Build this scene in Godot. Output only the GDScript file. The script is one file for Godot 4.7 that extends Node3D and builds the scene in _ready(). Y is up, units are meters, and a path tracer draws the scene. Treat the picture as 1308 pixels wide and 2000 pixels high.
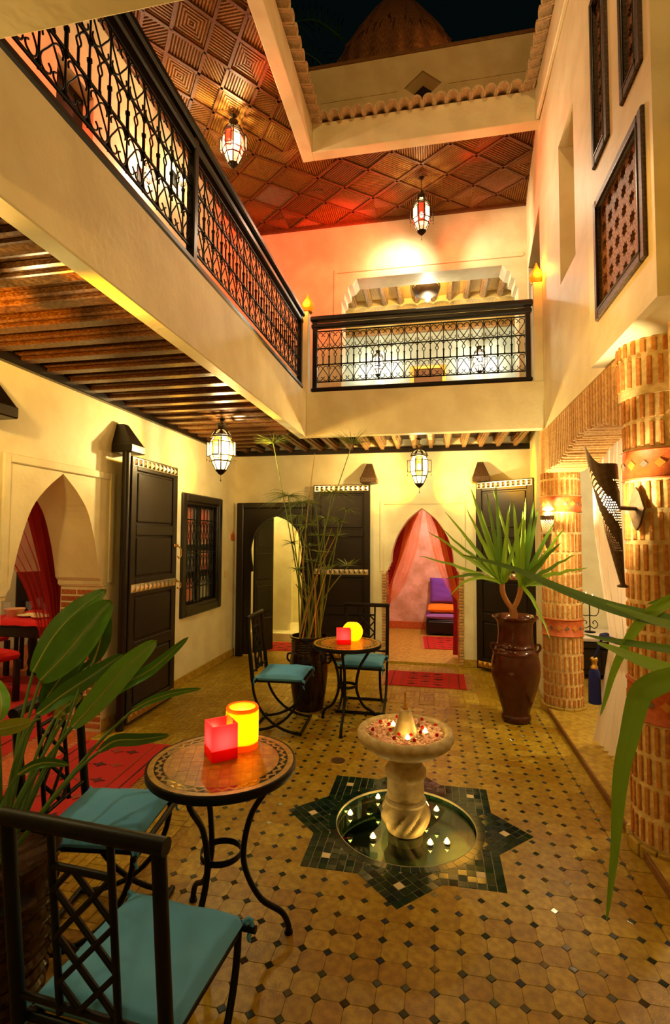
extends Node3D

class Geo:
	var v := PackedVector3Array()
	var n := PackedVector3Array()
	var xf := Transform3D()

	func tri3(a: Vector3, b: Vector3, c: Vector3, na: Vector3, nb: Vector3, nc: Vector3) -> void:
		v.append(xf * a); v.append(xf * c); v.append(xf * b)
		n.append((xf.basis * na).normalized()); n.append((xf.basis * nc).normalized()); n.append((xf.basis * nb).normalized())

	func flat(a: Vector3, b: Vector3, c: Vector3) -> void:
		var m := (b - a).cross(c - a)
		if m.length_squared() < 1e-16:
			return
		tri3(a, b, c, m, m, m)

	func flato(a: Vector3, b: Vector3, c: Vector3, o: Vector3) -> void:
		if (b - a).cross(c - a).dot(o) < 0.0:
			flat(a, c, b)
		else:
			flat(a, b, c)

	func quado(a: Vector3, b: Vector3, c: Vector3, d: Vector3, o: Vector3) -> void:
		if (b - a).cross(d - a).dot(o) < 0.0:
			flat(a, d, c); flat(a, c, b)
		else:
			flat(a, b, c); flat(a, c, d)

	func box(c: Vector3, s: Vector3, b := 0.0) -> void:
		var h := s * 0.5
		b = minf(b, minf(h.x, minf(h.y, h.z)) * 0.9)
		for ax in 3:
			var u := (ax + 1) % 3
			var w := (ax + 2) % 3
			for sg in [-1.0, 1.0]:
				var p: Array[Vector3] = []
				for k in [[-1, -1], [1, -1], [1, 1], [-1, 1]]:
					var q := Vector3()
					q[ax] = sg * h[ax]; q[u] = k[0] * (h[u] - b); q[w] = k[1] * (h[w] - b)
					p.append(c + q)
				var o := Vector3(); o[ax] = sg
				quado(p[0], p[1], p[2], p[3], o)
				if b > 0.0:
					for s2 in [-1.0, 1.0]:  # the edge between face ax and face u
						var e: Array[Vector3] = []
						for t in [-1.0, 1.0]:
							var q1 := Vector3(); q1[ax] = sg * h[ax]; q1[u] = s2 * (h[u] - b); q1[w] = t * (h[w] - b)
							var q2 := Vector3(); q2[ax] = sg * (h[ax] - b); q2[u] = s2 * h[u]; q2[w] = t * (h[w] - b)
							e.append(c + q1); e.append(c + q2)
						var oo := Vector3(); oo[ax] = sg; oo[u] = s2
						quado(e[0], e[1], e[3], e[2], oo)
		if b > 0.0:
			for x in [-1.0, 1.0]:
				for y in [-1.0, 1.0]:
					for z in [-1.0, 1.0]:
						var g := Vector3(x, y, z)
						flato(c + g * Vector3(h.x, h.y - b, h.z - b), c + g * Vector3(h.x - b, h.y, h.z - b), c + g * Vector3(h.x - b, h.y - b, h.z), g)

	func span(a: Vector3, b: Vector3, bev := 0.0) -> void:
		box((a + b) * 0.5, (b - a).abs(), bev)

	func tube(p: Array, r, sides := 6, cap := true) -> void:
		var k := p.size()
		if k < 2:
			return
		var t0: Vector3 = (p[1] - p[0]).normalized()
		var u := t0.cross(Vector3.UP if absf(t0.y) < 0.9 else Vector3.RIGHT).normalized()
		var rings := []
		var norms := []
		for i in k:
			var t: Vector3 = ((p[mini(i + 1, k - 1)] - p[maxi(i - 1, 0)]) as Vector3).normalized()
			u = (u - t * u.dot(t)).normalized()
			var w := t.cross(u)
			var ring: Array[Vector3] = []
			var nn: Array[Vector3] = []
			var rr: float = r[i] if r is Array else r
			for s in sides:
				var a := TAU * s / sides
				var d := u * cos(a) + w * sin(a)
				ring.append(p[i] + d * rr); nn.append(d)
			rings.append(ring); norms.append(nn)
		for i in k - 1:
			for s in sides:
				var q := (s + 1) % sides
				tri3(rings[i][s], rings[i][q], rings[i + 1][q], norms[i][s], norms[i][q], norms[i + 1][q])
				tri3(rings[i][s], rings[i + 1][q], rings[i + 1][s], norms[i][s], norms[i + 1][q], norms[i + 1][s])
		if cap:
			for s in range(1, sides - 1):
				flato(rings[0][0], rings[0][s], rings[0][s + 1], -t0)
				flato(rings[k - 1][0], rings[k - 1][s], rings[k - 1][s + 1], p[k - 1] - p[k - 2])

	# profile: (radius, height) from bottom to top on the outside
	func lathe(p: Array, seg := 24, crease := 0.7, a0 := 0.0, a1 := TAU, rf = null) -> void:
		var sn: Array[Vector2] = []
		for i in p.size() - 1:
			var d: Vector2 = p[i + 1] - p[i]
			sn.append(Vector2(d.y, -d.x).normalized())
		for i in p.size() - 1:
			var nl := sn[i]
			var nh := sn[i]
			if i > 0 and sn[i].dot(sn[i - 1]) > crease:
				nl = (sn[i] + sn[i - 1]).normalized()
			if i < p.size() - 2 and sn[i].dot(sn[i + 1]) > crease:
				nh = (sn[i] + sn[i + 1]).normalized()
			for s in seg:
				var t0 := lerpf(a0, a1, float(s) / seg)
				var t1 := lerpf(a0, a1, float(s + 1) / seg)
				var pts: Array[Vector3] = []
				var ns: Array[Vector3] = []
				for q in [[p[i], t0, nl], [p[i], t1, nl], [p[i + 1], t1, nh], [p[i + 1], t0, nh]]:
					var rr: float = q[0].x
					if rf != null:
						rr = rf.call(q[0].x, q[0].y, q[1])
					pts.append(Vector3(cos(q[1]) * rr, q[0].y, sin(q[1]) * rr))
					var bn := Vector3(cos(q[1]) * q[2].x, q[2].y, sin(q[1]) * q[2].x)
					if rf != null:   # the outline swells round the axis: take the slope of the real surface
						var a2: float = q[1] + 0.012
						var a3: float = q[1] - 0.012
						var r2: float = rf.call(q[0].x, q[0].y, a2)
						var r3: float = rf.call(q[0].x, q[0].y, a3)
						var da := Vector3(cos(a2) * r2 - cos(a3) * r3, 0, sin(a2) * r2 - sin(a3) * r3)
						var tg := Vector2(-q[2].y, q[2].x)
						var e: Vector2 = q[0] + tg * 0.004
						var f: Vector2 = q[0] - tg * 0.004
						var r4: float = rf.call(e.x, e.y, q[1])
						var r5: float = rf.call(f.x, f.y, q[1])
						var dt := Vector3(cos(q[1]) * (r4 - r5), e.y - f.y, sin(q[1]) * (r4 - r5))
						var cn := da.cross(dt)
						if cn.length_squared() > 1e-14:
							bn = cn * signf(cn.dot(bn)) if absf(cn.dot(bn)) > 0.0 else bn
					ns.append(bn)
				var o := ns[0] + ns[1] + ns[2] + ns[3]
				for tr in [[0, 1, 2], [0, 2, 3]]:
					var g := (pts[tr[1]] - pts[tr[0]]).cross(pts[tr[2]] - pts[tr[0]])
					if g.length_squared() < 1e-18:
						continue
					if g.dot(o) < 0.0:
						tri3(pts[tr[0]], pts[tr[2]], pts[tr[1]], ns[tr[0]], ns[tr[2]], ns[tr[1]])
					else:
						tri3(pts[tr[0]], pts[tr[1]], pts[tr[2]], ns[tr[0]], ns[tr[1]], ns[tr[2]])

	# a flat outline at o + x*u + y*w, given depth d
	func prism(poly: PackedVector2Array, o: Vector3, u: Vector3, w: Vector3, d: Vector3) -> void:
		var area := 0.0
		for i in poly.size():
			var q := poly[(i + 1) % poly.size()]
			area += poly[i].x * q.y - q.x * poly[i].y
		var ids := Geometry2D.triangulate_polygon(poly)
		for i in range(0, ids.size(), 3):
			var a := o + u * poly[ids[i]].x + w * poly[ids[i]].y
			var b := o + u * poly[ids[i + 1]].x + w * poly[ids[i + 1]].y
			var c := o + u * poly[ids[i + 2]].x + w * poly[ids[i + 2]].y
			flato(a, b, c, -d)
			flato(a + d, b + d, c + d, d)
		for i in poly.size():
			var p := poly[i]
			var q := poly[(i + 1) % poly.size()]
			var e := (q - p)
			var nn := Vector2(e.y, -e.x) * signf(area)
			var a := o + u * p.x + w * p.y
			var b := o + u * q.x + w * q.y
			quado(a, b, b + d, a + d, u * nn.x + w * nn.y)

	# a smooth sheet through f(u, v)
	func sheet(f: Callable, nu: int, nv: int, flip := false) -> void:
		var p := []
		for i in nu + 1:
			var row: Array[Vector3] = []
			for j in nv + 1:
				row.append(f.call(float(i) / nu, float(j) / nv))
			p.append(row)
		var ns := []
		for i in nu + 1:
			var row: Array[Vector3] = []
			for j in nv + 1:
				var du: Vector3 = p[mini(i + 1, nu)][j] - p[maxi(i - 1, 0)][j]
				var dv: Vector3 = p[i][mini(j + 1, nv)] - p[i][maxi(j - 1, 0)]
				var m := du.cross(dv)
				if m.length_squared() < 1e-20:
					m = Vector3.UP
				row.append((-m if flip else m).normalized())
			ns.append(row)
		for i in nu:
			for j in nv:
				if flip:
					tri3(p[i][j], p[i + 1][j + 1], p[i + 1][j], ns[i][j], ns[i + 1][j + 1], ns[i + 1][j])
					tri3(p[i][j], p[i][j + 1], p[i + 1][j + 1], ns[i][j], ns[i][j + 1], ns[i + 1][j + 1])
				else:
					tri3(p[i][j], p[i + 1][j], p[i + 1][j + 1], ns[i][j], ns[i + 1][j], ns[i + 1][j + 1])
					tri3(p[i][j], p[i + 1][j + 1], p[i][j + 1], ns[i][j], ns[i + 1][j + 1], ns[i][j + 1])

	func ball(c: Vector3, r: Vector3, seg := 10, rings := 6) -> void:
		var keep := xf
		xf = xf * Transform3D(Basis().scaled(Vector3(r.x, r.y, r.z)), c)
		var pr := []
		for i in rings + 1:
			var a := PI * i / rings - PI / 2
			pr.append(Vector2(maxf(cos(a), 0.0), sin(a)))
		lathe(pr, seg, -1.0)
		xf = keep

	func mesh() -> ArrayMesh:
		var a := []
		a.resize(Mesh.ARRAY_MAX)
		a[Mesh.ARRAY_VERTEX] = v
		a[Mesh.ARRAY_NORMAL] = n
		var m := ArrayMesh.new()
		if v.size():
			m.add_surface_from_arrays(Mesh.PRIMITIVE_TRIANGLES, a)
		return m

# --------------------------------------------------------------- helpers
const WL := -2.77     # wall on the left
const WB := -6.83     # wall at the back
const GX := -1.345    # edge of the gallery on the left
const GZ := -5.25     # edge of the gallery at the back
const GN := -0.9      # edge of the gallery overhead
const WR := 1.06      # wall on the right
var M := {}
var used := {}
var rng := RandomNumberGenerator.new()

func V(x: float, y: float, z: float) -> Vector3:
	return Vector3(x, y, z)

func numbered(called: String) -> String:
	if not used.has(called):
		used[called] = 0
		return called
	used[called] += 1
	return "%s_%03d" % [called, used[called]]

func tag(o: Node, label: String, category := "", group := "", kind := "") -> void:
	if label: o.set_meta("label", label)
	if category: o.set_meta("category", category)
	if group: o.set_meta("group", group)
	if kind: o.set_meta("kind", kind)

func thing(called: String, label: String, category: String, at := Vector3.ZERO, turn := 0.0, group := "", kind := "") -> Node3D:
	var o := Node3D.new()
	o.name = numbered(called)
	add_child(o)
	o.position = at
	o.rotation.y = turn
	tag(o, label, category, group, kind)
	return o

func obj(called: String, g, m: Material, parent: Node = null, at := Transform3D()) -> MeshInstance3D:
	var o := MeshInstance3D.new()
	o.mesh = g.mesh() if g is Geo else g
	o.material_override = m
	o.transform = at
	if parent == null:
		o.name = numbered(called)
		add_child(o)
	else:
		var key := str(parent.get_instance_id()) + called
		used[key] = used.get(key, -1) + 1
		o.name = called if used[key] == 0 else "%s_%03d" % [called, used[key]]
		parent.add_child(o, true)
	return o

func dup(o: Node3D, called: String, label: String, at: Transform3D) -> Node3D:
	var r: Node3D = o.duplicate()
	r.name = numbered(called)
	add_child(r)
	r.transform = at
	r.set_meta("label", label)
	return r

func cr(p: Array, per := 6) -> Array:   # a smooth curve through the points
	var out := []
	for i in p.size() - 1:
		var a = p[maxi(i - 1, 0)]
		var b = p[i]
		var c = p[i + 1]
		var d = p[mini(i + 2, p.size() - 1)]
		for k in per:
			var t := float(k) / per
			out.append(0.5 * (2.0 * b + (c - a) * t + (2.0 * a - 5.0 * b + 4.0 * c - d) * t * t + (3.0 * b - a - 3.0 * c + d) * t * t * t))
	out.append(p[-1])
	return out

func clip(poly: PackedVector2Array, nn: Vector2, d: float) -> PackedVector2Array:   # the part where nn.p <= d
	var out := PackedVector2Array()
	for i in poly.size():
		var a := poly[i]
		var b := poly[(i + 1) % poly.size()]
		var da := a.dot(nn) - d
		var db := b.dot(nn) - d
		if da <= 0.0:
			out.append(a)
		if (da < 0.0 and db > 0.0) or (da > 0.0 and db < 0.0):
			out.append(a.lerp(b, da / (da - db)))
	return out

func omni(at: Vector3, c: Color, e: float, size := 0.03, parent: Node = null) -> OmniLight3D:
	var l := OmniLight3D.new()
	l.light_color = c
	l.light_energy = e
	l.light_size = size
	l.omni_range = 14.0
	l.omni_attenuation = 2.0
	l.shadow_enabled = true
	(parent if parent else self).add_child(l, true)
	l.position = at
	return l

func spot(at: Vector3, to: Vector3, c: Color, e: float, ang: float, parent: Node = null, size := 0.03) -> SpotLight3D:
	var l := SpotLight3D.new()
	l.light_color = c
	l.light_energy = e
	l.light_size = size
	l.spot_range = 14.0
	l.spot_attenuation = 2.0
	l.spot_angle = ang
	l.spot_angle_attenuation = 0.9
	l.shadow_enabled = true
	(parent if parent else self).add_child(l, true)
	var d := (to - at).normalized()
	var x := d.cross(Vector3.UP if absf(d.y) < 0.95 else Vector3.RIGHT).normalized()
	l.transform = Transform3D(Basis(x, x.cross(d), -d), at)
	return l

# --------------------------------------------------------------- materials
func ramp(a: Color, b: Color, p := 0.0, q := 1.0) -> Gradient:
	var g := Gradient.new()
	g.set_color(0, a); g.set_offset(0, p)
	g.set_color(1, b); g.set_offset(1, q)
	return g

func ntex(freq: float, g: Gradient, sd: int, normal := false, size := 512, oct := 4) -> NoiseTexture2D:
	var f := FastNoiseLite.new()
	f.seed = sd
	f.noise_type = FastNoiseLite.TYPE_SIMPLEX_SMOOTH
	f.frequency = freq
	f.fractal_octaves = oct
	var t := NoiseTexture2D.new()
	t.width = size; t.height = size
	t.seamless = true
	t.noise = f
	if normal:
		t.as_normal_map = true
		t.bump_strength = 4.0
	elif g:
		t.color_ramp = g
	return t

func mat(c: Color, rough := 0.6, metal := 0.0) -> StandardMaterial3D:
	var m := StandardMaterial3D.new()
	m.albedo_color = c
	m.roughness = rough
	m.metallic = metal
	m.metallic_specular = 0.42
	m.cull_mode = BaseMaterial3D.CULL_DISABLED
	return m

func tex(m: StandardMaterial3D, t: Texture2D, scale: Vector3, nt: Texture2D = null, ns := 0.5, world := true) -> StandardMaterial3D:
	m.albedo_texture = t
	m.uv1_triplanar = true
	m.uv1_world_triplanar = world
	m.uv1_scale = scale
	if nt:
		m.normal_enabled = true
		m.normal_texture = nt
		m.normal_scale = ns
	return m

func glow(c: Color, e: float, base := Color(0.8, 0.8, 0.8)) -> StandardMaterial3D:
	var m := mat(base, 0.5)
	m.emission_enabled = true
	m.emission = c
	m.emission_energy_multiplier = e
	return m

func pane(c: Color, alpha: float, back: Color) -> StandardMaterial3D:
	var m := mat(Color(c.r, c.g, c.b, alpha), 0.12)
	m.transparency = BaseMaterial3D.TRANSPARENCY_ALPHA
	m.backlight_enabled = true
	m.backlight = back
	return m

func cloth(c: Color, back := 0.0) -> StandardMaterial3D:
	var m := mat(c, 0.9)
	m.rim_enabled = true
	m.rim = 0.3
	m.rim_tint = 0.8
	if back > 0.0:
		m.backlight_enabled = true
		m.backlight = c * back
	return m

func materials() -> void:
	var W := Color.WHITE
	var soft := ntex(0.006, ramp(Color(0.95, 0.94, 0.92), W, 0.25, 0.75), 3)
	var patch := ntex(0.011, ramp(Color(0.84, 0.80, 0.72), W, 0.2, 0.75), 11)
	var blotch := ntex(0.02, ramp(Color(0.78, 0.69, 0.60), W, 0.2, 0.8), 17)
	var fine := ntex(0.05, null, 5, true)
	var rough := ntex(0.09, null, 9, true)
	var grain := ntex(0.02, ramp(Color(0.55, 0.45, 0.38), W, 0.2, 0.8), 21)
	var weave := ntex(0.16, ramp(Color(0.86, 0.86, 0.86), W, 0.2, 0.8), 31)
	var weave_n := ntex(0.16, null, 33, true)
	M.plaster = tex(mat(Color(0.90, 0.87, 0.71), 0.5), soft, Vector3.ONE * 0.7, fine, 0.10)
	M.plaster_dim = tex(mat(Color(0.86, 0.78, 0.60), 0.6), patch, Vector3.ONE * 0.8, fine, 0.2)
	M.plaster_pink = tex(mat(Color(0.87, 0.70, 0.62), 0.7), patch, Vector3.ONE * 0.45, fine, 0.2)
	M.plaster_grey = tex(mat(Color(0.76, 0.81, 0.76), 0.6), soft, Vector3.ONE * 0.7, fine, 0.25)
	M.parapet = tex(mat(Color(0.84, 0.75, 0.55), 0.65), soft, Vector3.ONE * 0.9, fine, 0.15)
	M.roof_clay = tex(mat(Color(0.80, 0.72, 0.57), 0.7), patch, Vector3.ONE * 6.0, rough, 0.5)
	M.kerb = tex(mat(Color(0.50, 0.34, 0.15), 0.5), patch, Vector3.ONE * 4.0)
	M.stone = tex(mat(Color(0.74, 0.67, 0.46), 0.6), patch, Vector3.ONE * 2.5, rough, 0.5)
	M.mortar = tex(mat(Color(0.90, 0.79, 0.53), 0.85), patch, Vector3.ONE * 3.0, rough, 1.0)
	M.brick = []
	for c in [Color(0.80, 0.55, 0.25), Color(0.77, 0.51, 0.22), Color(0.83, 0.59, 0.29), Color(0.79, 0.55, 0.26), Color(0.75, 0.48, 0.20)]:
		M.brick.append(tex(mat(c, 0.85), patch, Vector3.ONE * 5.0, rough, 1.0))
	M.arch_brick = []
	for c in [Color(0.82, 0.66, 0.42), Color(0.78, 0.60, 0.36), Color(0.86, 0.70, 0.46)]:
		M.arch_brick.append(tex(mat(c, 0.85), patch, Vector3.ONE * 5.0, rough, 1.0))
	M.red_brick = []
	for c in [Color(0.72, 0.40, 0.22), Color(0.64, 0.34, 0.19), Color(0.76, 0.46, 0.27)]:
		M.red_brick.append(tex(mat(c, 0.85), patch, Vector3.ONE * 5.0, rough, 1.0))
	M.terracotta = tex(mat(Color(0.76, 0.38, 0.16), 0.5), patch, Vector3.ONE * 4.0, fine, 0.4)
	M.inlay_blue = mat(Color(0.42, 0.39, 0.33), 0.45)
	M.inlay_yellow = mat(Color(0.76, 0.50, 0.17), 0.5)
	M.tile = []
	for c in [Color(0.66, 0.55, 0.13), Color(0.63, 0.52, 0.11), Color(0.68, 0.57, 0.15), Color(0.64, 0.51, 0.10), Color(0.70, 0.59, 0.18), Color(0.62, 0.49, 0.09)]:
		M.tile.append(tex(mat(c, 0.34), patch, Vector3.ONE * 3.3, fine, 0.3))
	M.grout = tex(mat(Color(0.58, 0.46, 0.17), 0.8), patch, Vector3.ONE * 4.0)
	M.slab = tex(mat(Color(0.72, 0.60, 0.22), 0.4), patch, Vector3.ONE * 2.0, fine, 0.3)
	M.dot = []
	for c in [Color(0.17, 0.20, 0.17), Color(0.21, 0.24, 0.25), Color(0.13, 0.17, 0.13), Color(0.24, 0.20, 0.14), Color(0.20, 0.22, 0.28)]:
		M.dot.append(mat(c, 0.10))
	M.zellige = []
	for c in [Color(0.07, 0.15, 0.10), Color(0.09, 0.19, 0.13), Color(0.06, 0.13, 0.12), Color(0.12, 0.20, 0.12), Color(0.10, 0.17, 0.17)]:
		M.zellige.append(mat(c, 0.10))
	M.zellige_white = mat(Color(0.86, 0.78, 0.60), 0.15)
	M.zellige_grout = mat(Color(0.60, 0.57, 0.42), 0.7)
	M.dark_wood = tex(mat(Color(0.115, 0.085, 0.06), 0.34), grain, Vector3(14, 1.2, 14))
	M.door_wood = tex(mat(Color(0.12, 0.092, 0.062), 0.40), grain, Vector3(12, 1.0, 12))
	M.joist_wood = tex(mat(Color(0.42, 0.27, 0.11), 0.34), grain, Vector3(3, 9, 3))
	M.plank_wood = tex(mat(Color(0.38, 0.21, 0.10), 0.34), grain, Vector3(3, 3, 3))
	M.pale_wood = tex(mat(Color(0.78, 0.64, 0.42), 0.45), grain, Vector3(6, 6, 2))
	M.screen_wood = tex(mat(Color(0.62, 0.45, 0.31), 0.6), grain, Vector3(5, 5, 5))
	M.screen_frame = tex(mat(Color(0.34, 0.27, 0.18), 0.5), grain, Vector3(5, 5, 5))
	M.reed = []
	for c in [Color(0.60, 0.42, 0.13), Color(0.54, 0.37, 0.11), Color(0.64, 0.46, 0.16)]:
		M.reed.append(tex(mat(c, 0.42), grain, Vector3(9, 9, 9)))
	M.batten = tex(mat(Color(0.48, 0.30, 0.11), 0.4), grain, Vector3(6, 6, 6))
	M.iron = mat(Color(0.045, 0.05, 0.042), 0.42, 0.0)
	M.iron.metallic_specular = 0.3
	M.rail_paint = mat(Color(0.075, 0.05, 0.04), 0.3)
	M.lamp_metal = mat(Color(0.20, 0.16, 0.10), 0.45, 0.7)
	M.bronze = tex(mat(Color(0.36, 0.28, 0.19), 0.45, 0.25), patch, Vector3.ONE * 6.0)
	M.silver = mat(Color(0.96, 0.93, 0.85), 0.22, 1.0)
	M.brass = mat(Color(0.76, 0.60, 0.28), 0.38, 1.0)
	M.tin = mat(Color(0.80, 0.80, 0.80), 0.3, 1.0)
	M.glazed = tex(mat(Color(0.30, 0.14, 0.07), 0.13), blotch, Vector3.ONE * 0.8)
	M.glazed_dark = tex(mat(Color(0.17, 0.09, 0.045), 0.13), blotch, Vector3.ONE * 1.5)
	M.soil = tex(mat(Color(0.30, 0.21, 0.13), 0.95), blotch, Vector3.ONE * 8.0, rough, 1.5)
	M.teal = tex(cloth(Color(0.38, 0.69, 0.93)), weave, Vector3.ONE * 9.0, weave_n, 0.35)
	M.teal_dark = cloth(Color(0.34, 0.63, 0.85))
	M.red_cloth = cloth(Color(0.80, 0.10, 0.05), 0.7)
	M.sheer_red = pane(Color(0.66, 0.08, 0.03), 0.55, Color(0.5, 0.07, 0.03)); M.sheer_red.roughness = 0.8
	M.sheer_dark = cloth(Color(0.55, 0.07, 0.05), 0.6)
	M.sheer_orange = pane(Color(0.98, 0.50, 0.18), 0.5, Color(0.8, 0.40, 0.14)); M.sheer_orange.roughness = 0.8
	M.sheer_pink = pane(Color(0.90, 0.45, 0.30), 0.35, Color(0.8, 0.4, 0.25)); M.sheer_pink.roughness = 0.8
	M.orange_cloth = cloth(Color(0.86, 0.36, 0.12), 0.5)
	M.cream_cloth = cloth(Color(0.96, 0.91, 0.84), 0.4)
	M.navy = cloth(Color(0.10, 0.12, 0.36))
	M.purple = cloth(Color(0.42, 0.24, 0.66))
	M.mattress = cloth(Color(0.55, 0.36, 0.66))
	M.saffron = cloth(Color(0.92, 0.50, 0.06))
	M.rug = tex(cloth(Color(0.72, 0.11, 0.06)), weave, Vector3.ONE * 6.0, weave_n, 0.6)
	M.rug_dark = cloth(Color(0.30, 0.10, 0.08))
	M.rug_mid = cloth(Color(0.52, 0.20, 0.11))
	M.rug_pale = cloth(Color(0.80, 0.58, 0.40))
	M.bark = tex(mat(Color(0.66, 0.46, 0.24), 0.85), blotch, Vector3.ONE * 14.0, rough, 1.2)
	M.leaf = []
	for c in [Color(0.31, 0.52, 0.13), Color(0.40, 0.61, 0.16), Color(0.24, 0.42, 0.11)]:
		var l := tex(mat(c, 0.38), soft, Vector3.ONE * 4.0)
		l.backlight_enabled = true
		l.backlight = c * 0.6
		M.leaf.append(l)
	M.leaf_yellow = mat(Color(0.46, 0.50, 0.10), 0.4)
	M.leaf_yellow.backlight_enabled = true
	M.leaf_yellow.backlight = Color(0.35, 0.35, 0.05)
	M.yucca = []
	for c in [Color(0.42, 0.56, 0.12), Color(0.48, 0.62, 0.14), Color(0.30, 0.44, 0.10)]:
		var l := mat(c, 0.42)
		l.backlight_enabled = true
		l.backlight = c * 0.6
		M.yucca.append(l)
	M.midrib = mat(Color(0.58, 0.62, 0.26), 0.5)
	M.stem = mat(Color(0.28, 0.42, 0.12), 0.5)
	M.papyrus = mat(Color(0.40, 0.46, 0.16), 0.6)
	M.papyrus_dry = mat(Color(0.62, 0.50, 0.24), 0.7)
	M.thatch = tex(mat(Color(0.62, 0.42, 0.22), 0.9), grain, Vector3(9, 1.5, 9))
	M.white_glass = pane(Color(1, 0.97, 0.9), 0.10, Color(0.32, 0.31, 0.28))
	M.amber_glass = pane(Color(1, 0.70, 0.10), 0.45, Color(0.55, 0.36, 0.03))
	M.red_glass = pane(Color(0.9, 0.10, 0.04), 0.55, Color(0.55, 0.07, 0.03))
	M.clear_glass = pane(Color(0.9, 0.95, 0.95), 0.06, Color.BLACK); M.clear_glass.backlight_enabled = false; M.clear_glass.roughness = 0.05
	M.bulb = glow(Color(1.0, 0.92, 0.76), 16.0)
	M.flame = glow(Color(1.0, 0.80, 0.42), 26.0)
	M.orange_lamp = glow(Color(1.0, 0.45, 0.04), 1.35, Color(0.9, 0.5, 0.2))
	M.yellow_wax = mat(Color(0.98, 0.72, 0.16), 0.5)
	M.yellow_wax.backlight_enabled = true; M.yellow_wax.backlight = Color(1.0, 0.66, 0.02)
	M.red_wax = mat(Color(0.86, 0.10, 0.13), 0.4)
	M.red_wax.backlight_enabled = true; M.red_wax.backlight = Color(1.0, 0.26, 0.33)
	M.water = mat(Color(0.75, 0.9, 0.8, 0.0), 0.0)
	M.water.transparency = BaseMaterial3D.TRANSPARENCY_ALPHA
	M.water.refraction_enabled = true
	M.water.refraction_scale = 0.033
	M.petal_pink = cloth(Color(0.95, 0.77, 0.66), 0.5)
	M.petal_red = cloth(Color(0.72, 0.05, 0.04), 0.4)
	M.petal_white = cloth(Color(0.92, 0.86, 0.76), 0.4)
	M.black = mat(Color(0.02, 0.02, 0.02), 0.8)
	M.cream_paint = mat(Color(0.86, 0.76, 0.50), 0.55)
	M.painted = tex(mat(Color(0.88, 0.74, 0.42), 0.5), ntex(0.05, ramp(Color(0.45, 0.25, 0.15), W, 0.28, 0.42), 41), Vector3.ONE * 3.0)
	M.picture = mat(Color(0.55, 0.38, 0.22), 0.6)

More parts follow.
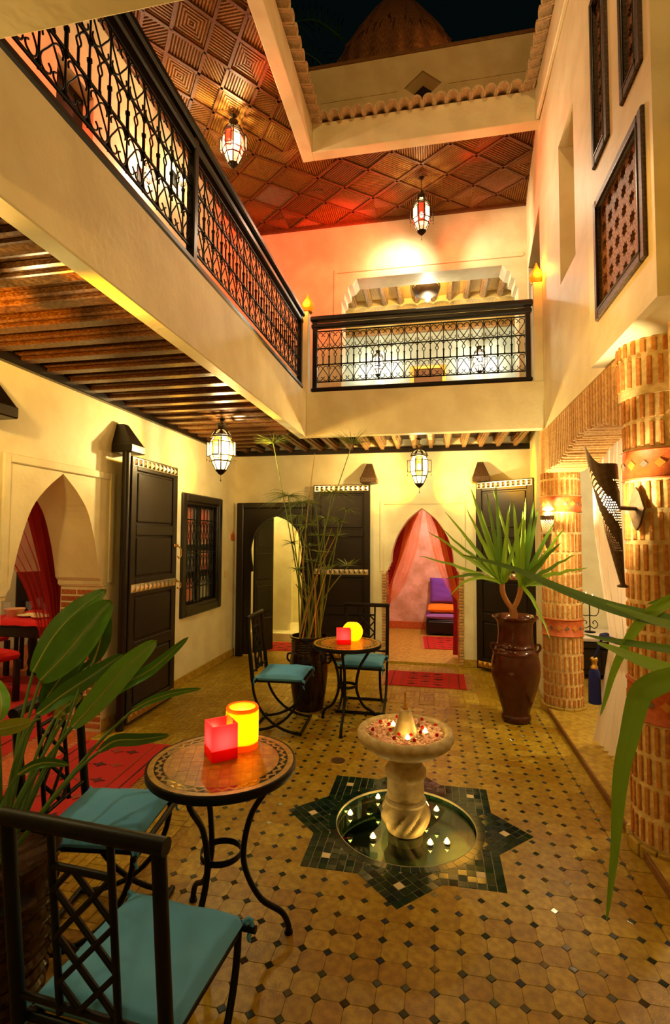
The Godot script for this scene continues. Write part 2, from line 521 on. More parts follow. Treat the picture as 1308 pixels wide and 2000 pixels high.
func _ready() -> void:
	rng.seed = 7
	# ---- camera
	var cam := Camera3D.new()
	cam.name = "camera"
	cam.fov = rad_to_deg(2.0 * atan(1000.0 / 996.57))
	cam.position = V(0, 1.65, 0)
	cam.rotation = Vector3(deg_to_rad(2.864), deg_to_rad(11.013), deg_to_rad(0.28))
	cam.near = 0.02
	cam.far = 120.0
	add_child(cam)
	cam.current = true
	# ---- night sky and exposure
	var env := Environment.new()
	env.background_mode = Environment.BG_COLOR
	env.background_color = Color(0.012, 0.030, 0.034)
	env.tonemap_mode = Environment.TONE_MAPPER_LINEAR
	env.tonemap_exposure = 1.0
	env.sdfgi_enabled = true
	env.ssao_enabled = true
	env.ssil_enabled = true
	var we := WorldEnvironment.new()
	we.name = "world"
	we.environment = env
	add_child(we)
	# ---- lamps that hang: label, place, chain, glass, energy
	materials()
	var amber := Color(1.0, 0.68, 0.08)
	var red := Color(1.0, 0.16, 0.05)
	lantern("brass lantern with yellow and clear panes under the left gallery, near the corner", V(-2.05, 2.775, -4.67), 0.04, M.amber_glass, 2.0,
		[[V(-2.77, 2.40, -5.20), 9.0, 20.0], [V(-1.44, 2.75, -4.2), 2.0, 26.0]], amber, "lanterns of the ground floor", 1.0, Color(1.0, 0.93, 0.68), 1.0)
	lantern("brass lantern with yellow and clear panes before the far pointed arch", V(-0.17, 2.755, -6.04), 0.07, M.amber_glass, 2.0,
		[[V(0.28, 2.30, -6.83), 8.0, 22.0], [V(-0.45, 2.35, -6.83), 6.0, 22.0], [V(1.1, 2.4, -6.3), 5.0, 22.0], [V(-0.17, 2.97, -5.9), 3.0, 30.0]], amber, "lanterns of the ground floor", 1.0, Color(1.0, 0.93, 0.68), 1.2)
	lantern("brass lantern under the left gallery just outside the picture", V(-2.05, 2.775, -1.7), 0.04, M.amber_glass, 1.3,
		[[V(-2.3, 2.97, -2.6), 2.0, 34.0], [V(-1.44, 2.75, -2.0), 4.0, 24.0]], amber, "lanterns of the ground floor", 1.0, Color(1.0, 0.93, 0.66), 1.1)
	lantern("brass lantern of the gallery above the viewer", V(-0.15, 2.775, 0.55), 0.04, M.amber_glass, 0.9, [], amber, "lanterns of the ground floor", 1.0, Color(1.0, 0.93, 0.66), 0.7)
	lantern("lantern with red and clear panes hanging below the reed ceiling, beyond the left railing", V(-2.02, 5.965, -4.78), 0.05, M.red_glass, 0.8,
		[[V(-1.43, 6.0, -4.3), 1.2, 22.0], [V(-1.45, 5.9, -5.6), 0.6, 22.0], [V(-2.77, 5.3, -4.2), 3.0, 40.0]], red, "lanterns of the upper floor", 1.0, Color(1.0, 0.90, 0.70), 0.2)
	spot(V(-2.02, 5.80, -4.78), V(-2.1, 6.06, -4.3), Color(1.0, 0.86, 0.56), 1.1, 70.0)
	spot(V(-0.133, 5.70, -6.04), V(-0.15, 6.06, -5.9), Color(1.0, 0.86, 0.56), 0.6, 70.0)
	lantern("lantern with red and clear panes hanging below the reed ceiling above the alcove", V(-0.133, 5.80, -6.04), 0.20, M.red_glass, 0.55,
		[[V(-1.35, 5.40, -6.83), 13.0, 44.0], [V(0.30, 5.42, -6.83), 3.0, 22.0], [V(0.5, 6.0, -5.8), 0.9, 20.0], [V(-0.6, 6.0, -6.4), 0.6, 20.0], [V(1.12, 5.0, -5.2), 5.0, 30.0]], red, "lanterns of the upper floor", 1.0, Color(1.0, 0.90, 0.70), 0.5)
	for s in [[V(-0.45, 5.40, -6.83), 1.1, 30.0], [V(-0.38, 5.30, -6.83), 1.1, 46.0], [V(1.1, 5.3, -6.6), 1.6, 42.0], [V(0.3, 5.0, -4.4), 2.2, 50.0]]:   # light through its clear panes
		var lp := V(-0.133, 5.535, -6.04)
		spot(lp + (s[0] - lp).normalized() * 0.16, s[0], Color(1.0, 0.92, 0.76), s[1], s[2])
	lantern("lantern of the upper left gallery outside the picture, near the front", V(-2.02, 5.965, -1.8), 0.05, M.red_glass, 1.4, [[V(-2.77, 4.6, -3.0), 6.0, 35.0]], red, "lanterns of the upper floor")
	lantern("tall bright lantern on the salon wall at the left of the picture frame", V(-0.98, 5.02, -9.0), 0.0, M.white_glass, 0.9, [], amber, "lanterns of the salon", 0.95, Color(1.0, 0.97, 0.88))
	lantern("tall bright lantern on the salon wall at the right of the picture frame", V(0.78, 4.98, -9.0), 0.0, M.white_glass, 0.9, [], amber, "lanterns of the salon", 0.95, Color(1.0, 0.97, 0.88))
	chandelier()
	torch()
	small_sconce()
	pier_lamp(V(GX + 0.0, 4.10, GZ - 0.05), "orange flame-shaped lamp on the left pier of the far railing")
	pier_lamp(V(1.02, 4.205, GZ - 0.05), "orange flame-shaped lamp on the right pier of the far railing")
	wall_light("small bright wall light behind the left railing, the lower one", V(-2.75, 5.13, -4.30), 0.45)
	wall_light("small bright wall light behind the left railing, the upper one", V(-2.75, 5.55, -4.95), 0.35)
	room_lamps()
	# ---- building
	wall_left()
	wall_back()
	wall_right()
	rear()
	galleries()
	roof()
	rooms()
	court_floor()
	# ---- objects
	columns()
	var pier := Geo.new()
	pier.span(V(GX - 0.095, 3.2, GZ - 0.10), V(GX + 0.02, 4.10, GZ), 0.008)
	tag(obj("pier", pier, M.plaster), "slim cream pier at the corner where the two railings meet", "pier")
	var pier2 := Geo.new()
	pier2.span(V(0.975, 3.2, GZ - 0.10), V(1.07, 4.205, GZ), 0.008)
	tag(obj("pier", pier2, M.plaster), "slim cream pier at the right end of the far railing", "pier")
	railing("long black iron railing with scrolls along the left gallery", V(GX - 0.03, 3.21, GN - 0.02), PI / 2, 4.20, [0.03, 1.75, 4.17])
	railing("black iron railing with heart scrolls in front of the salon", V(-1.285, 3.21, GZ - 0.035), 0.0, 2.24, [0.03, 2.21])
	doors()
	fountain()
	furniture()
	jar()
	yucca()
	papyrus()
	big_leaf_plant()
	near_yucca()
	curtains()
	inside()
	outside()

func ceiling_lamp(label: String, at: Vector3, c: Color, e: float) -> void:   # small round lamp of a side room
	var o := thing("ceiling_lamp", label, "lamp", at, 0.0, "lamps of the side rooms")
	var b := Geo.new()
	b.lathe([Vector2(0, 0.0), Vector2(0.07, 0.0), Vector2(0.07, -0.02), Vector2(0.0, -0.02)], 20, 0.3)
	obj("base", b, M.brass, o)
	var g := Geo.new()
	g.ball(V(0, -0.07, 0), V(0.06, 0.055, 0.06), 16, 10)
	obj("bulb", g, M.bulb, o)
	omni(V(0, -0.07, 0), c, e, 0.05, o)

func room_lamps() -> void:
	ceiling_lamp("round ceiling lamp of the dining room, out of sight", V(-4.4, 2.9, -3.6), Color(1.0, 0.88, 0.72), 2.2)
	ceiling_lamp("round ceiling lamp of the passage, out of sight", V(-2.5, 2.7, -7.6), Color(1.0, 0.88, 0.58), 0.9)
	ceiling_lamp("round ceiling lamp beyond the arch of the passage, out of sight", V(-2.0, 2.7, -8.65), Color(1.0, 0.88, 0.56), 1.6)
	ceiling_lamp("round ceiling lamp of the room behind the curtained arch, out of sight", V(0.5, 2.6, -8.0), Color(1.0, 0.86, 0.80), 3.0)
	ceiling_lamp("round ceiling lamp of the arcade, out of sight", V(2.4, 2.62, -4.3), Color(1.0, 0.90, 0.72), 3.6)

# --------------------------------------------------------------- the building
func struct(called: String, g, m: Material, label: String) -> MeshInstance3D:
	var o := obj(called, g, m)
	tag(o, label, "", "", "structure")
	return o

func lancet(half: Array, cz: float) -> Array:   # half: (offset, height) from the apex down
	var a := []
	for i in range(half.size() - 1, -1, -1):
		a.append(Vector2(cz - half[i].x, half[i].y))
	for i in range(1, half.size()):
		a.append(Vector2(cz + half[i].x, half[i].y))
	return a

func smooth2(p: Array, per := 5) -> Array:
	return cr(p, per)

func wall_left() -> void:
	var g := Geo.new()
	var X := V(WL, 0, 0)
	var D := V(-0.42, 0, 0)
	# the slice with the pointed arch, z from -2.4 to -4.4
	var half := [Vector2(0.0, 2.125), Vector2(0.16, 2.0), Vector2(0.293, 1.848), Vector2(0.385, 1.62), Vector2(0.435, 1.43), Vector2(0.46, 1.30)]
	var edge := smooth2(half, 4)
	edge.append(Vector2(0.49, 1.27)); edge.append(Vector2(0.49, 1.24)); edge.append(Vector2(0.53, 1.215)); edge.append(Vector2(0.53, 0.0))
	var arch := lancet(edge, 3.40)
	var poly := PackedVector2Array([Vector2(2.4, 0.0)])
	for p in arch:
		poly.append(p)
	poly.append_array([Vector2(4.4, 0.0), Vector2(4.4, 3.2), Vector2(2.4, 3.2)])
	g.prism(poly, X, V(0, 0, -1), Vector3.UP, D)
	g.span(V(WL - 0.42, 0, -2.4), V(WL, 3.2, 2.4))
	g.span(V(WL - 0.42, 0, -5.33), V(WL, 3.2, -4.4))
	g.span(V(WL - 0.42, 0, -6.25), V(WL, 0.80, -5.33))
	g.span(V(WL - 0.42, 2.09, -6.25), V(WL, 3.2, -5.33))
	g.span(V(WL - 0.42, 0, -7.2), V(WL, 3.2, -6.25))
	# the floor above: doorway near the front
	g.span(V(WL - 0.42, 3.2, -3.2), V(WL, 6.3, 2.4))
	g.span(V(WL - 0.42, 5.3, -3.62), V(WL, 6.3, -3.2))
	g.span(V(WL - 0.42, 3.2, -7.2), V(WL, 6.3, -3.62))
	var w := struct("wall_left", g, M.plaster, "cream plaster wall with the pointed doorway to the dining room and the grilled window")
	# raised band round the arch
	var f := Geo.new()
	for s in [[2.84, 2.90, 1.25, 2.20], [3.96, 4.02, 1.25, 2.20]]:
		f.span(V(WL, s[2], -s[1]), V(WL + 0.018, s[3], -s[0]), 0.006)
	f.span(V(WL, 2.14, -3.96), V(WL + 0.018, 2.20, -2.90), 0.006)
	obj("arch_moulding", f, M.plaster, w)
	# brick facing of the two jambs: courses with one header or stretcher each way
	for side in [-1.0, 1.0]:
		for k in 21:
			var y := 0.03 + k * 0.056
			for b in 2:
				var len: float = [0.25, 0.14][(b + k) % 2]
				var x0: float = WL - 0.005 - (0.0 if b == 0 else [0.265, 0.155][k % 2])
				var bk := Geo.new()
				bk.box(V(x0 - len / 2, y + 0.02, -3.40 - side * 0.528), V(len, 0.04, 0.014), 0.004)
				obj("brick", bk, M.red_brick[rng.randi() % 3], w)
	var im := Geo.new()
	for k in 3:
		for side in [-1.0, 1.0]:
			im.span(V(WL - 0.42, 1.225 + k * 0.028, -3.40 + side * (0.50 - 0.008 * k)), V(WL + 0.004, 1.245 + k * 0.028, -3.40 + side * 0.56), 0.004)
	obj("impost", im, M.plaster, w)
	# skirting
	var b := Geo.new()
	for s in [[-2.85, 2.3], [-4.0, -3.94], [-6.83, -4.0]]:
		b.span(V(WL, 0, s[0]), V(WL + 0.014, 0.10, s[1]), 0.004)
	struct("baseboard_left", b, M.slab, "yellowish tiled skirting along the foot of the left wall")

func wall_back() -> void:
	var g := Geo.new()
	var D := V(0, 0, -0.32)
	var O := V(0, 0, WB)
	g.span(V(-3.2, 0, WB - 0.32), V(-2.66, 3.2, WB))
	g.span(V(-2.66, 2.09, WB - 0.32), V(-1.68, 3.2, WB))
	g.span(V(-1.68, 0, WB - 0.32), V(-0.9, 3.2, WB))
	var half := [Vector2(0.0, 2.045), Vector2(0.10, 1.97), Vector2(0.20, 1.875), Vector2(0.325, 1.68), Vector2(0.395, 1.47), Vector2(0.412, 1.31)]
	var edge := smooth2(half, 4)
	edge.append_array([Vector2(0.43, 1.29), Vector2(0.43, 1.26), Vector2(0.45, 1.25), Vector2(0.45, 1.215), Vector2(0.475, 1.20), Vector2(0.475, 0.0)])
	var poly := PackedVector2Array([Vector2(-0.9, 0.0)])
	for p in lancet(edge, -0.16):
		poly.append(p)
	poly.append_array([Vector2(0.6, 0.0), Vector2(0.6, 3.2), Vector2(-0.9, 3.2)])
	g.prism(poly, O, Vector3.RIGHT, Vector3.UP, D)
	g.span(V(0.6, 0, WB - 0.32), V(3.4, 3.2, WB))
	# upper floor, with the stepped opening of the alcove
	g.span(V(-3.2, 3.2, WB - 0.32), V(-1.45, 6.3, WB))
	var st := [Vector2(-1.25, 3.2), Vector2(-1.25, 4.93), Vector2(-1.21, 4.95), Vector2(-1.21, 5.04), Vector2(-1.16, 5.06), Vector2(-1.16, 5.14), Vector2(-1.10, 5.16), Vector2(-1.04, 5.235),
		Vector2(0.89, 5.235), Vector2(0.95, 5.16), Vector2(1.00, 5.14), Vector2(1.00, 5.06), Vector2(1.05, 5.04), Vector2(1.05, 4.95), Vector2(1.09, 4.93), Vector2(1.09, 3.2)]
	poly = PackedVector2Array([Vector2(-1.45, 3.2)])
	for p in st:
		poly.append(p)
	poly.append_array([Vector2(1.6, 3.2), Vector2(1.6, 6.3), Vector2(-1.45, 6.3)])
	g.prism(poly, O, Vector3.RIGHT, Vector3.UP, D)
	var w := struct("wall_back", g, M.plaster, "cream plaster wall at the far end, dark doorway below, pointed curtained arch and upper alcove")
	var f := Geo.new()
	# sunk outline of the panel round the arch: two thin raised strips
	for s in [[-0.715, -0.665, 1.20, 2.145], [0.345, 0.395, 1.20, 2.145]]:
		f.span(V(s[0], s[2], WB), V(s[1], s[3], WB + 0.012), 0.005)
	f.span(V(-0.665, 2.095, WB), V(0.345, 2.145, WB + 0.012), 0.005)
	obj("arch_moulding", f, M.plaster, w)
	var u := Geo.new()
	u.span(V(-1.36, 5.33, WB), V(1.16, 5.385, WB + 0.014), 0.006)
	u.span(V(-1.36, 3.3, WB), V(-1.31, 5.33, WB + 0.014), 0.006)
	obj("alcove_moulding", u, M.plaster, w)
	for side in [-1.0, 1.0]:
		for k in 30:
			var y := 0.02 + k * 0.039
			var bk := Geo.new()
			bk.box(V(-0.16 + side * 0.497, y + 0.014, WB + 0.004), V(0.056, 0.028, 0.03), 0.004)
			obj("brick", bk, M.arch_brick[rng.randi() % 3], w)
			var bi := Geo.new()
			bi.box(V(-0.16 + side * 0.472, y + 0.014, WB - 0.165), V(0.02, 0.028, 0.28), 0.004)
			obj("brick", bi, M.red_brick[rng.randi() % 3], w)
	var b := Geo.new()
	b.span(V(-0.85, 0, WB), V(-0.70, 0.10, WB + 0.014), 0.004)
	b.span(V(0.32, 0, WB), V(1.2, 0.10, WB + 0.014), 0.004)
	struct("baseboard_back", b, M.slab, "low tiled skirting under the far wall beside the arch")

func plan(g: Geo, pts: Array, y0: float, y1: float) -> void:
	g.prism(PackedVector2Array(pts), V(0, y0, 0), Vector3.RIGHT, V(0, 0, 1), V(0, y1 - y0, 0))

func star8(c: Vector2, r: Vector2, inner: float) -> PackedVector2Array:
	var p := PackedVector2Array()
	for k in 16:
		var a := TAU * k / 16.0
		var q := 1.0 if k % 2 == 0 else inner
		p.append(c + Vector2(cos(a), sin(a)) * r * q)
	return p

func screen_panel(z0: float, z1: float, y0: float, y1: float, x: float, nz: int, ny: int, n: int, label: String) -> void:
	var o := thing("window_%d" % n, label, "", Vector3.ZERO, 0.0, "", "structure")
	var fr := Geo.new()
	var t := 0.055
	for s in [[z0, z0 + t, y0, y1], [z1 - t, z1, y0, y1], [z0 + t, z1 - t, y0, y0 + t], [z0 + t, z1 - t, y1 - t, y1]]:
		fr.span(V(x - 0.018, s[2], s[0]), V(x + 0.05, s[3], s[1]), 0.008)
	obj("window_frame", fr, M.screen_frame, o)
	# beaded inner edge of the frame
	var bd := Geo.new()
	var k := 0
	for e in [[V(x - 0.016, y0 + t, z0 + t), V(x - 0.016, y1 - t, z0 + t)], [V(x - 0.016, y1 - t, z0 + t), V(x - 0.016, y1 - t, z1 - t)], [V(x - 0.016, y0 + t, z1 - t), V(x - 0.016, y1 - t, z1 - t)], [V(x - 0.016, y0 + t, z0 + t), V(x - 0.016, y0 + t, z1 - t)]]:
		bd.tube(e, 0.008, 5)
	obj("beading", bd, M.dark_wood, o)
	# pierced panel: a star-shaped hole in each cell, staggered rows
	var g := Geo.new()
	var w := (z1 - z0 - 2 * t) / nz
	var h := (y1 - y0 - 2 * t) / ny
	for i in nz:
		for j in ny:
			var c := Vector2(z0 + t + (i + 0.5) * w, y0 + t + (j + 0.5) * h)
			var st := star8(c, Vector2(w, h) * 0.40, 0.62)
			var sq := PackedVector2Array()
			for q in 16:
				var a := TAU * q / 16.0
				var d := Vector2(cos(a), sin(a))
				d /= maxf(absf(d.x), absf(d.y))
				sq.append(c + d * Vector2(w, h) * 0.5)
			for q in 16:
				var r := (q + 1) % 16
				var P := func(v2: Vector2, xx: float) -> Vector3: return V(xx, v2.y, v2.x)
				for xx in [x + 0.012, x + 0.034]:
					g.quado(P.call(sq[q], xx), P.call(sq[r], xx), P.call(st[r], xx), P.call(st[q], xx), V(-1 if xx < x + 0.02 else 1, 0, 0))
				var mid := (st[q] + st[r]) * 0.5 - c
				g.quado(P.call(st[q], x + 0.012), P.call(st[r], x + 0.012), P.call(st[r], x + 0.034), P.call(st[q], x + 0.034), V(0, -mid.y, -mid.x))
	obj("pierced_panel", g, M.screen_wood, o)

func wall_right() -> void:
	var g := Geo.new()
	# lower pier behind the far column and the slanting end wall above it
	plan(g, [Vector2(1.075, -5.50), Vector2(1.20, WB), Vector2(1.75, WB), Vector2(1.40, -5.50)], 0.0, 2.72)
	# upper wall between alcove and bay: doorway, then niche
	plan(g, [Vector2(1.18, -6.62), Vector2(1.20, WB), Vector2(1.75, WB), Vector2(1.75, -6.62)], 2.72, 6.4)
	plan(g, [Vector2(1.068, -5.36), Vector2(1.18, -6.62), Vector2(1.75, -6.62), Vector2(1.75, -5.36)], 2.72, 3.25)
	plan(g, [Vector2(1.068, -5.36), Vector2(1.18, -6.62), Vector2(1.75, -6.62), Vector2(1.75, -5.36)], 5.06, 6.4)
	plan(g, [Vector2(1.06, -4.51), Vector2(1.068, -5.36), Vector2(1.75, -5.36), Vector2(1.75, -4.51)], 2.72, 6.4)
	plan(g, [Vector2(1.06, -4.04), Vector2(1.06, -4.51), Vector2(1.75, -4.51), Vector2(1.75, -4.04)], 2.72, 3.80)
	plan(g, [Vector2(1.06, -4.04), Vector2(1.06, -4.51), Vector2(1.75, -4.51), Vector2(1.75, -4.04)], 5.01, 6.4)
	plan(g, [Vector2(1.34, -4.04), Vector2(1.34, -4.51), Vector2(1.75, -4.51), Vector2(1.75, -4.04)], 3.80, 5.01)
	plan(g, [Vector2(1.06, -3.41), Vector2(1.06, -4.04), Vector2(1.75, -4.04), Vector2(1.75, -3.41)], 2.72, 6.4)
	# the bay with the pierced screens
	var x0 := 0.97
	for s in [[-3.41, -3.25, 2.72, 6.4], [-2.51, -2.43, 2.72, 6.4], [-3.25, -2.51, 2.72, 2.95], [-3.25, -2.51, 3.68, 3.89], [-2.97, -2.78, 3.89, 4.95], [-3.25, -2.51, 4.95, 6.4]]:
		g.span(V(x0, s[2], s[0]), V(x0 + 0.25, s[3], s[1]))
	g.span(V(1.5, 2.72, -3.41), V(1.75, 6.4, -2.43))
	g.span(V(x0 + 0.25, 2.72, -3.41), V(1.5, 2.95, -2.43))
	g.span(V(x0 + 0.25, 6.2, -3.41), V(1.5, 6.4, -2.43))
	g.span(V(WR, 2.72, -2.43), V(1.75, 6.4, 2.4))
	# raised band under the roof tiles
	g.span(V(WR - 0.035, 5.88, -5.25), V(WR, 6.2, -3.41), 0.008)
	struct("wall_right", g, M.plaster, "tall pinkish cream wall on the right with niche, doorway and projecting bay")
	screen_panel(-3.25, -2.51, 2.95, 3.68, x0, 6, 6, 2, "large square pierced wooden screen, lowest of the three in the bay")
	screen_panel(-3.25, -2.97, 3.89, 4.95, x0, 2, 9, 3, "tall narrow pierced screen above the large one, the one nearer the roof tiles")
	screen_panel(-2.78, -2.51, 3.89, 4.95, x0, 2, 9, 4, "tall narrow pierced screen at the top corner over the thick brick column")
	var d := Geo.new()
	d.span(V(1.40, 3.25, -6.62), V(1.46, 5.06, -5.36), 0.005)
	var dd := struct("door_5", d, M.dark_wood, "dark wooden door deep in the upper doorway beside the flame lamp")
	# brick arch between the columns: core, face bricks and soffit bricks
	var core := Geo.new()
	var low := [Vector2(3.10, 2.30), Vector2(3.22, 2.31), Vector2(3.42, 2.37), Vector2(3.70, 2.415), Vector2(3.95, 2.425), Vector2(4.2, 2.40), Vector2(4.45, 2.35), Vector2(4.66, 2.305), Vector2(4.8, 2.295), Vector2(5.5, 2.295)]
	var poly := PackedVector2Array()
	for p in low:
		poly.append(p + Vector2(0, 0.012))
	poly.append_array([Vector2(5.5, 2.72), Vector2(3.10, 2.72)])
	core.prism(poly, V(WR + 0.012, 0, 0), V(0, 0, -1), Vector3.UP, V(0.31, 0, 0))
	var a := obj("wall_arcade", core, M.mortar)
	tag(a, "brick arch spanning from the far column to the near one", "", "", "structure")
	var lowy := func(z: float) -> float:
		for i in low.size() - 1:
			if z <= low[i + 1].x:
				return lerpf(low[i].y, low[i + 1].y, (z - low[i].x) / (low[i + 1].x - low[i].x))
		return 2.295
	var z := 3.12
	var i := 0
	while z < 5.36:
		var w := 0.056 + rng.randf() * 0.008
		var tilt := (z - 3.95) * 0.05 if absf(z - 3.95) < 0.75 else signf(z - 3.95) * 0.02
		var y0: float = lowy.call(z + w / 2) + rng.randf_range(-0.008, 0.004)
		var bk := Geo.new()
		var h := 2.708 - y0
		bk.xf = Transform3D(Basis(Vector3.RIGHT, -tilt), V(WR + 0.012, (y0 + 2.708) / 2, -z - w / 2))
		bk.box(Vector3.ZERO, V(0.046, h, w - rng.randf_range(0.014, 0.020)), 0.006)
		obj("brick", bk, M.arch_brick[rng.randi() % 3], a)
		var sb := Geo.new()
		var y1: float = lowy.call(z + w)
		var y2: float = lowy.call(z)
		sb.xf = Transform3D(Basis(Vector3.RIGHT, atan2(y1 - y2, w)), V(WR + 0.165, (y1 + y2) / 2 + 0.008 + rng.randf_range(-0.004, 0.004), -z - w / 2))
		sb.box(Vector3.ZERO, V(0.30 + rng.randf_range(-0.03, 0.015), 0.034, w - 0.014), 0.006)
		obj("soffit_brick", sb, M.arch_brick[rng.randi() % 3], a)
		z += w
		i += 1
	# the next bays towards the viewer, out of sight, keep the room closed
	var nb := Geo.new()
	nb.span(V(WR + 0.08, 2.3, -2.75), V(WR + 0.33, 2.72, 2.4))
	struct("wall_arcade", nb, M.mortar, "brick lintel over the nearest bay of the arcade")
	# the arcade behind the columns
	var r := Geo.new()
	r.span(V(3.2, 0, -7.15), V(3.4, 3.2, 2.4))
	struct("wall_arcade_side", r, M.plaster_dim, "plaster wall at the back of the arcade behind the white curtain")
	var c := Geo.new()
	c.span(V(1.36, 2.62, -6.83), V(3.2, 2.72, 2.4))
	struct("ceiling", c, M.dark_wood, "dark wooden ceiling of the arcade behind the brick arch")

func rear() -> void:
	var g := Geo.new()
	g.span(V(-3.2, 0, 2.2), V(3.4, 6.4, 2.4))
	struct("wall_rear", g, M.plaster, "cream plaster wall of the gallery on the near side of the courtyard")

func galleries() -> void:
	# low walls that carry the railings, with the beam below
	var g := Geo.new()
	g.span(V(GX - 0.095, 2.726, GZ - 0.1), V(GX, 3.205, GN), 0.006)
	struct("wall_gallery_left", g, M.plaster, "long cream parapet beam of the left gallery under the ironwork")
	var b := Geo.new()
	b.span(V(GX, 2.726, GZ - 0.1), V(1.075, 3.205, GZ), 0.006)
	struct("wall_gallery_back", b, M.plaster, "cream parapet beam of the far gallery under the ironwork")
	var r := Geo.new()
	r.span(V(GX - 0.095, 2.726, GN), V(WR, 3.205, GN + 0.5), 0.006)
	struct("wall_gallery_rear", r, M.plaster, "cream beam of the gallery overhead at the top left corner")
	# decks and what carries them
	var d := Geo.new()
	d.span(V(WL, 2.97, WB), V(GX - 0.095, 3.2, 2.2))
	d.span(V(GX - 0.095, 2.97, WB), V(1.25, 3.2, GZ - 0.1))
	d.span(V(GX - 0.095, 2.97, GN + 0.5), V(WR, 3.2, 2.2))
	var c := struct("ceiling_lower", d, M.plank_wood, "varnished dark ceiling of planks and joists under the gallery")
	var x1 := GX - 0.095
	# joists of the left gallery run from wall to beam; at the far corner they stop on the mitre
	var corner := Vector2(x1, GZ - 0.1)
	var z := 2.05
	while z > WB + 0.05:
		var xe := x1
		if z < corner.y:
			xe = lerpf(x1, WL, (z - corner.y) / (WB - corner.y))
		if xe - WL > 0.12:
			obj("joist", joist(xe - WL, 1.7), M.joist_wood, c, Transform3D(Basis(Vector3.RIGHT, 0), V(WL, 2.97, z)))
		z -= 0.238
	var x := 1.02
	while x > WL + 0.1:
		var zs := corner.y
		if x < x1:
			zs = lerpf(corner.y, WB, (x - x1) / (WL - x1))
		if zs - WB > 0.12:
			obj("joist", joist(zs - WB), M.pale_wood if x > -1.0 else M.joist_wood, c, Transform3D(Basis(Vector3.UP, PI / 2), V(x, 2.97, zs)))
		x -= 0.212
	x = 0.95
	while x > x1:
		obj("joist", joist(2.2 - GN - 0.5, 1.7), M.joist_wood, c, Transform3D(Basis(Vector3.UP, PI / 2), V(x, 2.97, 2.2)))
		x -= 0.238
	var m := Geo.new()
	m.tube([V(x1, 2.90, GZ - 0.1), V(WL + 0.02, 2.90, WB + 0.02)], 0.05, 4)
	obj("corner_beam", m, M.joist_wood, c)
	var p := Geo.new()
	p.span(V(WL, 2.79, WB), V(WL + 0.05, 2.86, 2.2), 0.006)
	p.span(V(WL + 0.05, 2.79, WB), V(1.2, 2.86, WB + 0.05), 0.006)
	obj("wall_plate", p, M.dark_wood, c)

func joist(l: float, k := 1.0) -> Geo:
	var g := Geo.new()
	g.span(V(0, -0.07, -0.05 * k), V(l, 0, 0.05 * k), 0.006)
	g.span(V(0, -0.115, -0.036 * k), V(l, -0.068, 0.036 * k), 0.01)
	g.span(V(0, -0.14, -0.024 * k), V(l, -0.113, 0.024 * k), 0.006)
	return g

# reeds laid side by side inside a convex outline; dir is along the reeds
func reeds(g: Geo, poly: PackedVector2Array, dir: Vector2, y: float) -> void:
	var nn := Vector2(-dir.y, dir.x)
	var lo := 1e9
	var hi := -1e9
	for p in poly:
		lo = minf(lo, p.dot(nn)); hi = maxf(hi, p.dot(nn))
	var w := 0.027
	var k := floorf(lo / w)
	while k * w < hi:
		var a := k * w
		for part in [[a, a + w * 0.28], [a + w * 0.28, a + w * 0.72], [a + w * 0.72, a + w]]:
			var q := clip(clip(poly, nn, part[1]), -nn, -part[0])
			if q.size() < 3:
				continue
			var f := func(p: Vector2) -> Vector3:
				var t := absf((p.dot(nn) - a) / w - 0.5)
				return V(p.x, y - 0.013 * clampf((0.5 - t) / 0.28, 0.0, 1.0), p.y)
			for i in range(1, q.size() - 1):
				g.flato(f.call(q[0]), f.call(q[i]), f.call(q[i + 1]), Vector3.DOWN)
		k += 1.0

